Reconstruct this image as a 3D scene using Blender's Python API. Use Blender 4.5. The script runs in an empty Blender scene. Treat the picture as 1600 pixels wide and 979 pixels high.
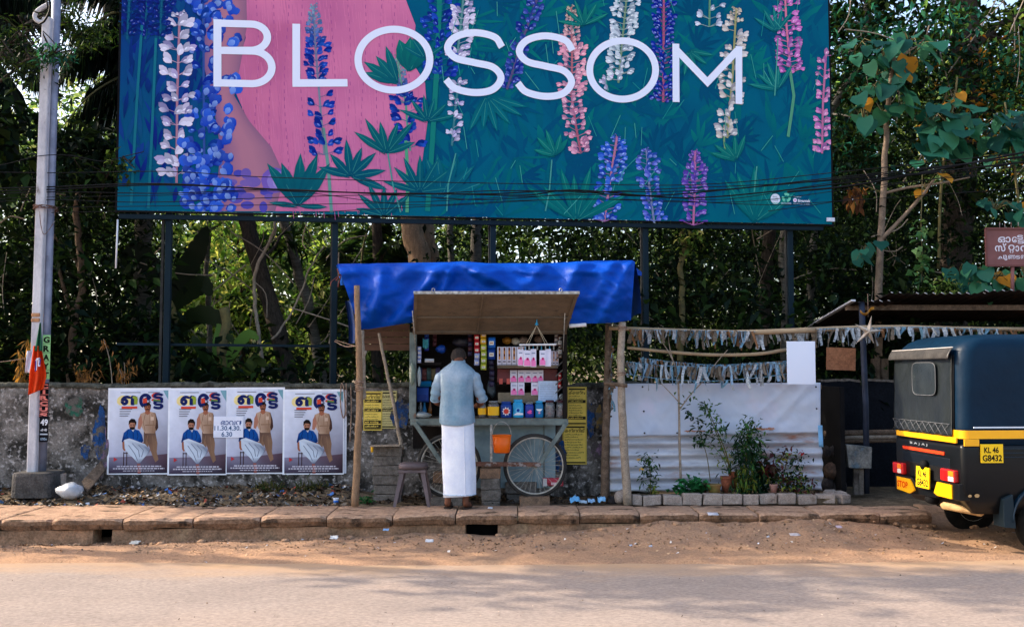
import bpy, bmesh, math, random
import numpy as np
from mathutils import Vector, Matrix, noise as mnoise
R = math.radians
PI = math.pi
rng = random.Random(7)
SC = bpy.context.scene
COL = SC.collection

# ------------------------------------------------------------------ camera
CAM_Z = 1.65
PITCH = R(3.33)
F = 1555.0
cam_d = bpy.data.cameras.new('camera')
cam_d.sensor_width = 36.0
cam_d.lens = 36.0 * F / 1600.0
cam_d.clip_start = 0.1
cam_d.clip_end = 2000
cam = bpy.data.objects.new('camera', cam_d)
cam.location = (0, 0, CAM_Z)
cam.rotation_euler = (R(90) + PITCH, 0, 0)
COL.objects.link(cam)
SC.camera = cam
SC.render.resolution_x, SC.render.resolution_y = 1024, 626

# ------------------------------------------------------------------ sky, sun, exposure
SUN_EL, SUN_AZ = R(33), R(-78)          # azimuth measured from +Y towards +X
w = bpy.data.worlds.new('World')
SC.world = w
w.use_nodes = True
nt = w.node_tree
bg = nt.nodes['Background']
sky = nt.nodes.new('ShaderNodeTexSky')
sky.sky_type = 'NISHITA'
sky.sun_disc = False
sky.sun_elevation = SUN_EL
sky.sun_rotation = SUN_AZ
sky.air_density = 1.0
sky.dust_density = 3.5
sky.ozone_density = 0.6
nt.links.new(sky.outputs[0], bg.inputs[0])
bg.inputs[1].default_value = 0.15
sun_d = bpy.data.lights.new('sun', 'SUN')
sun_d.energy = 2.5
sun_d.angle = R(0.5)
sun_d.color = (1.0, 0.86, 0.68)
sun = bpy.data.objects.new('sun', sun_d)
to_sun = Vector((math.sin(SUN_AZ) * math.cos(SUN_EL), math.cos(SUN_AZ) * math.cos(SUN_EL), math.sin(SUN_EL)))
sun.rotation_euler = to_sun.to_track_quat('Z', 'Y').to_euler()
sun.location = to_sun * 60
COL.objects.link(sun)
SC.view_settings.view_transform = 'Standard'
SC.view_settings.look = 'None'
SC.view_settings.gamma = 1.0
SC.view_settings.use_curve_mapping = False
SC.view_settings.exposure = 1.72

# ------------------------------------------------------------------ measuring
CP, SP = math.cos(PITCH), math.sin(PITCH)
def ray(px, py):
    x, y = (px - 800) / F, (489.5 - py) / F
    return Vector((x, CP - y * SP, SP + y * CP))
def at(px, py, Y):
    d = ray(px, py)
    return Vector((0, 0, CAM_Z)) + d * (Y / d.y)
def on_plane(px, py, p, n):
    d = ray(px, py)
    o = Vector((0, 0, CAM_Z))
    return o + d * ((p - o).dot(n) / d.dot(n))
def m(px, Y): return px * Y / F

# ------------------------------------------------------------------ colour and materials
def lin(c):
    if isinstance(c, str):
        c = tuple(int(c[i:i + 2], 16) for i in (0, 2, 4))
    return tuple(((v / 255) / 12.92 if v / 255 <= 0.04045 else ((v / 255 + 0.055) / 1.055) ** 2.4) for v in c[:3])
def g(*c): return lin(c)
MATS = {}
def mat(name, c1, c2=None, scale=6.0, rough=0.8, bump=0.0, bscale=40.0, c3=None, s3=2.0, t3=(0.55, 0.7),
        metal=0.0, spec=0.3, stretch=(1, 1, 1), attr=False, translucent=0.0, alpha=None, transmission=0.0, detail=6, contrast=(0.35, 0.65), coat=0.0, grain=None):
    mt = bpy.data.materials.new(name)
    mt.use_nodes = True
    N, L = mt.node_tree.nodes, mt.node_tree.links
    b = N['Principled BSDF']
    b.inputs['Roughness'].default_value = rough
    b.inputs['Metallic'].default_value = metal
    b.inputs['Specular IOR Level'].default_value = spec
    b.inputs['Coat Weight'].default_value = coat
    b.inputs['Coat Roughness'].default_value = 0.15
    b.inputs['Transmission Weight'].default_value = transmission
    tc = N.new('ShaderNodeTexCoord')
    oi = N.new('ShaderNodeObjectInfo')
    vm = N.new('ShaderNodeVectorMath'); vm.operation = 'MULTIPLY_ADD'
    cx = N.new('ShaderNodeCombineXYZ')
    for i in range(3): L.new(oi.outputs['Random'], cx.inputs[i])
    L.new(cx.outputs[0], vm.inputs[0]); vm.inputs[1].default_value = (13, 29, 7)
    L.new(tc.outputs['Object'], vm.inputs[2])
    mp = N.new('ShaderNodeMapping'); mp.inputs['Scale'].default_value = stretch
    L.new(vm.outputs[0], mp.inputs[0])
    def noise(sc, det=detail, rgh=0.6):
        n = N.new('ShaderNodeTexNoise')
        n.inputs['Scale'].default_value = sc; n.inputs['Detail'].default_value = det; n.inputs['Roughness'].default_value = rgh
        L.new(mp.outputs[0], n.inputs['Vector'])
        return n
    def ramp(src, a, z):
        r = N.new('ShaderNodeMapRange'); r.inputs[1].default_value = a; r.inputs[2].default_value = z
        L.new(src, r.inputs[0]); return r.outputs[0]
    def mix(f, a, z, mode='MIX'):
        x = N.new('ShaderNodeMix'); x.data_type = 'RGBA'; x.blend_type = mode
        if hasattr(f, 'links') or hasattr(f, 'node'): L.new(f, x.inputs[0])
        else: x.inputs[0].default_value = f
        for s, i in ((a, 6), (z, 7)):
            if isinstance(s, tuple): x.inputs[i].default_value = (*s[:3], 1)
            else: L.new(s, x.inputs[i])
        return x.outputs[2]
    colour = None
    if attr:
        a = N.new('ShaderNodeAttribute'); a.attribute_name = 'Col'
        colour = a.outputs['Color']
        if c2 is not None:
            colour = mix(ramp(noise(scale).outputs[0], *contrast), colour, mix(1.0, colour, c2, 'MULTIPLY'))
    elif c2 is not None:
        colour = mix(ramp(noise(scale).outputs[0], *contrast), c1, c2)
    if c3 is not None:
        colour = mix(ramp(noise(s3).outputs[0], *t3), colour if colour is not None else c1, c3)
    if grain is None: grain = 0.30 if rough >= 0.88 and not attr else 0.10 if rough >= 0.7 and not attr else 0.0
    if grain:
        gn = N.new('ShaderNodeMapRange'); gn.inputs[1].default_value = 0.3; gn.inputs[2].default_value = 0.7; gn.inputs[3].default_value = 1 - grain * 1.6; gn.inputs[4].default_value = 1 + grain
        L.new(noise(max(45, scale * 6), 4, 0.75).outputs[0], gn.inputs[0])
        gc = N.new('ShaderNodeCombineXYZ')
        for i in range(3): L.new(gn.outputs[0], gc.inputs[i])
        colour = mix(1.0, colour if colour is not None else c1, gc.outputs[0], 'MULTIPLY')
    if colour is None: b.inputs['Base Color'].default_value = (*c1[:3], 1)
    else: L.new(colour, b.inputs['Base Color'])
    if bump:
        bn = N.new('ShaderNodeBump'); bn.inputs['Strength'].default_value = min(1, bump); bn.inputs['Distance'].default_value = 0.02 * max(1, bump)
        L.new(noise(bscale, 5).outputs[0], bn.inputs['Height']); L.new(bn.outputs[0], b.inputs['Normal'])
    if alpha is not None: b.inputs['Alpha'].default_value = alpha
    if translucent:
        out = N['Material Output']
        tr = N.new('ShaderNodeBsdfTranslucent')
        if colour is None: tr.inputs[0].default_value = (*c1[:3], 1)
        else:
            L.new(mix(1.0, colour, (1.08, 1.12, 0.62), 'MULTIPLY'), tr.inputs[0])
        ms = N.new('ShaderNodeMixShader'); ms.inputs[0].default_value = translucent
        L.new(b.outputs[0], ms.inputs[1]); L.new(tr.outputs[0], ms.inputs[2]); L.new(ms.outputs[0], out.inputs[0])
    MATS[name] = mt
    return mt

# ------------------------------------------------------------------ objects
def tag(o, label=None, cat=None, group=None, kind=None):
    for k, v in (('label', label), ('category', cat), ('group', group), ('kind', kind)):
        if v: o[k] = v
    return o
def thing(name, label, cat, loc, group=None, rz=0.0):
    o = bpy.data.objects.new(name, None)
    o.empty_display_size = 0.1
    o.location = loc
    o.rotation_euler = (0, 0, rz)
    COL.objects.link(o)
    return tag(o, label, cat, group)
def wpos(o):
    p = Vector((0, 0, 0))
    while o is not None:
        p += Vector(o.location); o = o.parent
    return p
def children_of(o): return [c for c in COL.objects if c.parent == o]
def copy_tree(o, kids, parent=None):
    c = o.copy(); COL.objects.link(c)
    if parent is not None: c.parent = parent
    for ch in kids.get(o, []): copy_tree(ch, kids, c)
    return c
def kidmap():
    d = {}
    for o in COL.objects:
        if o.parent is not None: d.setdefault(o.parent, []).append(o)
    return d

class MB:
    """collects geometry in world space (or in the parent's own space with local=True) and links it as one mesh object"""
    def __init__(s): s.v, s.f, s.mi, s.c, s.sm = [], [], [], [], []
    def add(s, vs, fs, mi=0, col=None, smooth=False):
        o = len(s.v)
        s.v.extend(Vector(v) for v in vs)
        for f in fs:
            s.f.append([i + o for i in f]); s.mi.append(mi); s.sm.append(smooth)
            s.c.append(col)
        return s
    def box(s, c, size, rot=None, mi=0, jit=0.0, taper=1.0, col=None):
        hx, hy, hz = size[0] / 2, size[1] / 2, size[2] / 2
        vs = []
        for z in (-1, 1):
            k = taper if z > 0 else 1.0
            for x, y in ((-1, -1), (1, -1), (1, 1), (-1, 1)):
                p = Vector((x * hx * k + rng.uniform(-jit, jit), y * hy * k + rng.uniform(-jit, jit), z * hz + rng.uniform(-jit, jit)))
                if rot is not None: p = rot @ p
                vs.append(p + Vector(c))
        return s.add(vs, [(3, 2, 1, 0), (4, 5, 6, 7), (0, 1, 5, 4), (1, 2, 6, 5), (2, 3, 7, 6), (3, 0, 4, 7)], mi, col)
    def bar(s, a, b, w_, h_, up=(0, 0, 1), mi=0):
        a, b = Vector(a), Vector(b)
        d = (b - a); ln = d.length; d.normalize()
        x = d.cross(Vector(up))
        if x.length < 1e-4: x = d.cross(Vector((1, 0, 0)))
        x.normalize(); u = x.cross(d)
        rot = Matrix((x, d, u)).transposed()
        return s.box((a + b) / 2, (w_, ln, h_), rot, mi)
    def tube(s, pts, rad, n=8, mi=0, cap=True, closed=False, smooth=True):
        pts = [Vector(p) for p in pts]
        if not hasattr(rad, '__len__'): rad = [rad] * len(pts)
        k = len(pts); vs = []; prev = None
        for i, p in enumerate(pts):
            if closed: d = pts[(i + 1) % k] - pts[i - 1]
            else: d = pts[min(i + 1, k - 1)] - pts[max(i - 1, 0)]
            if d.length < 1e-9: d = Vector((0, 0, 1))
            d.normalize()
            if prev is None:
                x = d.cross(Vector((0, 0, 1)))
                if x.length < 1e-3: x = d.cross(Vector((1, 0, 0)))
            else: x = prev - d * prev.dot(d)
            x.normalize(); prev = x; y = d.cross(x)
            for j in range(n):
                a = 2 * PI * j / n
                vs.append(p + (x * math.cos(a) + y * math.sin(a)) * rad[i])
        fs = []
        for i in range(k if closed else k - 1):
            for j in range(n):
                i2 = (i + 1) % k
                fs.append((i * n + j, i * n + (j + 1) % n, i2 * n + (j + 1) % n, i2 * n + j))
        if cap and not closed:
            fs.append(tuple(range(n))[::-1]); fs.append(tuple((k - 1) * n + j for j in range(n)))
        return s.add(vs, fs, mi, None, smooth)
    def lathe(s, prof, n=16, c=(0, 0, 0), mi=0, axis='Z', smooth=True, sx=1.0, sy=1.0):
        vs = []; c = Vector(c)
        for r, z in prof:
            for j in range(n):
                a = 2 * PI * j / n
                x, y = r * math.cos(a) * sx, r * math.sin(a) * sy
                vs.append(c + (Vector((x, y, z)) if axis == 'Z' else Vector((x, z, y)) if axis == 'Y' else Vector((z, x, y))))
        fs = []
        for i in range(len(prof) - 1):
            for j in range(n):
                fs.append((i * n + j, i * n + (j + 1) % n, (i + 1) * n + (j + 1) % n, (i + 1) * n + j))
        if prof[0][0] > 1e-6: fs.append(tuple(range(n))[::-1])
        if prof[-1][0] > 1e-6: fs.append(tuple((len(prof) - 1) * n + j for j in range(n)))
        return s.add(vs, fs, mi, None, smooth)
    def grid(s, fn, nu, nv, mi=0, smooth=True):
        vs = [fn(i / nu, j / nv) for j in range(nv + 1) for i in range(nu + 1)]
        fs = [(j * (nu + 1) + i, j * (nu + 1) + i + 1, (j + 1) * (nu + 1) + i + 1, (j + 1) * (nu + 1) + i) for j in range(nv) for i in range(nu)]
        return s.add(vs, fs, mi, None, smooth)
    def loft(s, rings, mi=0, cap=True, smooth=True):
        n = len(rings[0]); vs = [p for r in rings for p in r]; fs = []
        for i in range(len(rings) - 1):
            for j in range(n): fs.append((i * n + j, i * n + (j + 1) % n, (i + 1) * n + (j + 1) % n, (i + 1) * n + j))
        if cap: fs.append(tuple(range(n))[::-1]); fs.append(tuple((len(rings) - 1) * n + j for j in range(n)))
        return s.add(vs, fs, mi, None, smooth)
    def prism(s, poly, a, b, mi=0):
        """poly: list of points; extruded by vector a->b offsets"""
        n = len(poly); a, b = Vector(a), Vector(b)
        vs = [Vector(p) + a for p in poly] + [Vector(p) + b for p in poly]
        fs = [tuple(range(n))[::-1], tuple(range(n, 2 * n))] + [(i, (i + 1) % n, n + (i + 1) % n, n + i) for i in range(n)]
        return s.add(vs, fs, mi)
    def build(s, name, mats, parent=None, local=False, bevel=0.0, kind=None, origin=None, thick=0.0):
        if not isinstance(mats, (list, tuple)): mats = [mats]
        if parent is not None: off = Vector((0, 0, 0)) if local else wpos(parent)
        elif origin is not None: off = Vector(origin)
        else:
            xs, ys, zs = [v.x for v in s.v], [v.y for v in s.v], [v.z for v in s.v]
            off = Vector(((min(xs) + max(xs)) / 2, (min(ys) + max(ys)) / 2, min(zs)))
        me = bpy.data.meshes.new(name)
        me.from_pydata([v - off for v in s.v], [], s.f)
        for mm in mats: me.materials.append(mm)
        me.polygons.foreach_set('material_index', s.mi)
        me.polygons.foreach_set('use_smooth', s.sm)
        if any(c is not None for c in s.c):
            ca = me.color_attributes.new('Col', 'FLOAT_COLOR', 'CORNER')
            buf = []
            for f, c in zip(s.f, s.c):
                if c is None: c = (0.5, 0.5, 0.5)
                if hasattr(c[0], '__len__'):
                    for k in range(len(f)): buf.extend((*c[k][:3], 1))
                else: buf.extend((*c[:3], 1) * len(f))
            ca.data.foreach_set('color', buf)
        me.update()
        o = bpy.data.objects.new(name, me)
        COL.objects.link(o)
        if parent is not None: o.parent = parent
        else: o.location = off
        if thick:
            md = o.modifiers.new('solid', 'SOLIDIFY'); md.thickness = thick; md.offset = 0
        if bevel:
            md = o.modifiers.new('bevel', 'BEVEL'); md.width = bevel; md.segments = 2; md.limit_method = 'ANGLE'; md.angle_limit = R(40)
        if kind: o['kind'] = kind
        return o

def ell(n, a, b, c=(0, 0, 0), e=1.0, rot=0.0):
    out = []
    for j in range(n):
        t = 2 * PI * j / n + rot
        ct, st = math.cos(t), math.sin(t)
        out.append(Vector(c) + Vector((a * math.copysign(abs(ct) ** e, ct), b * math.copysign(abs(st) ** e, st), 0)))
    return out
def spline(pts, n=8):
    pts = [Vector(p) for p in pts]; out = []
    P = [2 * pts[0] - pts[1]] + pts + [2 * pts[-1] - pts[-2]]
    for i in range(1, len(P) - 2):
        for k in range(n):
            t = k / n
            out.append(0.5 * ((2 * P[i]) + (P[i + 1] - P[i - 1]) * t + (2 * P[i - 1] - 5 * P[i] + 4 * P[i + 1] - P[i + 2]) * t * t + (3 * P[i] - P[i - 1] - 3 * P[i + 1] + P[i + 2]) * t ** 3))
    out.append(pts[-1])
    return out
def nz(x, y=0.0, z=0.0): return mnoise.noise(Vector((x, y, z)))
def fbm(x, y=0.0, z=0.0): return nz(x, y, z) + 0.5 * nz(2.1 * x, 2.1 * y, 2.1 * z + 5) + 0.25 * nz(4.3 * x, 4.3 * y, 4.3 * z + 9)

class Print:
    """flat print: coloured polygons on one plane, each a hair proud of the one below (origin o, unit vectors u and v, normal n)"""
    def __init__(s, o, u, v, base=0.0006, step=4e-6):
        s.o, s.u, s.v = Vector(o), Vector(u).normalized(), Vector(v).normalized()
        s.n = s.u.cross(s.v).normalized(); s.base, s.step, s.k = base, step, 0
        s.mb = MB()
    def layer(s, h): s.base = h; s.k = 0
    def poly(s, pts, col, mi=0):
        h = s.base + s.k * s.step; s.k += 1
        n = len(pts)
        s.mb.add([s.o + s.u * p[0] + s.v * p[1] + s.n * h for p in pts], [tuple(range(n))], mi, col)
    def stroke(s, pts, width, col, closed=False):
        pts = [Vector((p[0], p[1])) for p in pts]; k = len(pts); L_, R_ = [], []
        for i, p in enumerate(pts):
            d = (pts[(i + 1) % k] - pts[i - 1]) if closed else (pts[min(i + 1, k - 1)] - pts[max(i - 1, 0)])
            d.normalize(); nn = Vector((-d.y, d.x)) * width / 2
            if not closed and 0 < i < k - 1:
                a = (pts[i] - pts[i - 1]).normalized(); c = max(0.5, a.dot(d)); nn = nn / c
            L_.append(p + nn); R_.append(p - nn)
        h = s.base + s.k * s.step; s.k += 1
        vs = [s.o + s.u * p.x + s.v * p.y + s.n * h for p in L_ + R_]
        fs = []
        for i in range(k if closed else k - 1):
            j = (i + 1) % k
            fs.append((k + i, k + j, j, i))
        s.mb.add(vs, fs, 0, col)
    def rect(s, x0, y0, x1, y1, col): s.poly([(x0, y0), (x1, y0), (x1, y1), (x0, y1)], col)
    def disc(s, cx, cy, rx, ry, col, n=14): s.poly([(cx + rx * math.cos(2 * PI * i / n), cy + ry * math.sin(2 * PI * i / n)) for i in range(n)], col)
    def text(s, body, x, y, size, col, w_=None, bold=0.0, centre=False, sx=1.0):
        verts, faces, wid = glyphs(body, bold)
        k = (w_ / wid) if w_ and wid > 0 else size * sx
        h = s.base + s.k * s.step; s.k += 1
        x0 = x - k * wid / 2 if centre else x
        s.mb.add([s.o + s.u * (x0 + p[0] * k) + s.v * (y + p[1] * size) + s.n * h for p in verts], faces, 0, col)
        return k * wid
_gl = {}
def glyphs(body, bold=0.0):
    if (body, bold) in _gl: return _gl[(body, bold)]
    cu = bpy.data.curves.new('letters', 'FONT'); cu.body = body; cu.size = 1.0; cu.offset = bold; cu.resolution_u = 3
    o = bpy.data.objects.new('letters', cu); COL.objects.link(o)
    me = bpy.data.meshes.new_from_object(o.evaluated_get(bpy.context.evaluated_depsgraph_get()))
    vs = [(v.co.x, v.co.y) for v in me.vertices]; fs = [tuple(p.vertices) for p in me.polygons]
    bpy.data.objects.remove(o); bpy.data.curves.remove(cu); bpy.data.meshes.remove(me)
    x0 = min((v[0] for v in vs), default=0); wid = max((v[0] for v in vs), default=0) - x0
    r = ([(x - x0, y) for x, y in vs], fs, wid)
    _gl[(body, bold)] = r
    return r
# ================================================================== materials
PRINT = mat('printed vinyl', (1, 1, 1), attr=True, rough=0.75, spec=0.05, bump=0.12, bscale=1.3)
PAPER = mat('printed paper', (1, 1, 1), attr=True, c2=(0.88, 0.88, 0.88), scale=9, rough=0.8, spec=0.06, bump=0.15, bscale=9)
M_road = mat('dusty asphalt', (0.300, 0.246, 0.214), (0.252, 0.206, 0.182), scale=1.3, rough=0.95, bump=0.35, bscale=150, c3=(0.33, 0.255, 0.21), s3=0.6, t3=(0.45, 0.8), spec=0.05, stretch=(0.6, 1, 1), detail=8, grain=.2)
def dust_road():
    N, L = M_road.node_tree.nodes, M_road.node_tree.links; b = N['Principled BSDF']; src = b.inputs['Base Color'].links[0].from_socket
    tc = N.new('ShaderNodeTexCoord'); sx = N.new('ShaderNodeSeparateXYZ'); L.new(tc.outputs['Object'], sx.inputs[0])
    n1 = N.new('ShaderNodeTexNoise'); n1.inputs['Scale'].default_value = 1.6; n1.inputs['Detail'].default_value = 9; n1.inputs['Roughness'].default_value = .7
    mp = N.new('ShaderNodeMapping'); mp.inputs['Scale'].default_value = (.4, 1, 1); L.new(tc.outputs['Object'], mp.inputs[0]); L.new(mp.outputs[0], n1.inputs['Vector'])
    ad = N.new('ShaderNodeMath'); ad.operation = 'MULTIPLY_ADD'; ad.inputs[1].default_value = 1.9; L.new(n1.outputs[0], ad.inputs[0]); L.new(sx.outputs[1], ad.inputs[2])
    r = N.new('ShaderNodeMapRange'); r.inputs[1].default_value = 9.0; r.inputs[2].default_value = 9.75; r.inputs[4].default_value = .95; L.new(ad.outputs[0], r.inputs[0])
    x = N.new('ShaderNodeMix'); x.data_type = 'RGBA'; L.new(r.outputs[0], x.inputs[0]); L.new(src, x.inputs[6]); x.inputs[7].default_value = (.38, .25, .155, 1); L.new(x.outputs[2], b.inputs['Base Color'])
dust_road()
M_dirt = mat('orange sandy soil', (0.43, 0.258, 0.155), (0.31, 0.19, 0.125), scale=3.6, rough=1.0, bump=0.9, bscale=55, c3=(0.25, 0.165, 0.115), s3=1.6, t3=(0.5, 0.68), spec=0.05, detail=10, grain=.2)
M_soil = mat('dark soil with leaf litter', (0.10, 0.075, 0.05), (0.20, 0.15, 0.10), scale=9, rough=1.0, bump=1.0, bscale=40, c3=(0.05, 0.04, 0.03), s3=3, spec=0.05)
M_slab = mat('worn concrete slab', (0.50, 0.32, 0.215), (0.36, 0.225, 0.15), scale=7, rough=0.95, bump=0.9, bscale=60, c3=(0.09, 0.06, 0.04), s3=6, t3=(0.55, 0.66), spec=0.1, stretch=(.7, 1, 1.6))
M_drain = mat('stained drain wall', (0.40, 0.23, 0.135), (0.17, 0.105, 0.065), scale=6, rough=1.0, bump=0.9, bscale=45, c3=(0.33, 0.22, 0.13), s3=4, spec=0.05)
M_wall = mat('mossy rendered wall', (0.22, 0.20, 0.185), (0.032, 0.03, 0.027), scale=4.5, rough=0.95, bump=0.9, bscale=30, contrast=(0.40, 0.60), c3=(0.46, 0.43, 0.42), s3=19, t3=(0.54, 0.66), spec=0.1, detail=10)
M_cap = mat('black mossy wall top', (0.035, 0.035, 0.03), (0.12, 0.12, 0.10), scale=12, rough=1.0, bump=0.9, bscale=40, spec=0.05)
M_block = mat('porous concrete block', (0.23, 0.205, 0.185), (0.13, 0.115, 0.10), scale=22, rough=1.0, bump=1.0, bscale=90, c3=(0.07, 0.06, 0.055), s3=6, spec=0.05)
M_later = mat('brown laterite brick', (0.32, 0.20, 0.13), (0.18, 0.12, 0.085), scale=20, rough=1.0, bump=1.0, bscale=80, spec=0.05)
M_edge = mat('pale edging brick', (0.46, 0.38, 0.33), (0.34, 0.27, 0.23), scale=14, rough=1.0, bump=0.8, bscale=80, c3=(0.2, 0.15, 0.12), s3=7, t3=(0.6, 0.75), spec=0.05)
M_wood = mat('weathered pole wood', (0.36, 0.23, 0.14), (0.22, 0.14, 0.085), scale=5, rough=0.9, bump=0.8, bscale=30, c3=(0.10, 0.065, 0.045), s3=9, t3=(0.6, 0.7), stretch=(5, 5, 0.7), spec=0.15)
M_wood2 = mat('grey bark pole', (0.40, 0.33, 0.26), (0.25, 0.2, 0.155), scale=18, rough=0.95, bump=0.7, bscale=60, spec=0.1)
M_wood3 = mat('dark rough trunk', (0.10, 0.07, 0.05), (0.20, 0.14, 0.10), scale=14, rough=0.95, bump=0.9, bscale=50, spec=0.1)
M_bamboo = mat('dry bamboo', (0.40, 0.29, 0.18), (0.28, 0.20, 0.125), scale=4, rough=0.7, bump=0.3, bscale=25, stretch=(1, 6, 6), spec=0.2)
M_bark = mat('dark bark', (0.075, 0.06, 0.048), (0.035, 0.03, 0.026), scale=12, rough=1.0, bump=1.0, bscale=30, stretch=(3, 3, 0.8), spec=0.05)
M_bark2 = mat('tan bark', (0.42, 0.28, 0.18), (0.27, 0.18, 0.115), scale=9, rough=0.95, bump=0.8, bscale=30, stretch=(3, 3, 0.8), spec=0.05)
M_bark3 = mat('grey palm bark', (0.17, 0.16, 0.14), (0.08, 0.075, 0.065), scale=9, rough=0.95, bump=0.9, bscale=20, stretch=(0.6, 0.6, 5), spec=0.05)
M_steel = mat('dark blue painted steel', (0.0035, 0.013, 0.022), (0.006, 0.018, 0.028), scale=3, rough=0.6, bump=0.1, spec=0.12)
M_black = mat('matt black', (0.005, 0.005, 0.006), (0.009, 0.009, 0.01), scale=5, rough=0.8, spec=0.1)
M_cable = mat('black cable sheath', (0.004, 0.004, 0.005), rough=0.6, spec=0.15)
M_leaf = mat('leaf', (1, 1, 1), attr=True, rough=0.55, spec=0.15, translucent=0.35)
M_leafd = mat('dark leaf', (1, 1, 1), attr=True, rough=0.65, spec=0.05, translucent=0.25)
M_leafy = mat('sunny leaf', (1, 1, 1), attr=True, rough=0.5, spec=0.2, translucent=0.5)

# ================================================================== ground, road, shoulder, pavement
b = MB()
b.add([(-300, -60, -0.035), (300, -60, -0.035), (300, 10.4, -0.035), (-300, 10.4, -0.035)], [(0, 1, 2, 3)])
tag(b.build('ground', M_dirt, origin=(0, 0, 0)), kind='structure')
b = MB()
b.grid(lambda u, v: Vector((-60 + 120 * u, -30 + 39.2 * v, 0.0)), 60, 20)
tag(b.build('road', M_road, origin=(0, 0, 0)), kind='structure')

def shoulder_h(x, y):
    yy = y; y = min(y, 9.99)
    t = (y - 8.62) / 1.4
    edge = 8.62 + 0.16 * fbm(x * 0.45, 3.1) + 0.04 * nz(x * 2.6, 8)
    if x > 2.5: edge += 0.30 * min(1, (x - 2.5) / 2.5)
    d = y - edge
    h = -0.03 + 0.045 * max(0, min(1, (d + 0.15) / 0.3))
    tt = max(0.0, min(1.0, d / 1.2))
    h += (0.004 if x < 0 else 0.004 + 0.03 * min(1, x)) * tt + 0.018 * tt * fbm(x * 1.3, y * 1.3) + 0.014 * tt * nz(x * 5, y * 7, 2) + 0.010 * nz(x * 13, y * 13) * tt + .006 * nz(x * 27, y * 27) * tt - .018 * tt * max(0, nz(x * 3.1, y * 2.2, 8) - .25)
    if y > 9.2: h += 0.085 * max(0, min(1, (x - 0.0) / 1.6)) * ((y - 9.2) / 0.8) ** 1.5 * (1 if x < 3.6 else max(0.25, 1 - (x - 3.6) / 0.9))
    if yy > 10: h += .17 * min(1, (yy - 10) / .5) ** 2 if x > 4.25 else -.12 * min(1, (yy - 10) / .1)
    h += 0.065 * math.exp(-((x - 2.95) / 0.75) ** 2 - ((y - 9.8) / 0.42) ** 2)
    h += 0.05 * math.exp(-((x - 1.5) / 0.5) ** 2 - ((y - 9.85) / 0.25) ** 2) + 0.05 * math.exp(-((x + 0.9) / 0.7) ** 2 - ((y - 9.95) / 0.15) ** 2)
    return h
b = MB()
b.grid(lambda u, v: Vector((-9 + 18 * u, 8.2 + 2.5 * v, shoulder_h(-9 + 18 * u, 8.2 + 2.5 * v))), 560, 110)
tag(b.build('dirt_shoulder', M_dirt, origin=(0, 0, 0)), kind='structure')

GZ = 0.235
def verge_h(x, y):
    h = GZ - 0.012 + 0.012 * fbm(x * 1.5, y * 1.5)
    if y < 10.5: h -= .03
    if x < -1.2 and y < 11.6:      # litter heap against the wall
        k = min(1, (-1.2 - x) / 0.6)
        h += k * 0.10 * max(0, min(1, (y - 10.55) / 0.8)) * (1 + 0.6 * fbm(x * 2.2, y * 2.2))
    if y > 14: h += 0.03 * (y - 14) + 0.15 * fbm(x * 0.2, y * 0.2)
    return h
b = MB()
def verge(u, v):
    x = -14 + 28 * u; y = 10.16 + 14 * v * v + (.32 * min(1, max(0, (x - 4.0) / .35)) * (1 - v) ** 6 if x > 4 else 0)
    return Vector((x, y, verge_h(x, y)))
b.grid(verge, 180, 60)
vg = b.build('verge', M_soil, origin=(0, 0, 0)); tag(vg, kind='structure')
b = MB()
b.grid(lambda u, v: Vector((-220 + 440 * u, 22 + 300 * v, 0.3 + 4 * v)), 20, 20)
tag(b.build('forest_floor', M_soil, origin=(0, 0, 0)), kind='structure')

# pavement: concrete slabs over a drain wall
PY0 = 9.97
pave = thing('pavement', None, None, (0, PY0, 0.0)); pave['kind'] = 'structure'
joints = [-470, -372, -274, -176, -78, 15, 42, 118, 219, 320, 419, 518, 617, 713, 809, 905, 998, 1090, 1182, 1275, 1370, 1452]
jx = [(j - 800) / F * PY0 for j in joints]
M_slabf = mat('dark stained slab edge', (0.30, 0.175, 0.105), (0.13, 0.08, 0.052), scale=7, rough=1, bump=.9, bscale=45, c3=(0.035, 0.026, 0.02), s3=6, t3=(.54, .66), spec=.05)  # slab fronts and undersides: darker brown than the tops, with black stains
def kerb_y(x): return PY0 + .096 * min(0, x) + .012 * fbm(x * 3, 1)
for i in range(len(jx) - 1):
    x0, x1 = jx[i] + 0.006, jx[i + 1] - 0.006
    n = 10
    tilt, dz, dy = rng.uniform(-0.012, 0.012), rng.uniform(-0.008, 0.008), rng.uniform(-0.025, 0.02)
    top_, fr_ = MB(), MB(); R1, R2 = [], []
    for k in range(n + 1):
        x = x0 + (x1 - x0) * k / n; e = k in (0, n)
        f = kerb_y(x) + dy + (0.014 if e else 0)
        top = 0.245 + dz + tilt * (k / n - 0.5) + 0.004 * nz(x * 5) - (.005 if e else 0)
        bot = 0.140 + dz + 0.014 * nz(x * 4, 5) + .03 * max(0, nz(x * 1.7, 31))
        c = 0.016 + 0.010 * nz(x * 6, 3) + .06 * max(0, nz(x * 2.3, 12) - .3) + (.014 if e else 0)
        R1.append([Vector((x, f + 0.02, bot)), Vector((x, f - 0.006 + .01 * nz(x * 7, 2), (top + bot) / 2)), Vector((x, f, top - c)), Vector((x, f + c, top)), Vector((x, f + 0.30, top + 0.003)), Vector((x, 10.53, top + 0.002)), Vector((x, 10.54, bot))])
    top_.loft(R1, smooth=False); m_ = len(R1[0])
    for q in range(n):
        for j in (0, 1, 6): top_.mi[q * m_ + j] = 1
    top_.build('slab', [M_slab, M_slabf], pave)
bw = MB()
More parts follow.
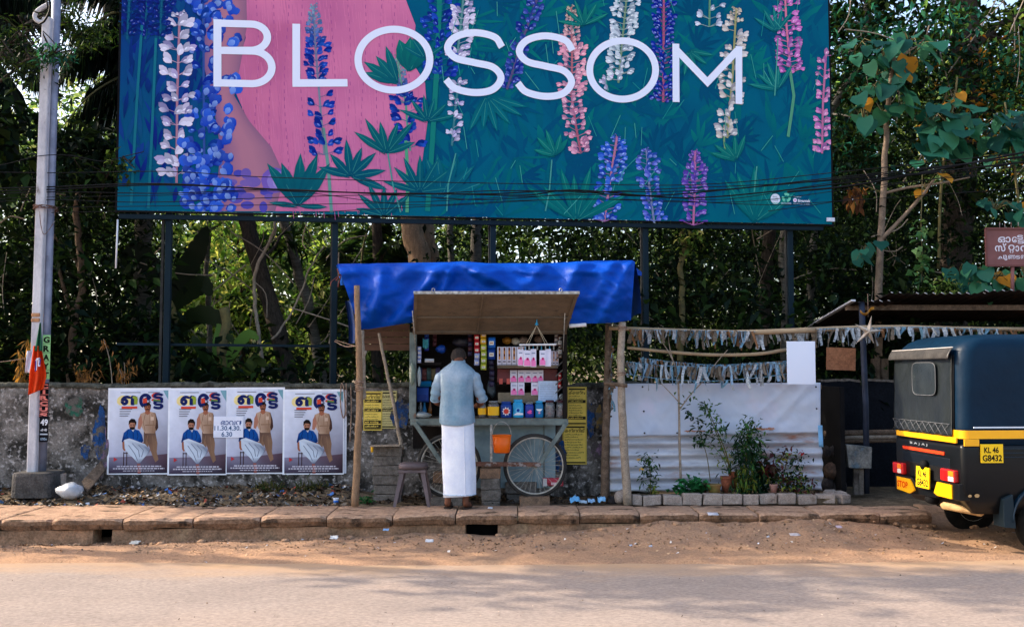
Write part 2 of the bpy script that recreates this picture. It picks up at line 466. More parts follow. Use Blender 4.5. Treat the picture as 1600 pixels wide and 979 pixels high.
gaps = [((176 - 800) / F * PY0, (203 - 800) / F * PY0), ((728 - 800) / F * PY0, (778 - 800) / F * PY0)]
xs = [jx[0]] + [q for gp in gaps for q in gp] + [jx[-1]]
for i in range(0, len(xs), 2):
    a, z = xs[i], xs[i + 1]; n = max(2, int((z - a) / 0.12)); rings = []
    for k in range(n + 1):
        x = a + (z - a) * k / n
        f = kerb_y(x) + 0.035 + 0.02 * fbm(x * 2.4, 7)
        rings.append([Vector((x, f - 0.03 + 0.01 * nz(x * 5), -0.05)), Vector((x, f - 0.015, 0.05 + 0.015 * nz(x * 3))), Vector((x, f, 0.138 + .006 * nz(x * 6))), Vector((x, f + 0.2, 0.138)), Vector((x, f + 0.2, -0.05))])
    bw.loft(rings, smooth=False)
bw.build('drain_wall', M_drain, pave)
bw = MB(); bw.box((-4.9, PY0 + 0.33, 0.02), (18, 0.06, 0.2)); bw.build('drain_back', M_black, pave)
# ================================================================== boundary wall
WY = 11.5
wall = thing('boundary_wall', 'mossy grey rendered wall carrying the pasted posters', 'wall', (-4.5, WY, GZ))
b = MB()
def wall_front(u, v):
    x = -9.0 + 10.6 * u
    top = 1.495 + 0.026 * fbm(x * 1.2, 2) + 0.02 * nz(x * 7) + .012 * nz(x * 19)
    z = 0.1 + (top - 0.1) * v
    return Vector((x, WY + 0.012 * fbm(x * 1.5, z * 1.5) + 0.004 * nz(x * 9, z * 9), z))
b.grid(wall_front, 260, 24)
b.grid(lambda u, v: Vector((1.6 - 10.6 * u, WY + 0.22, 0.1 + 1.38 * v)), 2, 1)
b.add([(1.6, WY, 0.1), (1.6, WY + .22, 0.1), (1.6, WY + .22, 1.48), (1.6, WY, 1.48)], [(0, 1, 2, 3)])
wb = b.build('render_coat', M_wall, wall)
b = MB(); rings = []
for k in range(421):
    x = -9.0 + 10.6 * k / 420
    t = 1.495 + 0.026 * fbm(x * 1.2, 2) + 0.02 * nz(x * 7) + .012 * nz(x * 19); q = 0.012 * fbm(x * 4, 4)
    rings.append([Vector((x, WY - 0.012 + q * .5, t - 0.035 - abs(q))), Vector((x, WY - 0.008, t + 0.005)), Vector((x, WY + 0.03, t + 0.022 + q)), Vector((x, WY + 0.18, t + 0.02 - q)), Vector((x, WY + 0.23, t - 0.02))])
b.loft(rings)
b.build('coping', M_cap, wall)
# old paint left on the wall (worn patches a hair proud)
M_blue = mat('faded blue wall paint', g(30, 85, 150), g(45, 60, 90), scale=9, rough=0.9, c3=(0.12, 0.11, 0.10), s3=12, t3=(0.5, 0.56), spec=0.1)
M_green = mat('faded green wall paint', g(40, 110, 90), g(60, 75, 65), scale=9, rough=0.9, c3=(0.12, 0.11, 0.10), s3=11, t3=(0.45, 0.5), spec=0.1)
M_lilac = mat('faded pink wall paint', g(150, 120, 150), g(90, 80, 90), scale=12, rough=0.9, c3=(0.10, 0.09, 0.09), s3=13, t3=(0.45, 0.52), spec=0.1)
def paint(px0, py0, px1, py1, mt, seed, parent=wall, th=0.0):
    c = at((px0 + px1) / 2, (py0 + py1) / 2, WY - 0.022); rx, rz = m(px1 - px0, WY) / 2, m(py1 - py0, WY) / 2
    pts = []
    for i in range(40):
        a = 2 * PI * i / 40; k = 1 + 0.45 * fbm(math.cos(a) * 1.6 + seed, math.sin(a) * 1.6, seed)
        pts.append(Vector((c.x + rx * k * math.cos(a), c.y, c.z + rz * k * math.sin(a))))
    bb = MB(); bb.add([(c.x, c.y, c.z)] + pts, [(0, 1 + i, 1 + (i + 1) % 40) for i in range(40)][::-1])
    bb.build('paint_patch', mt, parent)
for q in ((146, 640, 166, 712, M_blue, 1), (152, 660, 168, 742, M_lilac, 2), (126, 694, 140, 716, M_blue, 3), (100, 622, 134, 648, M_green, 4), (612, 625, 640, 668, M_blue, 6),
          (916, 632, 930, 680, M_blue, 7), (858, 690, 884, 734, M_blue, 8), (924, 690, 944, 716, M_lilac, 9), (930, 636, 942, 668, mat('ochre wall paint', g(150, 120, 60), g(80, 75, 60), scale=9, c3=(0.1, 0.1, 0.1), s3=11, t3=(0.48, 0.54)), 10)):
    paint(*q)

# ------------------------------------------------------------------ film posters (generic figures)
def poster_art(P, W_, H_):
    def pt(x, y): return ((x) * W_, (1 - y) * H_)          # x right, y down, both 0..1
    def poly(q, c): P.poly([pt(*k) for k in q][::-1], c)
    wht = g(236, 240, 250)
    P.rect(0, 0, W_, H_, wht)
    P.layer(0.0012)
    x0, x1, y0, y1 = 0.03, 0.985, 0.025, 0.985
    # printed studio backdrop of the picture
    n = 10
    cl = lambda t: tuple(a + (z - a) * t for a, z in zip(g(226, 232, 248), g(176, 176, 204)))
    cr = lambda t: tuple(a + (z - a) * t for a, z in zip(g(206, 214, 236), g(90, 72, 88)))
    for i in range(n):
        a, z = i / n, (i + 1) / n
        ya, yz = y0 + (y1 - y0) * a, y0 + (y1 - y0) * z
        P.poly([pt(x0, yz), pt(x1, yz), pt(x1, ya), pt(x0, ya)], [cl(z ** 2), cr(z), cr(a), cl(a ** 2)])
    P.layer(0.0018)
    poly([(x0, .80), (x0, y1), (x1, y1), (x1, .76), (.6, .79)], [g(140, 136, 160), g(64, 52, 70), g(44, 34, 44), g(88, 66, 76), g(110, 92, 108)][::-1])
    poly([(.88, .03), (x1, .03), (x1, .16), (.93, .1)], g(120, 165, 180))
    P.layer(0.0024)
    # standing figure in khaki
    kh, khd, sk, hr = g(190, 160, 138), g(140, 108, 86), g(160, 100, 76), g(32, 24, 24)
    poly([(.58, .50), (.76, .50), (.80, .64), (.79, .74), (.82, .83), (.77, .86), (.71, .76), (.66, .66), (.63, .76), (.58, .78)], [khd] * 8 + [g(90, 68, 62)] * 2)
    poly([(.52, .30), (.60, .275), (.68, .275), (.76, .29), (.79, .36), (.78, .47), (.76, .525), (.60, .525), (.55, .46), (.50, .40)], [kh, kh, kh, khd, khd, khd, khd, kh, kh, kh][::-1])
    poly([(.49, .36), (.53, .30), (.56, .40), (.52, .48), (.48, .47)], g(176, 120, 100))
    poly([(.76, .29), (.80, .38), (.81, .46), (.78, .50), (.76, .46), (.775, .40)], g(70, 48, 42))
    poly([(.60, .262), (.67, .262), (.68, .292), (.635, .315), (.59, .292)], sk)
    P.disc(*pt(.633, .228), .052 * W_, .05 * H_, sk)
    poly([(.575, .20), (.60, .17), (.66, .168), (.69, .20), (.685, .225), (.66, .205), (.60, .208), (.58, .235)], hr)
    poly([(.605, .243), (.66, .243), (.668, .256), (.60, .256)], hr)
    for ex in (.612, .648): poly([(ex - .012, .212), (ex + .012, .212), (ex + .012, .217), (ex - .012, .219)], hr); P.disc(*pt(ex, .225), .008 * W_, .004 * H_, hr)
    poly([(.628, .225), (.64, .24), (.624, .241)], g(130, 78, 58)); poly([(.655, .19), (.685, .22), (.67, .268), (.64, .278), (.66, .25)], g(120, 72, 54))
    for q in ([(.60, .30), (.57, .40), (.60, .50)], [(.70, .30), (.73, .40), (.72, .51)], [(.64, .55), (.62, .66)], [(.72, .56), (.74, .70), (.78, .82)]): P.stroke([pt(*k) for k in q], .010 * W_, khd)
    P.rect(*pt(.685, .375), *pt(.735, .335), g(206, 178, 158))
    poly([(.60, .425), (.765, .425), (.765, .435), (.60, .437)], khd)
    poly([(.665, .30), (.672, .30), (.675, .42), (.668, .42)], khd)
    # seated figure in blue shirt and white wrap
    P.layer(0.0030)
    bl, bld, wr, wrd = g(20, 76, 150), g(12, 40, 96), g(205, 216, 232), g(120, 130, 152)
    for xx in (.265, .315): P.stroke([pt(xx, .74), pt(xx, .905)], .014 * W_, g(60, 40, 38))
    P.stroke([pt(.26, .752), pt(.34, .752)], .014 * W_, g(60, 40, 38))
    poly([(.24, .63), (.29, .60), (.29, .72), (.27, .73), (.245, .70)], sk)
    poly([(.535, .63), (.58, .63), (.57, .68), (.54, .68)], sk)
    poly([(.27, .60), (.35, .585), (.46, .61), (.60, .65), (.67, .70), (.70, .72), (.66, .76), (.60, .80), (.53, .865), (.49, .87), (.42, .81), (.34, .76), (.28, .70)], [wr, wr, wr, wr, wrd, sk, wrd, wr, wrd, wrd, wr, wr, wr][::-1])
    poly([(.48, .875), (.53, .875), (.545, .93), (.54, .99), (.49, .99), (.495, .93)], g(150, 92, 86))
    P.layer(0.0036)
    for q in ([(.40, .64), (.50, .72), (.52, .80)], [(.34, .66), (.44, .76), (.49, .84)], [(.50, .66), (.58, .72), (.55, .80)], [(.60, .68), (.66, .73)]):
        P.stroke([pt(*k) for k in q], .012 * W_, wrd)
    poly([(.23, .62), (.26, .52), (.33, .475), (.42, .475), (.50, .49), (.55, .54), (.575, .61), (.55, .635), (.51, .625), (.46, .61), (.35, .58), (.27, .60), (.245, .63)], [bld, bl, bl, bl, bl, bl, bld, bld, bl, bl, bl, bld, bld][::-1])
    poly([(.37, .47), (.44, .47), (.41, .51)], g(190, 190, 200))
    P.disc(*pt(.395, .435), .052 * W_, .048 * H_, g(176, 122, 98))
    poly([(.335, .43), (.34, .38), (.38, .355), (.43, .36), (.46, .395), (.455, .44), (.435, .405), (.37, .40), (.35, .415)], hr)
    for ex in (.376, .414): poly([(ex - .013, .422), (ex + .013, .422), (ex + .013, .427), (ex - .013, .429)], hr); P.disc(*pt(ex, .436), .008 * W_, .004 * H_, hr)
    poly([(.42, .40), (.445, .43), (.43, .47), (.40, .485), (.425, .45)], g(140, 92, 72))
    for q in ([(.33, .49), (.31, .55), (.33, .585)], [(.47, .50), (.49, .56), (.47, .60)], [(.41, .51), (.415, .59)]): P.stroke([pt(*k) for k in q], .010 * W_, bld)
    poly([(.36, .452), (.43, .452), (.44, .475), (.40, .485), (.355, .475)], hr)
    # title, credits
    P.layer(0.0042)
    tb = g(26, 36, 92)
    def heavy(ch, x, y, hgt, wid, c, th=.012):
        for ox, oy in ((-th, 0), (th, 0), (0, -th * .6), (0, th * .6), (0, 0)): P.text(ch, (x + ox) * W_, (1 - y + oy) * H_, hgt * H_, c, w_=wid * W_, bold=.012)
    heavy('ഇ', .155, .215, .21, .26, g(240, 220, 150)); P.layer(.0046)
    heavy('ഇ', .215, .215, .21, .26, tb); P.layer(.005)
    P.stroke([pt(.22, .226), pt(.47, .226)], .026 * H_, g(214, 74, 54)); P.stroke([pt(.40, .10), pt(.455, .13), pt(.45, .19)], .03 * H_, g(150, 165, 60))
    heavy('ര', .51, .215, .25, .18, tb); P.layer(.0054); heavy('ട', .70, .15, .15, .15, g(214, 74, 54)); P.layer(.0058); heavy('ട', .725, .158, .16, .15, tb); heavy('ട', .73, .238, .16, .15, tb); P.layer(.0062)
    poly([(.42, .10), (.47, .10), (.47, .17), (.42, .19)], g(150, 165, 60)); poly([(.56, .12), (.62, .12), (.63, .17), (.56, .18)], g(214, 74, 54)); poly([(.72, .135), (.84, .14), (.84, .155), (.72, .15)], g(90, 140, 70))
    for k, w1 in enumerate((.2, .18, .16, .14)): P.stroke([pt(.19, .245 + .026 * k), pt(.19 + w1, .245 + .026 * k)], .009 * H_, g(110, 112, 128))
    P.stroke([pt(.2, .052), pt(.52, .052)], .007 * H_, g(90, 92, 110)); P.stroke([pt(.64, .052), pt(.83, .052)], .007 * H_, g(90, 92, 110))
    for k, (a, z) in enumerate(((.16, .88), (.1, .92), (.26, .76))):
        x = a
        while x < z:
            w1 = rng.uniform(.02, .06); P.stroke([pt(x, .905 + .026 * k), pt(min(z, x + w1), .905 + .026 * k)], .014 * H_ if k < 2 else .008 * H_, g(206, 200, 214)); x += w1 + .012
    poly([(.11, .80), (.17, .825), (.11, .85)], g(196, 60, 66))

PW, PH = 0.70, 0.985
def poster(px0, py0, px1, py1, label, dy=0.0, first=None):
    a, z = at(px0, py0, WY - 0.02 - dy), at(px1, py1, WY - 0.02 - dy)
    t = thing('film_poster', label, 'poster', (a.x, a.y, z.z), 'film posters pasted along the wall')
    if first is None:
        P = Print((0, 0, 0), (1, 0, 0), (0, 0, 1), base=0.0004); poster_art(P, PW, PH)
        pr = P.mb.build('poster_print', PAPER, t, local=True)
        bb = MB(); bb.grid(lambda u, v: Vector((PW * u, 0.002 + 0.001 * math.sin(9 * u), PH * v)), 10, 2); pp = bb.build('paper', PAPER, t, local=True, thick=0.001)
        kids = (pr, pp)
    else:
        kids = [k.copy() for k in first]
        for k in kids: COL.objects.link(k); k.parent = t
    t.scale = ((z.x - a.x) / PW, 1, (a.z - z.z) / PH)
    t.rotation_euler = (0, rng.uniform(-.006, .006), 0)
    return kids
pk = poster(170, 606, 265, 741, 'film poster pasted at the left end of the row, nearest the concrete pole')
poster(264, 606, 354, 742, 'film poster second in the row, with its right edge under the white show-time slip', 0.004, pk)
poster(353, 605, 444, 740, 'film poster third in the row, with its left edge under the white show-time slip', 0.002, pk)
poster(443, 608, 537, 741, 'film poster at the right end of the row, pasted over a white backing sheet', 0.008, pk)
sh = MB(); a, z = at(446, 609, WY - 0.019), at(541, 739, WY - 0.019); sh.box(((a.x + z.x) / 2, a.y, (a.z + z.z) / 2), (z.x - a.x, 0.002, a.z - z.z))
M_white = mat('white paper', g(222, 226, 238), g(200, 206, 222), scale=5, rough=0.8, bump=0.15, bscale=8)
tag(sh.build('backing_sheet', M_white), 'white backing sheet showing past the right edge of the last film poster', 'paper')
a, z = at(334, 650, WY - 0.034), at(380, 683, WY - 0.034)
t = thing('showtime_slip', 'white show-time slip pasted across the second and third film posters', 'notice', (a.x, a.y, z.z))
W_, H_ = z.x - a.x, a.z - z.z
P = Print((0, 0, 0), (1, 0, 0), (0, 0, 1)); P.rect(0, 0, W_, H_, g(228, 232, 248)); P.layer(.0015)
P.text('ഭാവന', W_ * .24, H_ * .60, H_ * .34, g(60, 84, 140), w_=W_ * .72, bold=.015)
P.text('11.30.4.30.', W_ * .03, H_ * .34, H_ * .30, g(40, 84, 130), w_=W_ * .88, bold=.02)
P.text('6.30', W_ * .27, H_ * .05, H_ * .31, g(40, 84, 130), w_=W_ * .36, bold=.02)
P.mb.build('slip_print', PAPER, t, local=True)

# yellow notices
def notice(px0, py0, px1, py1, label, dy, seed, kind=0):
    a, z = at(px0, py0, WY - 0.02 - dy), at(px1, py1, WY - 0.02 - dy)
    t = thing('notice', label, 'notice', (a.x, a.y, z.z), 'yellow printed notices on the wall')
    W_, H_ = z.x - a.x, a.z - z.z; rr = random.Random(seed)
    P = Print((0, 0, 0), (1, 0, 0), (0, 0, 1))
    ye = g(240, 212, 104) if kind < 2 else g(204, 194, 136); dk = g(52, 48, 36)
    P.rect(0, 0, W_, H_, ye); P.layer(.0014)
    P.stroke([(W_ * .03, H_ * .015), (W_ * .97, H_ * .015), (W_ * .97, H_ * .985), (W_ * .03, H_ * .985)], .004, dk, True)
    P.rect(W_ * .08, H_ * .92, W_ * .92, H_ * .96, dk)
    P.layer(.002)
    hd = ('കത്തറില്', 'ക്ഷേത്രം', 'മഹോത്സവം')[kind % 3]
    P.text(hd, W_ * .08, H_ * .81, H_ * .12, dk, w_=W_ * .84, bold=.02)
    y = .74
    words = ['പരിപാടികള', 'തിരുവാതിര', 'ഭക്തജനങ്ങള', 'സമര്പ്പണം', 'ആറാട്ട് വര', 'കലാപരി']
    while y > .1:
        if rr.random() < .2:
            P.rect(W_ * .06, H_ * (y - .03), W_ * .94, H_ * (y + .05), dk); P.k += 1; P.base += .0006
            P.text(rr.choice(words), W_ * .1, H_ * (y - .012), H_ * .055, ye, w_=W_ * .7, bold=.03); P.base -= .0006
            y -= .105
        else:
            P.text(rr.choice(words), W_ * .08, H_ * y, H_ * .04, dk, w_=W_ * rr.uniform(.55, .82), bold=.02); y -= .065
    P.rect(W_ * .06, H_ * .03, W_ * .94, H_ * .065, dk)
    P.mb.build('notice_print', PAPER, t, local=True)
notice(568, 611, 597, 672, 'yellow printed notice on the wall right behind the leftmost stall pole', .004, 1)
notice(596, 610, 620, 669, 'faded yellow notice on the wall behind the leaning stick', .001, 2, 2)
notice(886, 604, 917, 664, 'yellow notice with black headings, upper one right of the stall cart', .004, 3, 1)
notice(879, 663, 917, 725, 'yellow notice below another, just right of the cart strut', .001, 4, 0)

# ================================================================== billboard
BETA = R(7.4)
bo = at(183, 328, 11.8)
bu, bn = Vector((math.cos(BETA), math.sin(BETA), 0)), Vector((math.sin(BETA), -math.cos(BETA), 0))
bv = Vector((0, 0, 1))
def bpx(px, py):
    p = on_plane(px, py, bo, bn) - bo
    return (p.dot(bu), p.dot(bv))
BW, BH = bpx(1300, 340)[0], 3.5
board = thing('billboard', 'huge blue billboard with pink cloth, lupins and the word BLOSSOM on dark steel posts', 'billboard', (bo.x + bu.x * BW / 2, bo.y + bu.y * BW / 2, GZ))
P = Print(bo, bu, bv, base=0.0)
rp = random.Random(11)
def mixc(a, z, t): return tuple(x + (y - x) * t for x, y in zip(a, z))
# printed ground: deep blue at left, teal at right
def boardcol(u, v):
    x, y = u / BW, v / 2.6
    c = mixc(g(14, 52, 128), g(0, 88, 120), min(1, max(0, (x - .08) / .3)))
    c = mixc(c, g(0, 102, 118), max(0, min(1, 1 - y)) * .75)
    k = fbm(u * 1.1, v * 1.1, 3)
    return mixc(c, g(2, 96, 104) if k > 0 else g(2, 46, 96), min(.5, abs(k) * .5))
NU, NV = 90, 36
base = MB()
vsn = [bo + bu * (BW * i / NU) + bv * (BH * j / NV) for j in range(NV + 1) for i in range(NU + 1)]
cs = [boardcol(BW * i / NU, BH * j / NV) for j in range(NV + 1) for i in range(NU + 1)]
for j in range(NV):
    for i in range(NU):
        q = [j * (NU + 1) + i, j * (NU + 1) + i + 1, (j + 1) * (NU + 1) + i + 1, (j + 1) * (NU + 1) + i]
        base.f.append(q); base.mi.append(0); base.sm.append(False); base.c.append([cs[k] for k in q])
base.v = vsn
base.build('vinyl_sheet', PRINT, board)
P.layer(0.0004)
def leaf(cx, cy, ang, ln, wd, c1, c2, pr=None):
    """printed leaflet in photo pixels"""
    a = ang; dx, dy = math.cos(a), math.sin(a); nx, ny = -dy, dx; pts = []; cc = []
    prof = ((0, .08), (.25, .75), (.5, 1), (.75, .7), (1, 0))
    for t, k in prof: pts.append((cx + dx * ln * t + nx * wd / 2 * k, cy + dy * ln * t + ny * wd / 2 * k)); cc.append(mixc(c1, c2, t))
    for t, k in prof[::-1][1:]: pts.append((cx + dx * ln * t - nx * wd / 2 * k, cy + dy * ln * t - ny * wd / 2 * k)); cc.append(mixc(c1, c2, t * .8))
    uv = [bpx(*p) for p in pts]
    if max(v for u, v in uv) > BH or min(v for u, v in uv) < 0 or min(u for u, v in uv) < 0 or max(u for u, v in uv) > BW:
        uv = [(min(BW, max(0, u)), min(BH, max(0, v))) for u, v in uv]
    P.poly(uv[::-1], cc[::-1])
tl = [g(0, 104, 112), g(2, 116, 106), g(0, 92, 118), g(2, 76, 112), g(0, 70, 106), g(6, 124, 112), g(0, 84, 116)]
for i in range(620):
    x, y = rp.uniform(660, 1290), rp.uniform(-40, 345)
    c = rp.choice(tl); leaf(x, y, rp.uniform(-2.6, -.5), rp.uniform(20, 80), rp.uniform(4, 14), mixc(c, g(0, 80, 112), .8), mixc(c, g(0, 80, 112), .25))
for i in range(60):     # palmate fans
    x, y = rp.uniform(700, 1280), rp.uniform(-10, 350); c = rp.choice(tl); n = rp.randint(5, 8); a0 = rp.uniform(-PI, 0)
    for k in range(n): leaf(x, y, a0 + k * rp.uniform(.3, .42), rp.uniform(28, 62), rp.uniform(4, 8), mixc(c, g(0, 76, 108), .7), mixc(c, g(0, 76, 108), .15))
P.layer(0.0042)
for i in range(120):    # blurred blue meadow at the left
    x, y = rp.uniform(190, 330), rp.uniform(-40, 328); c = rp.choice([g(12, 34, 116), g(18, 62, 132), g(8, 70, 116), g(6, 42, 100), g(14, 80, 120)])
    leaf(x, y, rp.uniform(-2.1, -1.0), rp.uniform(20, 70), rp.uniform(5, 12), c, mixc(c, g(20, 60, 150), .5))
def blob(cx, cy, rx, ry, c, edge=None):
    n = 12; pts = [(cx + rx * math.cos(2 * PI * i / n), cy + ry * math.sin(2 * PI * i / n)) for i in range(n)]
    uv = [bpx(*p) for p in pts]; uv = [(min(BW, max(0, u)), min(BH, max(0, v))) for u, v in uv]
    P.poly(uv[::-1], c)
def area(pts, col): P.poly([bpx(*p) for p in pts][::-1], col if isinstance(col, tuple) else col[::-1])
def bstroke(pts, w_, col):
    q = [bpx(*p) for p in pts]; P.stroke(q, m(w_, 12.2), col)
P.layer(0.0048)
# the pink cloth, cut into strips so that its woven shading can vary
pk1, pk2 = g(216, 122, 162), g(190, 102, 148)
def cloth_x(y):   # left and right edge of the cloth at photo height y
    L_ = [(-140, 360), (-60, 372), (60, 384), (130, 362), (190, 388), (250, 432), (300, 438), (330, 430)]
    R_ = [(-140, 610), (-60, 628), (0, 634), (42, 650), (90, 640), (130, 664), (190, 668), (250, 660), (300, 640), (332, 606)]
    f = lambda q: next((a[1] + (z[1] - a[1]) * (y - a[0]) / (z[0] - a[0]) for a, z in zip(q, q[1:]) if a[0] <= y <= z[0]), q[-1][1])
    return f(L_), f(R_)
ys = list(range(-110, 331, 10))
for ya, yz in zip(ys, ys[1:]):
    P.k = 0; la, ra = cloth_x(ya); lz, rz_ = cloth_x(yz); n = 16
    def cc(t, y):
        k = fbm(t * 3, y * .012, 4); c = mixc(pk1, pk2, max(0, min(1, .45 + .8 * k))); return mixc(c, g(176, 84, 124), .35 * max(0, math.sin(t * 5 + y * .01)) if y > 30 else 0)
    for i in range(n):
        a, z = i / n, (i + 1) / n
        area([(la + (ra - la) * a, ya), (la + (ra - la) * z, ya), (lz + (rz_ - lz) * z, yz), (lz + (rz_ - lz) * a, yz)], [cc(a, ya), cc(z, ya), cc(z, yz), cc(a, yz)])
P.layer(0.0056)
for k in range(11):
    P.k = 0; x = 400 + k * 24; y = -40
    while y < 320:
        xx = x + 4 * math.sin(y * .02 + k); l_, r_ = cloth_x(y)
        if l_ + 6 < xx < r_ - 8: bstroke([(xx, y), (xx + .3, y + 6)], 1.1, g(166, 80, 140))
        y += 12
for k in range(110):
    P.k = 12; x = 366 + k * 2.8 + rp.uniform(-1, 1); y = -50; c_ = rp.choice([g(212, 122, 162), g(190, 100, 148), g(200, 108, 154)])
    while y < 318:
        xx = x + 5 * math.sin(y * .018 + k * .06); l_, r_ = cloth_x(y); ln_ = rp.uniform(10, 30)
        if l_ + 4 < xx < r_ - 6 and rp.random() < .6: bstroke([(xx, y), (xx + .09 * ln_, y + ln_)], .7, c_)
        y += ln_ + 3
# bare arm at the left of the cloth
P.layer(0.006)
sk1, sk2 = g(140, 98, 128), g(176, 118, 138)
arm = [(-110, 318, 382), (-60, 318, 384), (40, 316, 386), (100, 318, 376), (150, 330, 366), (190, 338, 390), (230, 344, 424), (265, 342, 440), (300, 338, 438), (330, 334, 430)]
for (ya, la, ra), (yz, lz, rz_) in zip(arm, arm[1:]):
    P.k = 0
    for i in range(5):
        a, z = i / 5, (i + 1) / 5; f = lambda t: mixc(mixc(sk1, sk2, math.sin(PI * t)), g(110, 84, 140), max(0, 1 - 3 * t) * .5)
        area([(la + (ra - la) * a, ya), (la + (ra - la) * z, ya), (lz + (rz_ - lz) * z, yz), (lz + (rz_ - lz) * a, yz)], [f(a), f(z), f(z), f(a)])
P.layer(0.0066)
for i in range(26): blob(rp.uniform(325, 440), rp.uniform(270, 328), rp.uniform(6, 13), rp.uniform(4, 9), mixc(g(120, 96, 168), g(70, 70, 170), rp.random()))
for i in range(4): blob(430 + 4 * i, 282 + i, 22 - 5 * i, 20 - 4 * i, mixc(g(116, 90, 176), g(176, 160, 224), i / 3))

def petal(cx, cy, ang, ln, wd, c, hi):
    dx, dy = math.cos(ang), math.sin(ang); nx, ny = -dy, dx; pts = []; cc = []
    for t, k in ((-.35, .0), (-.2, .55), (.15, 1), (.45, .75), (.65, 0)):
        pts.append((cx + dx * ln * t + nx * wd / 2 * k, cy + dy * ln * t + ny * wd / 2 * k)); cc.append(mixc(c, hi, max(0, t)))
    for t, k in ((.45, .75), (.15, 1), (-.2, .55)):
        pts.append((cx + dx * ln * t - nx * wd / 2 * k, cy + dy * ln * t - ny * wd / 2 * k)); cc.append(mixc(c, hi, max(0, t + .2)))
    uv = [bpx(*p) for p in pts]; uv = [(min(BW, max(0, u)), min(BH, max(0, v))) for u, v in uv]
    P.poly(uv[::-1], cc[::-1])
def lupin(x0, y0, x1, y1, w_, cols, his, stem, dens=1.0, size=9.0, tip=.25, gap=0.0, top_c=None, NP=6):
    """spike from tip (x0,y0) to foot (x1,y1) in photo pixels, w_ wide: whorls of two lipped florets on short stalks"""
    L_ = math.hypot(x1 - x0, y1 - y0); P.k = 0
    mx, my = (x0 + x1) / 2 + rp.uniform(-2, 2), (y0 + y1) / 2
    bstroke([(x0, y0), (mx, my), (x1, y1)], 3.4, stem)
    y = 0.0; ph = rp.uniform(0, 6)
    while y < L_:
        t = y / L_; k = min(1.0, .28 + t / tip * .72) if tip > 0 else 1.0
        cx, cy = x0 + (x1 - x0) * t + (mx - (x0 + x1) / 2) * math.sin(PI * t), y0 + (y1 - y0) * t
        ph += 1.1
        for j_ in range(NP):
            if rp.random() < gap + .16: continue
            a = ph + j_ * 2 * PI / NP; ox = math.sin(a) * w_ / 2 * k * rp.uniform(.6, 1.0); depth = math.cos(a)
            c = cols[rp.randrange(len(cols))]
            if top_c is not None and t < tip: c = mixc(top_c, c, t / tip)
            px, py = cx + ox, cy + rp.uniform(-2.5, 2.5) - abs(ox) * .22 + depth * 1.5; s_ = 1 if ox > 0 else -1
            ang = -PI / 2 + s_ * (.35 + abs(ox) / w_ * 1.7) + rp.uniform(-.35, .35); sz = size * .92 * k * rp.uniform(.75, 1.15)
            if depth < -.2: c = mixc(c, g(0, 50, 100), .42)
            bstroke([(cx, cy + 2), (px, py)], .9, mixc(stem, c, .4))
            petal(px, py, ang, sz * 1.3, sz * .66, mixc(c, g(10, 30, 90), .2), c)
            petal(px + 1.1 * s_, py + sz * .16, ang + s_ * .5, sz * .85, sz * .5, c, his[rp.randrange(len(his))])
            if rp.random() < .5: petal(px + .4 * s_, py + sz * .05, ang + s_ * .2, sz * .45, sz * .2, his[0], mixc(his[0], (1, 1, 1), .25))
        y += max(3.2, size * .80 * k / dens)
W1, W2, W3 = [g(206, 196, 222), g(220, 214, 236), g(184, 172, 214)], [g(232, 228, 246)], g(150, 130, 120)
B1, B2 = [g(16, 46, 156), g(10, 34, 130), g(26, 70, 180)], [g(40, 96, 200), g(60, 90, 190)]
GS = g(70, 140, 140)
LB = 0.0074
P.layer(LB)
BB_, BH_ = [g(22, 62, 178), g(16, 46, 156), g(34, 84, 200), g(12, 36, 136)], [g(110, 156, 232), g(60, 110, 214), g(150, 184, 240)]
for x0, y0, y1, n, w_ in ((318, -30, 330, 40, 22), (346, 120, 330, 30, 24), (352, -40, 70, 14, 22), (330, 240, 330, 22, 34), (300, 190, 330, 16, 16)):
    for i in range(n):
        px, py = x0 + rp.choice((-1, 1)) * w_ * rp.uniform(.15, .9), rp.uniform(y0, y1); a_ = -PI / 2 + rp.uniform(-1.1, 1.1); sz = rp.uniform(14, 24); c = rp.choice(BB_)
        for k in range(3): petal(px + rp.uniform(-5, 5), py + rp.uniform(-4, 4), a_ + rp.uniform(-.6, .6), sz * (.95 - .18 * k), sz * (.75 - .15 * k), mixc(c, BH_[k % 3], .16 * k), mixc(c, BH_[k % 3], .3 + .3 * k))
P.layer(LB + .0004)
for x in (205, 233, 256): lupin(x, -60, x - 6, 62, 34, [g(14, 34, 116), g(10, 26, 96)], [g(24, 60, 160)], g(20, 90, 120), 1, 11, 0)
for q in ([(222, 40), (214, 160), (205, 320)], [(244, 60), (238, 200), (232, 326)]): bstroke(q, 4, g(24, 110, 130))
lupin(281, 22, 276, 286, 44, W1, W2, g(170, 120, 140), .7, 17, .05, .1, None, 5)
lupin(318, 0, 320, 328, 40, [g(22, 60, 166), g(14, 42, 146)], [g(70, 120, 214)], g(50, 80, 150), .5, 16, 0, .5)
P.layer(LB + .0008)
bstroke([(505, 200), (513, 262), (518, 332)], 5, g(100, 150, 140))
lupin(490, 10, 497, 128, 34, B1, B2, g(120, 120, 150), .85, 11, .5, .05, g(150, 180, 190))
lupin(498, 136, 507, 242, 44, B1, B2, g(120, 130, 150), .75, 14, 0, .2, None, 5)
bstroke([(634, 220), (637, 270), (636, 332)], 5, g(80, 160, 120))
lupin(621, 90, 634, 160, 28, B1, B2, g(90, 150, 130), .9, 10, .8, .1, g(160, 180, 160))
lupin(634, 160, 641, 236, 44, B1, B2, g(90, 150, 130), .8, 14, 0, .15, None, 5)
bstroke([(688, -40), (684, 80), (675, 230), (668, 330)], 8, g(20, 122, 112))
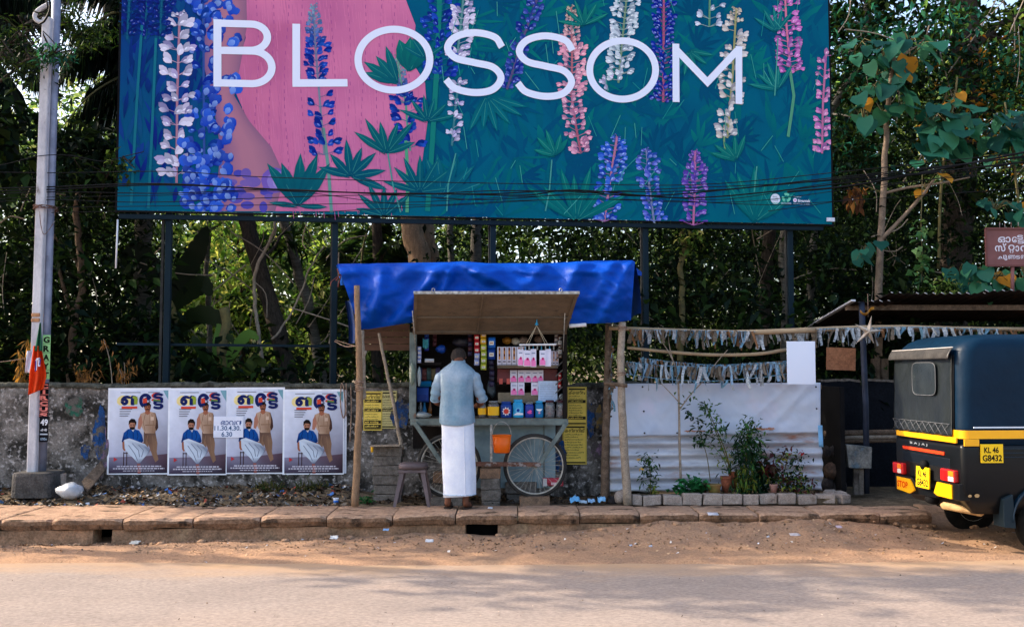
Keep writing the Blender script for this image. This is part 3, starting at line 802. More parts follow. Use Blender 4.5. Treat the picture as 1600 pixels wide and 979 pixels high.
lupin(686, -60, 684, 128, 54, B1, B2, g(40, 120, 120), 1, 12, 0, .15)
lupin(728, -60, 714, 92, 34, W1, W2, g(90, 140, 140), .9, 11, 0, .15)
lupin(716, 130, 706, 228, 20, W1, W2, g(60, 120, 130), .7, 10, 0, .4)
lupin(842, -10, 792, 140, 26, [g(50, 70, 160), g(24, 40, 140)], [g(110, 130, 210)], g(90, 80, 120), .8, 10, .1, .2)
lupin(892, 12, 893, 150, 40, [g(226, 146, 172), g(236, 164, 180)], [g(246, 196, 204)], g(170, 100, 110), 1, 10, .5, .1, g(190, 180, 140))
lupin(893, 150, 907, 238, 34, [g(226, 146, 172), g(236, 160, 184)], [g(246, 196, 210)], g(170, 90, 110), .9, 10, 0, .25)
lupin(985, -60, 966, 130, 40, [g(206, 216, 226), g(190, 206, 214)], [g(232, 238, 240)], g(110, 140, 110), 1, 11, 0, .1)
lupin(946, 122, 950, 142, 16, W1, W2, GS, .8, 9, 0, .3)
lupin(1037, -60, 1036, 160, 32, [g(14, 44, 160), g(10, 30, 136)], [g(130, 150, 230)], g(170, 90, 120), 1, 9, 0, .1)
lupin(1112, -60, 1108, 42, 44, [g(206, 214, 232)], [g(236, 240, 248)], g(90, 140, 110), .7, 11, 0, .45)
bstroke([(1134, 190), (1131, 220), (1134, 246)], 3, g(120, 160, 110))
lupin(1150, 14, 1136, 216, 36, [g(214, 208, 206), g(202, 192, 182)], [g(236, 232, 226)], g(150, 150, 100), .85, 11, .15, .25, g(206, 184, 140))
bstroke([(1234, 110), (1240, 150), (1236, 180), (1231, 214)], 5, g(80, 150, 120))
lupin(1225, -40, 1235, 112, 38, [g(190, 96, 178), g(204, 116, 190)], [g(232, 160, 214)], g(214, 120, 150), 1, 10, 0, .15)
lupin(1290, 86, 1284, 240, 20, [g(206, 120, 190), g(220, 140, 190)], [g(240, 180, 214)], g(190, 110, 150), .7, 10, 0, .35)
lupin(964, 214, 944, 346, 38, [g(40, 90, 200), g(60, 110, 214), g(36, 70, 180)], [g(150, 180, 240)], g(190, 120, 140), .95, 11, .12, .2)
lupin(1010, 234, 1022, 348, 32, [g(50, 90, 196), g(90, 100, 200)], [g(160, 180, 240)], g(120, 130, 160), .9, 10, .12, .2)
lupin(1086, 236, 1083, 352, 34, [g(96, 66, 170), g(120, 84, 184)], [g(180, 150, 220)], g(190, 110, 150), 1, 9.5, .25, .15)
P.layer(LB + .0034)
for (cx, cy, n, a0, st, ln, wd, c) in ((466, 322, 5, -2.25, .34, 80, 20, g(8, 96, 106)), (466, 322, 4, -3.0, 1.0, 46, 9, g(8, 88, 104)), (548, 276, 7, -2.8, .52, 58, 13, g(6, 92, 108)), (604, 240, 6, -2.6, .44, 60, 12, g(8, 100, 106)), (622, 130, 4, -2.9, .34, 58, 15, g(10, 104, 110)),
        (640, 112, 3, -1.9, .4, 60, 26, g(10, 112, 104)), (900, 346, 7, -2.6, .34, 90, 14, g(6, 120, 112)), (1180, 346, 6, -2.2, .3, 80, 16, g(6, 118, 116)), (760, 150, 6, .2, .35, 60, 12, g(4, 110, 120)), (690, 310, 6, -2.4, .4, 70, 16, g(6, 100, 116)),
        (668, 190, 6, -2.7, .5, 44, 9, g(4, 100, 110)), (656, 300, 7, -2.9, .45, 56, 11, g(4, 96, 108)), (664, 92, 5, -2.6, .5, 40, 9, g(4, 100, 112)), (600, 338, 6, -2.9, .45, 52, 11, g(6, 94, 106)), (1150, 250, 5, -2.9, .4, 40, 9, g(14, 120, 110)), (868, 243, 5, -2.9, .5, 40, 9, g(14, 124, 112)), (912, 40, 6, -3.0, .5, 40, 7, g(16, 124, 112)), (1076, 80, 5, .2, .5, 40, 8, g(14, 118, 114)), (1214, 50, 5, -2.6, .4, 40, 7, g(18, 118, 120)), (1215, 140, 5, -2.9, .45, 44, 8, g(18, 124, 120))):
    for k in range(n):
        a_, l_ = a0 + st * k + rp.uniform(-.08, .08), ln * rp.uniform(.8, 1.1)
        leaf(cx, cy, a_, l_, wd, mixc(c, g(0, 50, 84), .6), mixc(c, g(20, 120, 110), .25 * rp.random()))
        if l_ > 34: bstroke([(cx + 4 * math.cos(a_), cy + 4 * math.sin(a_)), (cx + l_ * .9 * math.cos(a_), cy + l_ * .9 * math.sin(a_))], 1.0, mixc(c, g(70, 160, 140), .45)); leaf(cx + 3 * math.sin(a_), cy - 3 * math.cos(a_), a_ + .03, l_ * .8, wd * .3, mixc(c, g(0, 50, 84), .45), c)
for q in ([(606, 240), (614, 290), (626, 332)], [(698, 330), (700, 290), (712, 240)], [(1182, 260), (1180, 280), (1178, 300)], [(862, 250), (858, 300), (852, 330)], [(1215, 60), (1212, 120), (1210, 150)]): bstroke(q, 2.2, g(70, 150, 140))
for i in range(70):
    x, y = rp.uniform(680, 1285), rp.uniform(0, 340); a = rp.uniform(-2.4, -.7); l = rp.uniform(12, 40)
    bstroke([(x, y), (x + l * math.cos(a), y + l * math.sin(a))], 1.0, mixc(g(20, 140, 140), g(90, 180, 160), rp.random() * .6))
P.mb.build('floral_print', PRINT, board)

# lettering
P2 = Print(bo, bu, bv, base=0.0128)
lc = g(226, 232, 250)
def bst(pts, w_=11.4, closed=False): P2.stroke([bpx(*p) for p in pts], m(w_, 12.2), lc, closed)
def arc(cx, cy, rx, ry, a0, a1, n=40): return [(cx + rx * math.cos(R(a0 + (a1 - a0) * i / n)), cy + ry * math.sin(R(a0 + (a1 - a0) * i / n))) for i in range(n + 1)]
bst([(340, 31), (340, 136)], 12)
bst([(340, 37)] + arc(392, 59, 26, 20.5, -90, 90, 16) + [(346, 79.5)])
bst([(340, 79.5)] + arc(394, 106, 31, 25.5, -90, 90, 18) + [(340, 130)])
bst([(463, 38), (463, 131)], 12); bst([(457, 130.5), (543, 130)], 12)
bst(arc(615.5, 94, 56, 47.5, 0, 360, 64)[:-1], closed=True)
def s_path(x0, y0, x1, y1):
    q = [(.94, .27), (.82, .12), (.5, .055), (.2, .12), (.075, .28), (.2, .43), (.5, .5), (.8, .57), (.925, .73), (.79, .9), (.5, .945), (.19, .88), (.05, .75)]
    return [(x0 + (x1 - x0) * p.x, y0 + (y1 - y0) * p.y) for p in spline([(a, z, 0) for a, z in q], 7)]
bst(s_path(692, 46, 790, 151)); bst(s_path(804, 51, 900, 157))
bst(arc(972.5, 110, 51.5, 45.5, 0, 360, 64)[:-1], closed=True)
bst([(1055.5, 69), (1056, 160)], 11.6); bst([(1154, 73), (1154, 163)], 11.6)
P2.layer(.0132)
bst([(1054, 76), (1105, 129), (1152, 79)], 11.6)
P2.layer(.0136)
# small marks at the lower right corner
a = bpx(1211, 311); P2.disc(*a, .065, .068, g(214, 222, 236), 24)
a = bpx(1228, 309)
for k in range(3):
    an = R(90 + 120 * k); P2.stroke([(a[0] + .045 * math.cos(an + R(d)), a[1] + .045 * math.sin(an + R(d))) for d in range(-48, 40, 8)], .032, g(110, 200, 170))
a = bpx(1241.6, 313); P2.disc(*a, .026, .027, g(230, 220, 244), 18)
P2.layer(.014)
a = bpx(1211, 311)
P2.text('PVC', a[0], a[1] + .01, .04, g(120, 120, 130), centre=True); P2.text('FREE', a[0], a[1] - .028, .036, g(120, 120, 130), centre=True)
P2.poly([(a[0] - .05, a[1] - .042), (a[0], a[1] - .066), (a[0] + .05, a[1] - .042), (a[0], a[1] - .052)], g(90, 180, 150))
P2.disc(*bpx(1241.6, 313), .011, .011, g(200, 90, 150), 12)
wt = g(224, 230, 244)
x, y = bpx(1220, 318.5); P2.text('RECYCLABLE', x, y, .024, wt, w_=.135)
x, y = bpx(1239.5, 308.5); P2.text('Printed on', x, y, .026, wt, w_=.10)
x, y = bpx(1246, 315.8); P2.text('Bigantek', x, y, .05, wt, w_=.17, bold=.02)
x, y = bpx(1239.5, 319.5); P2.text('ECO FRIENDLY MATERIAL', x, y, .022, wt, w_=.22)
P2.mb.build('lettering', PRINT, board)
# frame: posts, beams, edge trims
for px in (263, 523, 770, 1008, 1234):
    p = on_plane(px, 420, bo - bn * 0.12, bn)
    b = MB(); b.box((p.x, p.y, (GZ - .2 + 6.9) / 2), (.072, .09, 6.9 - GZ + .2), Matrix.Rotation(BETA, 3, 'Z')); b.build('post', M_steel, board, bevel=.006)
    b = MB(); b.box((p.x - (.046 if px > 300 else .075), p.y + .01, (GZ + 3.5) / 2), (.018 if px > 300 else .03, .05, 3.5 - GZ), Matrix.Rotation(BETA, 3, 'Z')); b.build('post_plate', mat('pale post flange', (0.04, 0.04, 0.036), (0.015, 0.015, 0.015), scale=9) if 'pale post flange' not in MATS else MATS['pale post flange'], board)
def beam(px0, py0, px1, py1, hh, back, name='beam'):
    a = on_plane(px0, py0, bo - bn * back, bn); z = on_plane(px1, py1, bo - bn * back, bn)
    b = MB(); b.bar(a, z, .06, hh); b.build(name, M_steel, board)
beam(186, 338, 1285, 357, .055, .06); beam(183, 537, 545, 541, .03, .21)
for v in (1.0, 2.4, 3.4): a = bo - bn * .06 + bv * v; b = MB(); b.bar(a, a + bu * BW, .05, .05); b.build('beam', M_steel, board)
for s_ in (0, BW):
    a = bo - bn * .022 + bu * (s_ + (.012 if s_ else -.012)); b = MB(); b.bar(a - bv * .03, a + bv * BH, .03, .035, up=bn); b.build('edge_trim', M_black, board)
a = bo - bn * .022 - bv * .012; b = MB(); b.bar(a, a + bu * BW, .03, .02); b.build('edge_trim', M_black, board)
p0, p1 = on_plane(184, 343, bo, bn), on_plane(181, 419, bo, bn)
b = MB(); b.tube([p0, p1], .011, 6); b.build('loose_batten', mat('white plastic', g(220, 222, 230), rough=.5), board)
p0 = on_plane(1298, 343, bo + bn * .02, bn); b = MB(); b.box(p0, (.11, .01, .05), Matrix.Rotation(BETA, 3, 'Z')); b.build('torn_corner', M_white, board)
# ================================================================== stall cart
CY = 10.75                    # front plane of the cart
M_cart = mat('pale green cart paint', g(112, 124, 120), g(80, 90, 88), scale=7, rough=0.6, bump=0.25, bscale=40, c3=(0.14, 0.08, 0.05), s3=8, t3=(0.6, 0.72), spec=0.3)
M_cartp = mat('pale blue sheet metal', g(128, 152, 160), g(98, 120, 130), scale=4, rough=0.55, bump=0.2, bscale=12, c3=(0.16, 0.17, 0.16), s3=5, t3=(0.58, 0.75), spec=0.35)
M_rust = mat('rusted bar', g(120, 84, 70), g(84, 56, 46), scale=14, rough=0.9, bump=0.5, bscale=50, c3=g(150, 140, 136), s3=16, t3=(0.52, 0.6))
M_ply = mat('stained plywood', (0.17, 0.125, 0.085), (0.11, 0.085, 0.06), scale=4, rough=0.8, bump=0.3, bscale=14, c3=(0.06, 0.05, 0.04), s3=7, t3=(0.6, 0.72), stretch=(1, 1, 3))
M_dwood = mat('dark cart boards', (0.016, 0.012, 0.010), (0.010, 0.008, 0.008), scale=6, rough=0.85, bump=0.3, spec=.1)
M_galv = mat('galvanised edge', g(190, 190, 186), g(120, 116, 110), scale=30, rough=0.5, metal=0.4, bump=0.3)
M_tyre = mat('bicycle tyre rubber', (0.018, 0.017, 0.017), (0.04, 0.036, 0.032), scale=9, rough=0.85)
M_rim = mat('dull steel rim', g(196, 190, 178), g(150, 142, 130), scale=10, rough=0.45, metal=0.1)
cart = thing('stall_cart', 'two wheeled pale green stall cart with raised lid and stocked shelves', 'stall', at(765, 792, 10.9))
def bx(px0, py0, px1, py1, Y0, Y1, mt, name, parent=cart, bev=0.004, jit=0.0):
    a, z = at(px0, py0, Y0), at(px1, py1, Y0)
    b = MB(); b.box(((a.x + z.x) / 2, (Y0 + Y1) / 2, (a.z + z.z) / 2), (abs(z.x - a.x), Y1 - Y0, abs(a.z - z.z)), jit=jit)
    return b.build(name, mt, parent, bevel=bev)
# counter, box, shelves
bx(641, 654, 888, 664, CY, CY + .05, M_cart, 'counter_rail')
bx(644, 652.5, 886, 655.5, CY + .052, CY + .55, M_ply, 'counter')
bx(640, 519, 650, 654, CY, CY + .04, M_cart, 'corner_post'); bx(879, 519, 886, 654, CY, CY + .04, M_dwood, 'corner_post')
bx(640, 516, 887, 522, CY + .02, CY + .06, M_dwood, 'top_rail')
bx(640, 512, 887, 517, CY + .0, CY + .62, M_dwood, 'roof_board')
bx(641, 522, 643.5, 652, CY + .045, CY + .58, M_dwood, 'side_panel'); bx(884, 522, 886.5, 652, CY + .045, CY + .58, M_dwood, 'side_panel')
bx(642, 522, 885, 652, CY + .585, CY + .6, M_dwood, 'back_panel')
b = MB()   # right lattice
for k in range(9):
    a, z = at(868, 640 - k * 13, CY + .06), at(882, 627 - k * 13, CY + .06); b.bar(a, z, .018, .012); 
b.build('lattice', mat('grey mesh', (0.10, 0.10, 0.10)), cart)
# shelves on the right half
bx(777, 570, 872, 575, CY + .06, CY + .3, M_ply, 'shelf'); bx(777, 576, 871, 597, CY + .22, CY + .24, mat('maroon board', g(112, 52, 56), g(84, 40, 44), scale=6, rough=0.5), 'shelf_front')
bx(778, 613, 842, 629, CY + .20, CY + .22, mat('pale shelf board', g(150, 136, 112), g(110, 100, 84), scale=8, rough=0.8), 'shelf_front')
bx(777, 598, 871, 602, CY + .24, CY + .45, M_dwood, 'shelf')
bx(652, 566, 690, 570, CY + .12, CY + .45, M_dwood, 'shelf')
# lid
a0, a1 = at(645, 519, CY + .0), at(885, 519, CY + .0); b0, b1 = at(647, 457, 10.0), at(905, 457, 10.0)
b0.z = b1.z = (b0.z + b1.z) / 2; dd = (b0 - a0)
u_ = (a1 - a0).normalized(); nrm = u_.cross(dd.normalized())
lid = MB(); lid.prism([a0, a1, b1, b0], (0, 0, 0), -nrm * .018); lid = lid.build('lid', M_ply, cart)
for t in (0.02, .42, .97): b = MB(); p, q = a0 + (b0 - a0) * t, a1 + (b1 - a1) * t; b.bar(p + nrm * .012, q + nrm * .012, .045 if t != .42 else .012, .018, up=nrm); b.build('lid_batten', M_ply, lid)
for t in (.012, .42, .985): b = MB(); p, q = a0 + (a1 - a0) * t, b0 + (b1 - b0) * t; b.bar(p + nrm * .013, q + nrm * .013, .03 if t != .42 else .012, .016, up=nrm); b.build('lid_stile', M_ply, lid)
b = MB(); b.bar(b0 - u_ * .005, b1 + u_ * .005, .02, .028); b.build('lid_edge', M_galv, lid)
for px in (677, 876):
    p = at(px, 453, 9.99); b = MB(); b.tube([p + Vector((.014 * math.cos(t), 0, .018 * math.sin(t))) for t in [R(k * 30) for k in range(12)]], .004, 5, closed=True); b.build('lid_eyelet', M_galv, lid)
for px, q in ((650, 516), (880, 516)):
    p, z = at(px, 560, CY + .02), Vector((at(px, 520, CY).x, 10.3, b0.z - .12)); b = MB(); b.tube([at(px, 548, CY - .012), Vector((at(px, 520, CY).x, 10.36, 2.28))], .006, 5); b.build('lid_stay', M_galv, cart)
# lower body and struts
bx(692, 664, 868, 762, CY + .28, CY + .30, M_cartp, 'lower_panel'); bx(645, 666, 690, 700, CY + .36, CY + .38, M_dwood, 'lower_panel')
bx(849, 664, 851, 762, CY + .265, CY + .278, M_cart, 'panel_seam')
for q in ((884, 662, 842, 726), (648, 660, 690, 722)):
    b = MB(); b.bar(at(q[0], q[1], CY - .02), at(q[2], q[3], CY - .02), .045, .045, up=(0, 1, 0)); b.build('strut', M_cart, cart, bevel=.004)
b = MB(); b.bar(at(690, 724, CY - .03), at(845, 725, CY - .03), .045, .045); b.build('axle_bar', M_rust, cart, bevel=.004)
b = MB(); b.bar(at(767.5, 663, CY - .03), at(767.5, 728, CY - .03), .025, .02, up=(0, 1, 0)); b.build('upright', M_galv, cart)
def wheel(cx, cy, rpx, Y, name='wheel'):
    c = at(cx, cy, Y); r = m(rpx, Y)
    hub = MB(); hub.lathe([(.016, -.05), (.022, -.03), (.014, 0), (.022, .03), (.016, .05)], 10, c, axis='Y'); h = hub.build(name, M_rim, cart)
    b = MB(); b.tube([c + Vector(((r - .021) * math.cos(t), 0, (r - .021) * math.sin(t))) for t in [2 * PI * k / 48 for k in range(48)]], .021, 8, closed=True); b.build('tyre', M_tyre, h)
    b = MB(); n = 48; vs = []
    for k in range(n):
        t = 2 * PI * k / n
        for rr_, yy in ((r - .046, -.016), (r - .038, -.019), (r - .038, .019), (r - .046, .016), (r - .052, 0)): vs.append(c + Vector((rr_ * math.cos(t), yy, rr_ * math.sin(t))))
    fs = [(5 * k + j, 5 * k + (j + 1) % 5, 5 * ((k + 1) % n) + (j + 1) % 5, 5 * ((k + 1) % n) + j) for k in range(n) for j in range(5)]
    b.add(vs, fs, smooth=True); b.build('rim', M_rim, h)
    sp0 = None
    for k in range(32):
        t = 2 * PI * k / 32; s_ = 1 if k % 2 else -1; t2 = t + (.9 if k % 4 < 2 else -.9)
        p = c + Vector((.02 * math.cos(t2), .03 * s_, .02 * math.sin(t2))); q = c + Vector(((r - .038) * math.cos(t), 0, (r - .038) * math.sin(t)))
        b = MB(); b.tube([p, q], .0017, 4, cap=False); b.build('spoke', M_rim, h)
wheel(702, 727, 50, CY + .04); wheel(836, 727, 49.5, CY + .04)

# ------------------------------------------------------------------ goods on and in the cart
def jar(px0, px1, py0, py1, Y, label, body, lid_c, lab=None, square=False, fill=None):
    c = at((px0 + px1) / 2, py1, Y); r = m(px1 - px0, Y) / 2; h = m(py1 - py0, Y)
    t = thing('jar', label, 'jar', c, 'jars along the counter')
    e = .55 if square else 1
    b = MB(); b.loft([ell(20, r * k, r * k, (c.x, c.y, c.z + h * z), e) for k, z in ((.88, 0), (1, .05), (1, .70), (.92, .80), (.76, .84), (.74, .88))]); bo_ = b.build('body', body, t)
    b = MB(); b.loft([ell(18, r * k, r * k, (c.x, c.y, c.z + h * z), e) for k, z in ((.8, .885), (.82, .9), (.82, .99), (.76, 1.0))]); b.build('cap', lid_c, t)
    if fill: b = MB(); b.loft([ell(16, r * k, r * k, (c.x, c.y, c.z + h * z), e) for k, z in ((.8, .02), (.9, .05), (.9, .62), (.7, .68))]); b.build('sweets', fill, t)
    if lab: lab(t, c, r, h)
    return t
M_clear = mat('clear plastic', g(210, 216, 220), rough=0.12, transmission=0.85, spec=0.5)
M_yel = mat('yellow label', g(240, 184, 30), rough=0.5); M_navy = mat('deep blue plastic', g(16, 60, 140), rough=0.4); M_sky = mat('bright blue plastic', g(24, 140, 196), g(60, 170, 216), scale=12, rough=0.4)
M_indigo = mat('indigo plastic', g(40, 40, 130), g(30, 60, 150), scale=9, rough=0.4); M_teal = mat('teal plastic', g(20, 110, 160), rough=0.4)
M_red = mat('red print', g(200, 50, 50), g(170, 36, 50), scale=20, rough=0.5); M_dcap = mat('dark cap', g(70, 30, 40), rough=0.5); M_wht = mat('white plastic part', g(226, 228, 232), g(206, 208, 214), scale=7, rough=0.45)
M_brn = mat('brown sweets', g(120, 74, 44), g(70, 40, 30), scale=30, rough=0.7, bump=0.8, bscale=60); M_grey = mat('wrapped sweets', g(170, 160, 164), g(60, 50, 60), scale=40, rough=0.5, bump=0.9, bscale=60, c3=g(190, 100, 96), s3=30)
M_pinkp = mat('pink print', g(226, 120, 176), rough=0.5)
def band(mt, z0, z1, name='label', grow=1.015):
    def f(t, c, r, h): b = MB(); b.loft([ell(20, r * grow, r * grow, (c.x, c.y, c.z + h * z), .55 if r > .062 else 1) for z in (z0, z1)], cap=False); b.build(name, mt, t)
    return f
def badge(shape_cols, cy=.4):
    def f(t, c, r, h):
        P = Print((c.x, c.y - r * 1.02, c.z + h * cy), (1, 0, 0), (0, 0, 1), base=.001)
        for k, (fn, col) in enumerate(shape_cols): P.layer(.001 + .0008 * k); P.poly([(p[0] * r, p[1] * r) for p in fn], col)
        P.mb.build('label', PAPER, t)
    return f
star = [((.78 if k % 2 else .5) * math.cos(PI * k / 9), (.78 if k % 2 else .5) * math.sin(PI * k / 9)) for k in range(18)]
circ = lambda r_, x=0, y=0: [(x + r_ * math.cos(2 * PI * k / 14), y + r_ * math.sin(2 * PI * k / 14)) for k in range(14)]
JY = CY + .10
jar(747, 760, 628, 652, JY, 'small clear jar with a yellow band, leftmost on the counter right of the man', M_clear, M_clear, band(M_yel, .2, .62), fill=M_brn)
jar(762, 780, 626, 652, JY, 'wide clear jar with a broad yellow label beside the smaller yellow one', M_clear, M_clear, band(M_yel, .15, .66), fill=M_brn)
jar(782, 800, 627, 652, JY, 'dark blue jar with a red and white sun on it', M_navy, M_navy, badge([(star, g(230, 230, 230)), (circ(.46), g(206, 70, 60))]), True)
jar(801, 818, 624, 652, JY, 'tall bright blue jar with a white smiling mark', M_sky, M_sky, badge([(circ(.5), g(110, 190, 226)), (circ(.28, 0, .05), g(20, 60, 150)), ([(-.9, -.8), (.9, -.8), (.9, -.45), (-.2, -.35)], g(226, 230, 240))]), True)
jar(820, 834, 628, 652, JY, 'indigo jar with a pink splash on its front', M_indigo, M_clear, badge([([(-.5, -.1), (.2, .4), (.6, .1), (.3, -.1), (.7, -.3), (.1, -.5), (-.3, -.4)], g(226, 90, 160))]), True)
jar(836, 849, 626, 652, JY, 'teal jar with a white crescent label', M_teal, M_sky, badge([([(-.8, .5), (.8, .5), (.4, .05), (0, -.05), (-.4, .05)], g(230, 236, 240)), (circ(.25, 0, -.4), g(220, 150, 180))]), True)
jar(851, 867, 625, 652, JY, 'clear jar of wrapped sweets under a dark cap, left one of two', M_clear, M_dcap, fill=M_grey)
jar(869, 885, 625, 652, JY, 'clear jar of wrapped sweets at the right end of the counter', M_clear, M_dcap, fill=M_grey)

def pack(name, label, cat, grp, px0, py0, px1, py1, Y, mt, art=None, thick=.012, tilt=0.0, first=None):
    c = at((px0 + px1) / 2, py1, Y); w_, h = m(px1 - px0, Y), m(py1 - py0, Y)
    t = thing(name, label, cat, c, grp)
    b = MB(); b.loft([[Vector((c.x - w_ / 2 * k, c.y - th, c.z + h * z)), Vector((c.x + w_ / 2 * k, c.y - th, c.z + h * z)), Vector((c.x + w_ / 2 * k, c.y + th, c.z + h * z)), Vector((c.x - w_ / 2 * k, c.y + th, c.z + h * z))] for z, k, th in ((0, 1, .001), (.08, 1, thick * .5), (.5, .97, thick), (.92, 1, thick * .5), (1, 1, .001))], smooth=False)
    b.build('wrapper', mt, t)
    if art:
        P = Print((c.x, c.y - thick - .001, c.z), (1, 0, 0), (0, 0, 1), base=.0006); art(P, w_, h); P.mb.build('label', PAPER, t)
    t.rotation_euler = (0, tilt, 0)
    return t
def pink_art(P, w_, h):
    P.poly([(-.42 * w_, .04 * h), (.42 * w_, .04 * h), (.42 * w_, .30 * h), (.1 * w_, .5 * h), (-.42 * w_, .38 * h)], g(238, 130, 190)); P.layer(.0014)
    P.disc(.02 * w_, .44 * h, .22 * w_, .10 * h, g(226, 80, 150)); P.layer(.002); P.disc(.02 * w_, .46 * h, .10 * w_, .06 * h, g(110, 40, 70)); P.rect(-.3 * w_, .74 * h, .3 * w_, .80 * h, g(130, 140, 170))
def tall_art(P, w_, h):
    P.rect(-.2 * w_, .30 * h, .2 * w_, .96 * h, g(176, 110, 60)); P.layer(.0012)
    for k in range(4): P.disc(0, (.38 + .16 * k) * h, .16 * w_, .06 * h, g(60, 40, 50) if k % 2 else g(214, 160, 90))
    P.rect(-.3 * w_, .16 * h, .3 * w_, .22 * h, g(60, 60, 80))
M_lav = mat('white glossy wrapper', g(222, 222, 238), g(206, 204, 226), scale=6, rough=0.3)
for k in range(6): pack('snack_box', ('first', 'second', 'third', 'fourth', 'fifth', 'sixth')[k] + ' from the left of the tall white snack boxes on the upper shelf', 'box', 'tall snack boxes on the upper shelf', 777 + k * 7.6, 541.5, 784 + k * 7.6, 570, CY + .10, M_lav, tall_art, .02)
for k in range(3): pack('snack_box', ('left', 'middle', 'right')[k] + ' tall snack box of three behind the hanging packs at the shelf end', 'box', 'snack boxes at the right of the upper shelf', 858 + k * 5, 548, 862.6 + k * 5, 571, CY + .12, M_lav, tall_art, .02)
for k, q in enumerate(((797, 808), (809, 820), (820, 831), (831, 841), (840.5, 849))):
    pack('pink_packet', ('first', 'second', 'third', 'fourth', 'fifth')[k] + ' from the left of five white and pink packets pinned to the maroon board', 'packet', 'white and pink packets on the shelf front', q[0], 578, q[1], 597, CY + .19, M_lav, pink_art, .008)
for k, q in enumerate(((798, 808.5), (809, 819.5), (830, 841))):
    pack('pink_packet', ('left', 'middle', 'right')[k] + ' one of three white and pink packets hanging in the lowest row', 'packet', 'white and pink packets in the lower row', q[0], 597.5, q[1], 617, CY + .18, M_lav, pink_art, .008)
for k, px in enumerate((780, 791.5)): pack('red_tag', ('left', 'right')[k] + ' small coral tag pinned below the maroon board', 'tag', 'coral tags', px, 591, px + 5.4, 599.5, CY + .20, mat('coral card', g(206, 96, 84), rough=.7) if 'coral card' not in MATS else MATS['coral card'], None, .003)
def lined(P, w_, h):
    for k in range(9): P.stroke([(-.42 * w_, (.1 + .085 * k) * h), ((.42 - .06 * (k % 3)) * w_, (.1 + .085 * k) * h)], .02 * h, g(150, 170, 204))
pack('price_sheet', 'pale blue handwritten sheet fixed right of the lower packets', 'paper', None, 841, 595, 871, 627, CY + .16, mat('pale blue paper', g(186, 208, 236), rough=.8), lined, .002)
# hanging clip rack
rk = thing('clip_hanger', 'white clip rack hung by strings from a blue hook under the lid', 'hanger', at(840, 540, CY - .25))
p0, p1 = at(811, 538.5, CY - .25), at(869, 538, CY - .25)
b = MB(); b.bar(p0, p1, .10, .018); b.build('rack_bar', M_wht, rk, bevel=.008)
top = at(838.5, 508, CY - .25)
for px, dy in ((822, -.04), (826, .04), (852, -.04), (856, .04)):
    b = MB(); b.tube([top + Vector((0, dy * .2, 0)), at(px, 537.5, CY - .25 + dy)], .0028, 5); b.build('string', mat('cream string', g(200, 186, 160), rough=.9) if 'cream string' not in MATS else MATS['cream string'], rk)
b = MB(); b.tube(spline([top, top + Vector((.006, 0, .02)), top + Vector((0, 0, .05)), top + Vector((.012, 0, .075)), top + Vector((0, 0, .09)), top + Vector((-.012, 0, .075))], 5), .006, 6); b.lathe([(.0, 0), (.022, .004), (.012, .02), (.008, .03)], 10, top); b.build('hook', M_sky, rk)
for k in range(9):
    p = at(814 + k * 6.4, 541, CY - .295 + .09 * (k % 2)); b = MB(); b.box((p.x, p.y, p.z - .012), (.014, .012, .045), taper=.6); b.build('clip', M_sky if k % 2 else M_galv, rk)
for k, q in enumerate(((809, 818), (818, 830), (829, 838), (843, 853), (852, 861))):
    pack('hanging_packet', 'white and pink packet clipped under the white rack, ' + ('first', 'second', 'third', 'fourth', 'fifth')[k] + ' from the left', 'packet', 'packets clipped to the hanging rack', q[0], 545 + (k % 2) * 2, q[1], 571 + (k % 3), CY - .27 - .012 * (k % 2), M_lav, pink_art if k < 4 else None, .006)
# sachet strips
def strip(px0, px1, py0, py1, Y, label, cols, n, lab=True):
    c = at((px0 + px1) / 2, py1, Y); t = thing('sachet_strip', label, 'sachets', c, 'sachet strips hanging in the stall')
    w_ = m(px1 - px0, Y); hh = m(py1 - py0, Y) / n
    for k in range(n):
        b = MB(); z = c.z + hh * k
        b.loft([ell(8, w_ / 2, th, (c.x + .003 * math.sin(k), c.y, z + hh * f)) for f, th in ((.03, .001), (.3, .009), (.7, .009), (.97, .001))]); s_ = b.build('sachet', cols[k % len(cols)], t)
        if not lab: continue
        P = Print((c.x, c.y - .0115, z), (1, 0, 0), (0, 0, 1), base=.0004); P.rect(-.3 * w_, .3 * hh, .3 * w_, .62 * hh, g(226, 226, 214)); P.layer(.001); P.rect(-.2 * w_, .42 * hh, .2 * w_, .5 * hh, g(150, 60, 60)); P.mb.build('label', PAPER, s_)
M_grn = mat('green sachet', g(120, 160, 70), g(190, 180, 50), scale=16, rough=0.35); M_yels = mat('yellow sachet', g(206, 160, 40), rough=0.35); M_lil = mat('lilac sachet', g(150, 160, 206), rough=0.35)
strip(741, 749, 522, 571, CY + .10, 'strip of red and lilac sachets hanging right of the head', [M_lil, M_lil, M_red, M_red, M_red], 5)
strip(751, 760, 518, 578, CY + .09, 'strip of green and yellow sachets beside the red strip', [M_grn, M_grn, M_grn, M_grn, M_yels, M_yels], 6)
strip(762, 774, 526, 562, CY + .12, 'wide strip of deep blue sachets next to the green strip', [M_navy, mat('blue foil', g(30, 100, 190), rough=.3), M_navy], 2)
strip(764, 772, 562, 604, CY + .16, 'narrow dark purple strip hanging below the blue sachets', [mat('purple foil', g(40, 34, 64), rough=.4), mat('black foil', g(30, 26, 44), rough=.4)], 5, False)
strip(652, 658, 541, 567, CY + .05, 'short lilac sachet strip on the left stall post', [M_lil], 4)
strip(872, 878, 524, 560, CY + .10, 'brown sachet strip hanging by the right stall post', [M_brn, M_wht], 5)
strip(866, 872, 521, 540, CY + .14, 'short grey sachet strip at the top right of the stall', [M_grey], 3)
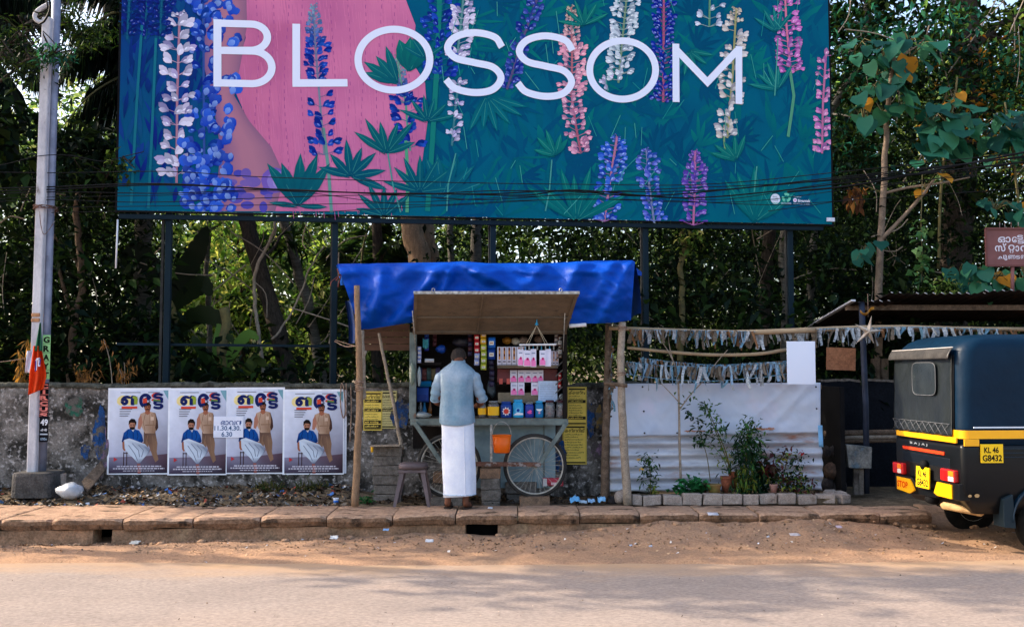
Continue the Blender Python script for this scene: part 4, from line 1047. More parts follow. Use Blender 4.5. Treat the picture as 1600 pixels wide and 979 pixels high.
strip(731, 738, 519, 556, CY + .22, 'dim violet sachet strip left of the red strip, deep in the stall', [MATS['purple foil'], M_dcap], 5, False)
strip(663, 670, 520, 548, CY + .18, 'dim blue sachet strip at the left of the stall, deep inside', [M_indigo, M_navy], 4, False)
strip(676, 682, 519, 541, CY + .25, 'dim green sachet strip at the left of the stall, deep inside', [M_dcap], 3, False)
strip(872, 877, 582, 606, CY + .10, 'red packet strip low on the right stall post', [M_red], 3)
for k, (px, c_) in enumerate(((653, g(60, 70, 130)), (660, g(120, 60, 60)), (667, g(60, 90, 90)), (674, g(110, 96, 60)), (681, g(70, 60, 100)))):
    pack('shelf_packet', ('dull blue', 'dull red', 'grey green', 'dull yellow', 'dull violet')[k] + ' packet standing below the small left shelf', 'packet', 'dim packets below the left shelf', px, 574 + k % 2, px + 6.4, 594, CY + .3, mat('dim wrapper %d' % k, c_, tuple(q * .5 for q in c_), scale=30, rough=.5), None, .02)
# left side of the stall
b = MB(); p = at(665, 535, CY + .1); b.grid(lambda u, v: p + Vector((.06 * (u - .5), .01 * math.sin(9 * u), .10 * (.5 - v) - .02 * math.sin(3 * u))), 8, 4); tag(b.build('cloth_rag', mat('teal cloth', g(60, 140, 150), rough=.9), thick=.002), 'teal cloth hung inside the left corner of the stall', 'cloth')
def bag(name, label, px, py, Y, rx, rz, mt, seed, cat='bag'):
    p = at(px, py, Y); b = MB()
    def f(u, v):
        a, h = 2 * PI * u, PI * v
        k = 1 + .22 * fbm(math.cos(a) * 2 + seed, math.sin(a) * 2, v * 3)
        return p + Vector((rx * k * math.sin(h) * math.cos(a), rx * .7 * k * math.sin(h) * math.sin(a), rz * k * math.cos(h)))
    b.grid(f, 18, 12); return tag(b.build(name, mt), label, cat)
M_film = mat('thin clear film', g(200, 214, 216), rough=0.2, transmission=0.6, spec=0.5, bump=0.6, bscale=30)
bag('plastic_bag', 'blue plastic bag stuffed on the shelf left of the head', 689, 545, CY + .2, .055, .045, M_navy, 3)
bag('plastic_bag', 'grey clear bag of goods hanging right of the right sleeve', 768, 606, CY + .3, .05, .10, mat('dull film', g(70, 84, 92), g(40, 48, 54), scale=14, rough=.3, bump=.6, bscale=30), 33)
bag('plastic_bag', 'dark bundle in a bag hanging at the top centre of the stall', 722, 534, CY + .35, .10, .06, mat('dark bag', g(44, 44, 60), g(26, 26, 34), scale=9, rough=.4), 34)
bag('plastic_bag', 'crumpled clear bag lying on the counter left of the man', 660, 648, CY + .06, .09, .035, M_film, 5)
bag('plastic_bag', 'grey green plastic hanging on the left stall post', 644, 583, CY - .03, .032, .12, mat('greenish film', g(120, 136, 120), rough=.4, transmission=.3, bump=.6, bscale=30), 6)
bag('plastic_bag', 'white plastic twist hanging beside the left stall post', 655, 588, CY + .02, .022, .10, M_film, 8)
pack('carton', 'long pale carton lying on the small left shelf', 'box', None, 664, 560, 678, 566, CY + .14, M_wht, None, .04)
pack('blue_box', 'flat light blue box on the left side of the counter shelf', 'box', None, 656, 595, 674, 604, CY + .2, M_teal, None, .05)
pack('blue_box', 'dark blue box standing under the light blue one', 'box', None, 652, 604, 670, 628, CY + .22, M_navy, None, .05)
for k, (px, hh) in enumerate(((657, 30), (663, 24), (672, 26))):
    c = at(px, 652, CY + .22 + .03 * k); h = m(hh, CY); b = MB(); b.lathe([(.0, 0), (.022, .002), (.024, h * .5), (.012, h * .75), (.010, h * .92), (.011, h)], 12, c)
    tag(b.build('bottle', (M_clear, M_teal, mat('amber drink', g(150, 90, 30), rough=.2, transmission=.5))[k]), ('clear bottle at the far left of the counter', 'teal bottle between two others on the left counter', 'amber bottle nearest the left elbow on the counter')[k], 'bottle', 'bottles on the left of the counter')
for k, (px, py, c_) in enumerate(((792, 532, g(176, 120, 40)), (806, 533, g(206, 196, 180)), (818, 531, g(140, 124, 116)), (842, 530, g(124, 104, 92)))):
    bag('snack_bag', ('orange snack bag', 'white snack bag', 'grey wrapped bundle', 'brown paper bundle')[k] + ' tucked above the tall white boxes', px, py, CY + .3, .05, .04, mat('snack wrap %s' % ('orange', 'white', 'grey', 'brown')[k], c_, tuple(q * .5 for q in c_), scale=20, rough=.5), 20 + k)
bag('plastic_bag', 'white twist of plastic at the right end of the counter', 878, 620, CY + .12, .03, .035, M_film, 31)
# bucket
p = at(784, 707, CY - .10); bk = thing('bucket', 'orange plastic bucket hanging from the cart rail', 'bucket', p)
r0, r1, h = m(13.2, CY - .1), m(14.6, CY - .1), m(27, CY - .1)
M_or = mat('orange plastic', g(240, 110, 10), g(226, 96, 8), scale=3, rough=0.4)
b = MB(); b.lathe([(0, .004), (r0 * .8, 0), (r0 * .95, .01), (r1, h), (r1 - .006, h), (r0 * .9, .015), (0, .012)], 28, p); b.build('shell', M_or, bk)
b = MB(); b.tube([p + Vector((r1 * math.cos(t), r1 * math.sin(t), h)) for t in [2 * PI * k / 28 for k in range(28)]], .006, 6, closed=True); b.build('lip', M_or, bk)
b = MB(); b.tube([p + Vector((r1 * math.cos(t), 0, h + r1 * 1.45 * math.sin(t))) for t in [PI * k / 18 for k in range(19)]], .0035, 6); b.build('handle', M_galv, bk)

# ------------------------------------------------------------------ tarpaulin and the poles of the stall
M_tarp = mat('blue tarpaulin', g(0, 70, 172), g(0, 58, 150), scale=3.5, rough=0.5, bump=0.35, bscale=9, spec=0.1, grain=.06)
tp = thing('tarpaulin', 'blue tarpaulin draped over the stall roof', 'tarp', at(770, 412, 11.2))
top_e = [(527, 412), (560, 411.5), (700, 409.5), (722, 408), (760, 411), (850, 411), (930, 407), (988, 406.5), (992, 409)]
bot_e = [(562, 514), (576, 514), (640, 504), (700, 502), (760, 503), (850, 505), (930, 505), (958, 504), (986, 500)]
def lerp_path(q, u):
    x = u * (len(q) - 1); i = min(len(q) - 2, int(x)); f = x - i
    return (q[i][0] + (q[i + 1][0] - q[i][0]) * f, q[i][1] + (q[i + 1][1] - q[i][1]) * f)
folds = [((598, 420), (585, 490), 10, .05), ((690, 418), (618, 498), 9, .07), ((705, 420), (690, 462), 9, .05), ((640, 415), (560, 512), 14, .04), ((700, 470), (622, 503), 7, .05), ((720, 410), (830, 450), 10, .04), ((740, 425), (810, 455), 8, .05), ((905, 410), (880, 470), 12, .05), ((960, 410), (925, 470), 12, .05), ((985, 410), (940, 500), 12, .06), ((850, 412), (830, 440), 8, .03)]
def tarp_front(u, v):
    a, z = lerp_path(top_e, u), lerp_path(bot_e, u)
    px, py = a[0] + (z[0] - a[0]) * v, a[1] + (z[1] - a[1]) * v
    d = 0
    for p, q, w_, amp in folds:
        ax, ay = q[0] - p[0], q[1] - p[1]; l2 = ax * ax + ay * ay
        t = ((px - p[0]) * ax + (py - p[1]) * ay) / l2
        dist = ((px - p[0]) * ay - (py - p[1]) * ax) / math.sqrt(l2)
        k = math.exp(-max(0, abs(t - .5) - .4) ** 2 * 18)
        d += 1.7 * amp * k * math.exp(-(dist / w_) ** 2)
    d += .045 * fbm(px * .016, py * .022) + .05 * abs(nz(px * .022 + py * .035, py * .03 - px * .006, 7)) + .03 * abs(nz(px * .05 - py * .06, py * .045, 3)) + .05 * math.exp(-((py - 424 - 8 * nz(px * .01)) / 5) ** 2) * (.5 + nz(px * .02, 5))
    Y = 10.62 - .12 * math.sin(v * PI * .9) - d + .06 * (v - .5)
    if v < .06: Y += .10 * (1 - v / .06) ** 2
    return at(px, py, Y)
b = MB(); b.grid(tarp_front, 150, 44); b.build('front_drape', M_tarp, tp)
e0 = [tarp_front(i / 40, 0) for i in range(41)]
def tarp_roof(u, v):
    p = e0[min(40, int(u * 40 + .5))]; Y = p.y + (12.3 - p.y) * v
    return Vector((p.x * (1 + .04 * v), Y, p.z + .02 * math.sin(PI * v) + .025 * fbm(p.x * 2, Y * 2) * (v > 0) - .22 * v))
b = MB(); b.grid(tarp_roof, 40, 16); b.build('roof_sheet', M_tarp, tp)
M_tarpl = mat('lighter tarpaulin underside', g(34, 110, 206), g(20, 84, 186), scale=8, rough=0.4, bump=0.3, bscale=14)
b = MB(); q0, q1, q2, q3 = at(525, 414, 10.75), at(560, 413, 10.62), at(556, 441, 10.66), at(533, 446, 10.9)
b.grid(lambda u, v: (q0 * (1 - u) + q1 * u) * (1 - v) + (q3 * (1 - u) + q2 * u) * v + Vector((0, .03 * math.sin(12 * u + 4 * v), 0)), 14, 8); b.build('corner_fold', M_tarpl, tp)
def tarp_side(u, v):
    p = e0[-1]; Y = p.y + 1.5 * u; return Vector((p.x + .06 * v + .02 * math.sin(7 * u + 3 * v), Y, p.z - .2 * u - (.55 - .2 * u) * v))
b = MB(); b.grid(tarp_side, 16, 8); b.build('side_flap', M_tarp, tp)
q0 = at(990, 412, 10.7); b = MB(); b.grid(lambda u, v: q0 + Vector((.10 * u, .10 * u, -.02 - .06 * u - .10 * v * (1 - .6 * u))), 6, 6); b.build('corner_fold', M_tarp, tp)
M_rope = mat('frayed rope', g(176, 150, 130), g(110, 84, 74), scale=30, rough=.95)
b = MB(); q0 = at(527, 420, 10.72); b.tube(spline([q0, at(530, 430, 10.7), at(525, 438, 10.7), at(533, 428, 10.72), at(528, 448, 10.68)], 5), .007, 6); b.tube(spline([at(527, 432, 10.7), at(518, 440, 10.68), at(516, 447, 10.68)], 4), .004, 5); b.build('tie_rope', mat('red brown rope', g(130, 70, 64), rough=.95), tp)
# blue strip of tarp hanging at the left, boards under the tarp
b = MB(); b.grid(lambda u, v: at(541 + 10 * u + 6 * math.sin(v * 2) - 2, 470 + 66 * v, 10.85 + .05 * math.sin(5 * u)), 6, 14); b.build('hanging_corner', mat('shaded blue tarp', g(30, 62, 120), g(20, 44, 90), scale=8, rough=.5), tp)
M_panel = mat('brown roof boards', (0.12, 0.062, 0.04), (0.085, 0.045, 0.03), scale=4, rough=.85, bump=.3, stretch=(1, 1, 6))
rb = thing('board_roof', 'brown board panel leaning under the left side of the tarpaulin', 'roof', at(600, 540, 11.2))
for k in range(4):
    y0 = 506 + k * 10.5; b = MB(); b.prism([at(570, y0, 11.0), at(640, y0, 11.0), at(640, y0 + 9.8, 11.0), at(568, y0 + 9.8, 11.0)], (0, 0, 0), (0, .02, 0)); b.build('board', M_panel, rb)
for k, (a, z) in enumerate((((885, 517), (915, 511)), ((556, 446), (556, 470)))):
    pass
def pole(label, pts, r0, r1, mt, Y, name='wooden_pole', cat='pole', grp=None, knots=True, n=10):
    base = at(*pts[-1][:2], pts[-1][2] if len(pts[-1]) > 2 else Y)
    t = thing(name, label, cat, base, grp)
    P3 = spline([at(q[0], q[1], q[2] if len(q) > 2 else Y) for q in pts], 6)
    k = len(P3); rad = [(r0 + (r1 - r0) * i / (k - 1)) * (1 + (.10 * nz(i * .9, base.x * 3) if knots else 0)) for i in range(k)]
    P3 = [p + Vector((.006 * nz(i * .6, 3 + base.x), .006 * nz(i * .6, 7), 0)) for i, p in enumerate(P3)] if knots else P3
    b = MB(); b.tube(P3, rad, n); b.build('shaft', mt, t)
    return t
def binding(t, px, py, Y, r, mt=M_rope, n=3):
    p = at(px, py, Y); b = MB()
    for k in range(n):
        b.tube([p + Vector((r * math.cos(a), r * math.sin(a), .014 * (k - n / 2) + .01 * math.cos(a + k))) for a in [2 * PI * j / 16 for j in range(16)]], .006, 5, closed=True)
    b.build('rope_binding', mt, t)
t = pole('pinkish wooden pole holding up the left front corner of the tarpaulin', [(557, 446), (560, 520), (562, 600), (559, 700), (555, 790)], .030, .040, M_wood, 10.42)
binding(t, 561.5, 597, 10.42, .043); binding(t, 562, 606, 10.42, .043)
t = pole('shorter forked wooden pole tied behind the left front tarpaulin pole', [(565, 516, 10.55), (567, 560, 10.5), (568, 612, 10.48), (567, 622, 10.48)], .024, .030, M_wood2, 10.5)
b = MB(); b.tube([at(567, 560, 10.5), at(572, 548, 10.48)], [.016, .012], 8); b.build('fork', M_wood2, t)
pole('thin brown stick leaning against the block stack left of the stall', [(592, 520, 10.9), (600, 560, 10.9), (613, 620, 10.95), (622, 670, 10.98), (629, 702, 11.0)], .017, .022, M_wood2, 10.95, 'leaning_stick', 'stick')
pole('dark rough wooden pole at the right rear of the stall', [(951, 506, 10.95), (949, 600, 10.9), (946, 700, 10.9), (945, 783, 10.9)], .036, .048, M_wood3, 10.9)
t = pole('pale barked wooden pole left of the pale sheet fence', [(973, 503), (970, 560), (972, 640), (976, 710), (981, 788)], .036, .047, M_wood2, 10.6)
binding(t, 973, 512, 10.6, .045, M_rope, 3); binding(t, 971, 583, 10.6, .045, M_rope, 2)
t = pole('short dark crosspiece lashed to the pale pole by the fence', [(944, 598, 10.62), (980, 602, 10.55)], .022, .022, M_wood3, 10.6, 'crosspiece', 'stick', knots=False)
t = pole('short white pipe sticking out under the right side of the tarpaulin', [(889, 509, 10.62), (916, 507, 10.62)], .022, .022, M_wht, 10.62, 'pipe_stub', 'pipe', knots=False)
# cords tying the left pole to the billboard post
b = MB(); b.tube(spline([at(523, 533, 11.6), at(540, 541, 11.0), at(556, 540, 10.45)], 6), .006, 5); b.tube(spline([at(524, 531, 11.6), at(540, 536, 11.0), at(557, 541, 10.45)], 6), .004, 5); tag(b.build('tie_cord', M_rope), 'pale cord tied between the billboard post and the left stall pole', 'cord')
t = thing('rope_loop', 'brown rope loop hanging on the wall right of the posters', 'rope', at(536, 650, WY - .05))
b = MB(); b.tube(spline([at(533, 600, WY - .04), at(532, 630, WY - .05), at(536, 652, WY - .05), at(540, 640, WY - .05), at(537, 606, WY - .04), at(534, 598, WY - .04)], 8), .007, 6); b.build('rope', M_rope, t)
b = MB(); b.tube(spline([at(548, 600, WY - .05), at(549, 640, WY - .05), at(547, 690, WY - .06)], 6), .006, 5); b.tube(spline([at(541, 598, WY - .05), at(541, 650, WY - .06)], 6), .005, 5); b.build('rope_end', M_rope, t)

# ------------------------------------------------------------------ blocks and stool
def block(label, px0, py0, px1, py1, Y, dep, mt, grp, rz=0.0, name='concrete_block'):
    a, z = at(px0, py0, Y), at(px1, py1, Y); b = MB()
    rot = Matrix.Rotation(rz, 3, 'Z'); n = 4
    b.box(((a.x + z.x) / 2, Y + dep / 2, (a.z + z.z) / 2), (z.x - a.x, dep, a.z - z.z - .004), rot, jit=.006)
    return tag(b.build(name, mt, bevel=.007), label, 'block', grp)
ords = ['topmost', 'second from the top', 'third from the top', 'fourth from the top', 'fifth from the top', 'lowest']
ys = [698, 712, 727, 742.5, 757, 772, 787]
for k in range(6):
    block('rough grey block, %s in the stack left of the plastic stool' % ords[k], 583 + rng.uniform(-1, 1.5), ys[k], 628 + rng.uniform(-2, 1), ys[k + 1], 10.95 + rng.uniform(-.01, .01), .2, M_block, 'blocks stacked left of the stool')
b = MB(); b.bar(at(579, 696, 10.92), at(626, 695, 10.92), .16, .012); tag(b.build('plank', M_wood2), 'thin plank lying on top of the block stack', 'plank')
b = MB(); p = at(581.5, 706, 10.9); b.lathe([(0, 0), (.013, .001), (.014, .06), (.010, .065), (.006, .072), (0, .073)], 10, p); tag(b.build('yellow_tube', M_yel), 'small yellow tube hooked on the corner of the block stack', 'tube')
ys = [730, 747, 765, 782, 792]
for k in range(4): block('%s block in the pile between the cart wheels' % ('brown topmost', 'grey second', 'dark third', 'dark lowest')[k], 752 + rng.uniform(-2, 1), ys[k], 781 + rng.uniform(-2, 1), ys[k + 1], 10.72, .3, M_later if k == 0 else M_block, 'blocks propping the cart')
block('brown block lying flat under the right cart wheel', 812, 776.5, 860, 791, 10.66, .22, M_later, 'blocks propping the cart')
for k, yy in enumerate((738, 757, 774)): block('%s block piled behind the left cart wheel' % ('uppermost', 'middle', 'lowest')[k], 676 + rng.uniform(-2, 2), yy, 700, yy + 17, 10.92, .2, M_later if k == 0 else M_block, 'blocks behind the left wheel')
block('grey block lying under the left cart wheel behind the ankles', 673, 778, 722, 791, 10.66, .2, M_block, 'blocks propping the cart')
for k, (x0, x1, yy) in enumerate(((790, 812, 752), (812, 838, 752), (792, 836, 772))): block('dark block stacked in the shade under the cart, %s' % ('upper left', 'upper right', 'lower long one')[k], x0, yy, x1, yy + 19, 11.0, .2, M_block, 'blocks in the shade under the cart')
pack('red_carton', 'pink and red printed carton lying under the right wheel', 'box', None, 848, 746, 880, 759, 10.98, mat('pink red card', g(196, 70, 84), g(170, 50, 66), scale=7, rough=.7), lambda P, w_, h: (P.rect(-.1 * w_, .2 * h, .4 * w_, .5 * h, g(230, 190, 196)), P.rect(-.48 * w_, .05 * h, -.3 * w_, .95 * h, g(210, 206, 206))), .04)
# plastic stool
st = thing('plastic_stool', 'greyish brown plastic stool standing in front of the left cart wheel', 'stool', at(648, 791, 10.5))
M_stool = mat('dusty mauve plastic', g(104, 90, 92), g(78, 68, 70), scale=5, rough=.55, bump=.1)
c = at(646, 729, 10.6); zt = at(655, 723, 10.6).z; zb = GZ + .012; hw = .15
b = MB(); b.loft([ell(28, hw * k, .15 * k, (c.x, c.y, z), .5) for z, k in ((zt - .05, 1.02), (zt - .012, 1.0), (zt, .95), (zt + .002, .5))]); b.build('seat', M_stool, st)
for sx in (-1, 1):
    for sy in (-1, 1):
        tx, ty = c.x + sx * .125, c.y + sy * .12; fx, fy = c.x + sx * .195, c.y + sy * .18
        b = MB(); rings = []
        for t_ in range(7):
            f = t_ / 6; x, y, z = tx + (fx - tx) * f, ty + (fy - ty) * f, zt - .045 + (zb - zt + .045) * f; w2 = .05 - .018 * f; th = .012
            rings.append([Vector((x - sx * 0, y + sy * 0, z)), Vector((x - sx * w2, y, z)), Vector((x - sx * w2, y - sy * th, z)), Vector((x - sx * th, y - sy * th, z)), Vector((x - sx * th, y - sy * w2, z)), Vector((x, y - sy * w2, z))])
        b.loft(rings, smooth=False); b.build('leg', M_stool, st)
for sx in (-1, 1): b = MB(); b.bar((c.x - .145, c.y + sx * .14, zt - .075), (c.x + .145, c.y + sx * .14, zt - .075), .01, .025); b.build('brace', M_stool, st)
# ================================================================== man at the cart
def at_man(): return at(714, 792, 10.32)
mo = at_man(); mo.z = GZ + .012
man = thing('person', 'man in grey blue shirt and white wrap standing at the stall, back turned', 'person', mo, None, R(-6))
M_skin = mat('brown skin', g(120, 74, 54), g(96, 58, 42), scale=9, rough=.6, spec=.3)
M_shirt = mat('grey blue cotton shirt', g(146, 162, 178), g(108, 138, 158), scale=3.6, rough=.86, bump=.8, bscale=9, spec=.1, grain=.08)
M_mundu = mat('white cotton wrap', g(226, 230, 240), g(206, 212, 230), scale=5, rough=.9, bump=.6, bscale=7, spec=.1, grain=.03)
M_hair = mat('dark greying hair', g(30, 25, 24), g(58, 50, 47), scale=60, rough=.8, bump=.8, bscale=120)
def tb(verts, edges, radii):
    """one skin chain set -> evaluated mesh"""
    me = bpy.data.meshes.new('body'); me.from_pydata(verts, edges, [])
    o = bpy.data.objects.new('body', me); COL.objects.link(o)
    sk = o.modifiers.new('skin', 'SKIN'); sk.use_smooth_shade = True
    for i, r in enumerate(radii): me.skin_vertices[0].data[i].radius = (r, r) if not hasattr(r, '__len__') else r
    me.skin_vertices[0].data[0].use_root = True
    sb = o.modifiers.new('sub', 'SUBSURF'); sb.levels = sb.render_levels = 2
    ev = bpy.data.meshes.new_from_object(o.evaluated_get(bpy.context.evaluated_depsgraph_get()))
    bpy.data.objects.remove(o); bpy.data.meshes.remove(me)
    return ev
V, E_, Rr = [], [], []
def j(p, r, parent=None):
    V.append(p); Rr.append(r)
    if parent is not None: E_.append((parent, len(V) - 1))
    return len(V) - 1
# local frame: x right, y forward (away from the camera), z up, feet at 0
pel = j((0, .0, .90), (.15, .11)); wai = j((0, .01, 1.06), (.135, .10), pel); che = j((0, .0, 1.26), (.155, .11), wai)
nkb = j((0, .03, 1.42), (.06, .055), che); nk1 = j((0, .075, 1.495), (.052, .052), nkb)
hd0 = j((-.004, .115, 1.53), (.066, .078), nk1); hd1 = j((-.012, .150, 1.563), (.074, .088), hd0); hd2 = j((-.014, .150, 1.588), (.05, .06), hd1)
for s in (-1, 1):
    hip = j((s * .09, 0, .84), .085, pel); kn = j((s * .10, .015, .47), .055, hip); an = j((s * .092, -.012, .10), .036, kn)
    hl = j((s * .092, -.03, .045), .034, an); ft = j((s * .105, .09, .03), .035, hl); j((s * .118, .165, .022), .026, ft)
    sh_ = j((s * .155, .01, 1.345), .048, che); el = j((s * .240 + .008, .035, 1.09), .042, sh_); wr = j((s * .19, .24, 1.05), .029, el)
    pm_ = j((s * .165, .31, 1.045), (.036, .02), wr)
    for k in range(4):
        fx = s * (.165 + (.026 - .018 * k)); l_ = (.06, .072, .068, .052)[k] if s < 0 else (.052, .068, .072, .06)[k]
        a = j((fx, .345, 1.046), .0098, pm_); b_ = j((fx - s * .004, .345 + l_ * .55, 1.036), .0088, a); j((fx - s * .008, .345 + l_ * .85, 1.012), .0078, b_)
    a = j((s * .165 - s * .03, .30, 1.04), .0115, pm_); j((s * .165 - s * .046, .335, 1.03), .0098, a)
ev = tb(V, E_, Rr)
bm = bmesh.new(); bm.from_mesh(ev)
# ears, nose and brow are pulled out of the same surface
for v in bm.verts:
    x, y, z = v.co
    for s in (-1, 1):
        d = (Vector((x, y, z)) - Vector((s * .072 - .01, .135, 1.55))).length
        if d < .03: v.co.x += s * .028 * (1 - d / .03)
    d = (Vector((x, y, z)) - Vector((-.012, .235, 1.54))).length
    if d < .035: v.co.y += .022 * (1 - d / .035)
bm.to_mesh(ev); bm.free()
for p in ev.polygons: p.use_smooth = True
ev.materials.append(M_skin); ev.name = 'body'
body = bpy.data.objects.new('body', ev); COL.objects.link(body); body.parent = man
# eyes, mouth
for s in (-1, 1):
    b = MB(); b.lathe([(0, -.011), (.008, -.008), (.011, 0), (.008, .008), (0, .011)], 10, (s * .03 - .012, .222, 1.56), axis='Y'); b.build('eye', M_wht, man, local=True)
b = MB(); b.tube([(-.036, .208, 1.505), (-.012, .214, 1.505), (.012, .208, 1.505)], .006, 6); b.build('mouth', mat('lips', g(110, 60, 54)), man, local=True)
# hair
b = MB()
def hairf(u, v):
    a = 2 * PI * u; h = PI * .60 * v; k = 1 + .02 * nz(a * 2, h * 5)
    x = .081 * math.sin(h) * math.cos(a); y = .100 * math.sin(h) * math.sin(a); z = .090 * math.cos(h)
    if y > 0: z += .02 * (y / .1)
    if y < 0: z -= .018 * (-y / .1) * (h > 1)
    return Vector((-.012 + x * k, .148 + y * k, 1.560 + z * k))
b.grid(hairf, 28, 14); b.build('hair', M_hair, man, local=True)
# shirt torso
def fold(a, z, amp): return 1 + amp * (fbm(math.cos(a) * 1.6, math.sin(a) * 1.6, z * 2.2) + .5 * math.sin(a * 7 + 3 * math.sin(z * 4)))
prof = [(.868, .180, .138, -.012), (.90, .179, .140, -.012), (1.0, .172, .136, -.006), (1.10, .164, .132, .0), (1.20, .164, .130, .0), (1.27, .170, .130, .002), (1.33, .182, .128, .008), (1.375, .188, .120, .016), (1.41, .176, .108, .024), (1.445, .140, .094, .034), (1.475, .098, .080, .046), (1.497, .070, .068, .056), (1.512, .062, .064, .062)]
b = MB(); rings = []
fine = []
for (z0, a0, b0, c0), (z1, a1, b1, c1) in zip(prof, prof[1:]):
    for k in range(4): f = k / 4; fine.append((z0 + (z1 - z0) * f, a0 + (a1 - a0) * f, b0 + (b1 - b0) * f, c0 + (c1 - c0) * f))
fine.append(prof[-1])
for z, a_, b__, cy in fine:
    am = .040 if z < 1.3 else .040 - .30 * (z - 1.3) if z < 1.4 else .006
    rings.append([Vector((a_ * fold(2 * PI * i / 48, z, am) * math.copysign(abs(math.cos(2 * PI * i / 48)) ** .8, math.cos(2 * PI * i / 48)), cy + b__ * fold(2 * PI * i / 48, z, am) * math.copysign(abs(math.sin(2 * PI * i / 48)) ** .9, math.sin(2 * PI * i / 48)), z + (.012 * math.cos(4 * PI * i / 48) - .006 if z < .88 else 0))) for i in range(48)])
b.loft(rings, cap=False)
sht = b.build('shirt', M_shirt, man, local=True, thick=.003)
for s in (-1, 1):
    pts = spline([(s * .128, .016, 1.375), (s * .180, .014, 1.335), (s * .214, .016, 1.23), (s * .238 + .006, .030, 1.15), (s * .243 + .008, .055, 1.112)], 6)
    rad = [(.060 if i > 4 else .056) + .004 * math.sin(i * 1.3) - .010 * i / len(pts) for i in range(len(pts))]
    b = MB(); b.tube(pts, rad, 18, cap=False)
    for v in b.v: v += Vector((.006 * fbm(v.z * 14, v.x * 10, s), .004 * fbm(v.z * 11, 3 + v.y * 10), 0))
    b.build('sleeve', M_shirt, sht, local=True, thick=.003)
    b = MB(); b.tube([pts[-3] + Vector((0, 0, 0)), pts[-2], pts[-1]], [.055, .058, .056], 18, cap=False); b.build('cuff', mat('turned cuff', g(150, 172, 190), g(130, 156, 178), scale=9, rough=.85) if 'turned cuff' not in MATS else MATS['turned cuff'], sht, local=True, thick=.006)
b = MB(); b.tube([(.062 * math.cos(t), .063 + .062 * math.sin(t), 1.506 + .012 * math.sin(t)) for t in [2 * PI * k / 28 for k in range(28)]], .013, 8, closed=True); b.build('collar', M_shirt, sht, local=True)
b = MB(); b.tube([(x, -.094 + .012 * (x * 7) ** 2 + .0, 1.36 + .006 * math.sin(x * 20)) for x in [-.15 + .03 * k for k in range(11)]], .002, 5); b.build('yoke_seam', M_shirt, sht, local=True)
# white wrap
b = MB(); rings = []
for k in range(31):
    f = k / 30; z = .125 + (.93 - .125) * f
    ax, by = .163 + .006 * f + .004 * math.sin(f * 5), .120 + .010 * f
    ring = []
    for i in range(64):
        a = 2 * PI * i / 64
        w_ = 1 + (.022 + .034 * (1 - f)) * math.sin(a * 5 + 1.2 * math.sin(f * 3)) * (.6 + .4 * math.sin(a * 2 + 1)) + .012 * fbm(math.cos(a) * 2, math.sin(a) * 2, f * 2.5)
        ring.append(Vector((.014 * (1 - f) + ax * w_ * math.copysign(abs(math.cos(a)) ** .75, math.cos(a)) + .010 * (1 - f), by * w_ * math.copysign(abs(math.sin(a)) ** .85, math.sin(a)) - .008, z + (.016 * math.cos(a + .4) if k == 0 else 0))))
    rings.append(ring)
b.loft(rings, cap=False); wrp = b.build('wrap', M_mundu, man, local=True, thick=.003)
b = MB(); b.tube([rings[1][i] * 1.0 + Vector((0, 0, -.004)) for i in range(64)], .006, 5, closed=True); b.build('hem', mat('pale blue hem', g(190, 210, 232), rough=.9), wrp, local=True)
edge = [rings[k][52] + Vector((.001, -.006, 0)) for k in range(31)]
b = MB(); b.tube(edge, .0045, 5); b.build('wrap_edge', M_mundu, wrp, local=True)
M_sand = mat('worn brown sandal', g(60, 44, 34), g(40, 30, 26), scale=20, rough=.7)
for s in (-1, 1):
    b = MB(); b.loft([[Vector((s * (.093 + .10 * (p.y + .06) * .5) + p.x * k, p.y + .05, z)) for p in ell(18, .046, .13, e=.8)] for z, k in ((-.008, 1), (.010, 1), (.012, .9))], smooth=False); sd = b.build('sandal', M_sand, man, local=True)
    b = MB(); b.tube([(s * .105 + .04 * math.cos(t), .09 + .01 * math.sin(t), .02 + .042 * math.sin(t)) for t in [PI * k / 10 for k in range(11)]], .006, 6); b.build('strap', M_sand, sd, local=True)
# ================================================================== pale sheet fence with its plants
FY = 11.2
M_vinyl = mat('pale vinyl sheet', g(202, 211, 228), g(184, 197, 220), scale=2.5, rough=.6, bump=.3, bscale=4, c3=g(206, 204, 224), s3=1.5, spec=.2)
M_corr = mat('pale painted corrugated iron', g(206, 210, 220), g(168, 170, 180), scale=5, rough=.6, bump=.15, c3=g(160, 110, 84), s3=3.2, t3=(.58, .72), stretch=(.5, 1, 1.4))
M_rustp = mat('orange rust', g(172, 108, 76), g(190, 150, 130), scale=22, rough=.95)
fence = thing('sheet_fence', 'pale vinyl sheet nailed over horizontal corrugated iron behind the potted plants', 'fence', at(1117, 770, FY))
def corr(u, v):
    px = 953 + 332 * u + 4 * nz(v * 6, 3) * (u > .97); py = 672 + (765 - 672) * v + 3 * (1 - u)
    if v == 1: py += 3 * nz(px * .05)
    return at(px, py, FY - .03 * math.cos(v * 2 * PI * 5.2) - .02)
b = MB(); b.grid(corr, 60, 60); b.build('corrugated_sheet', M_corr, fence, thick=.002)
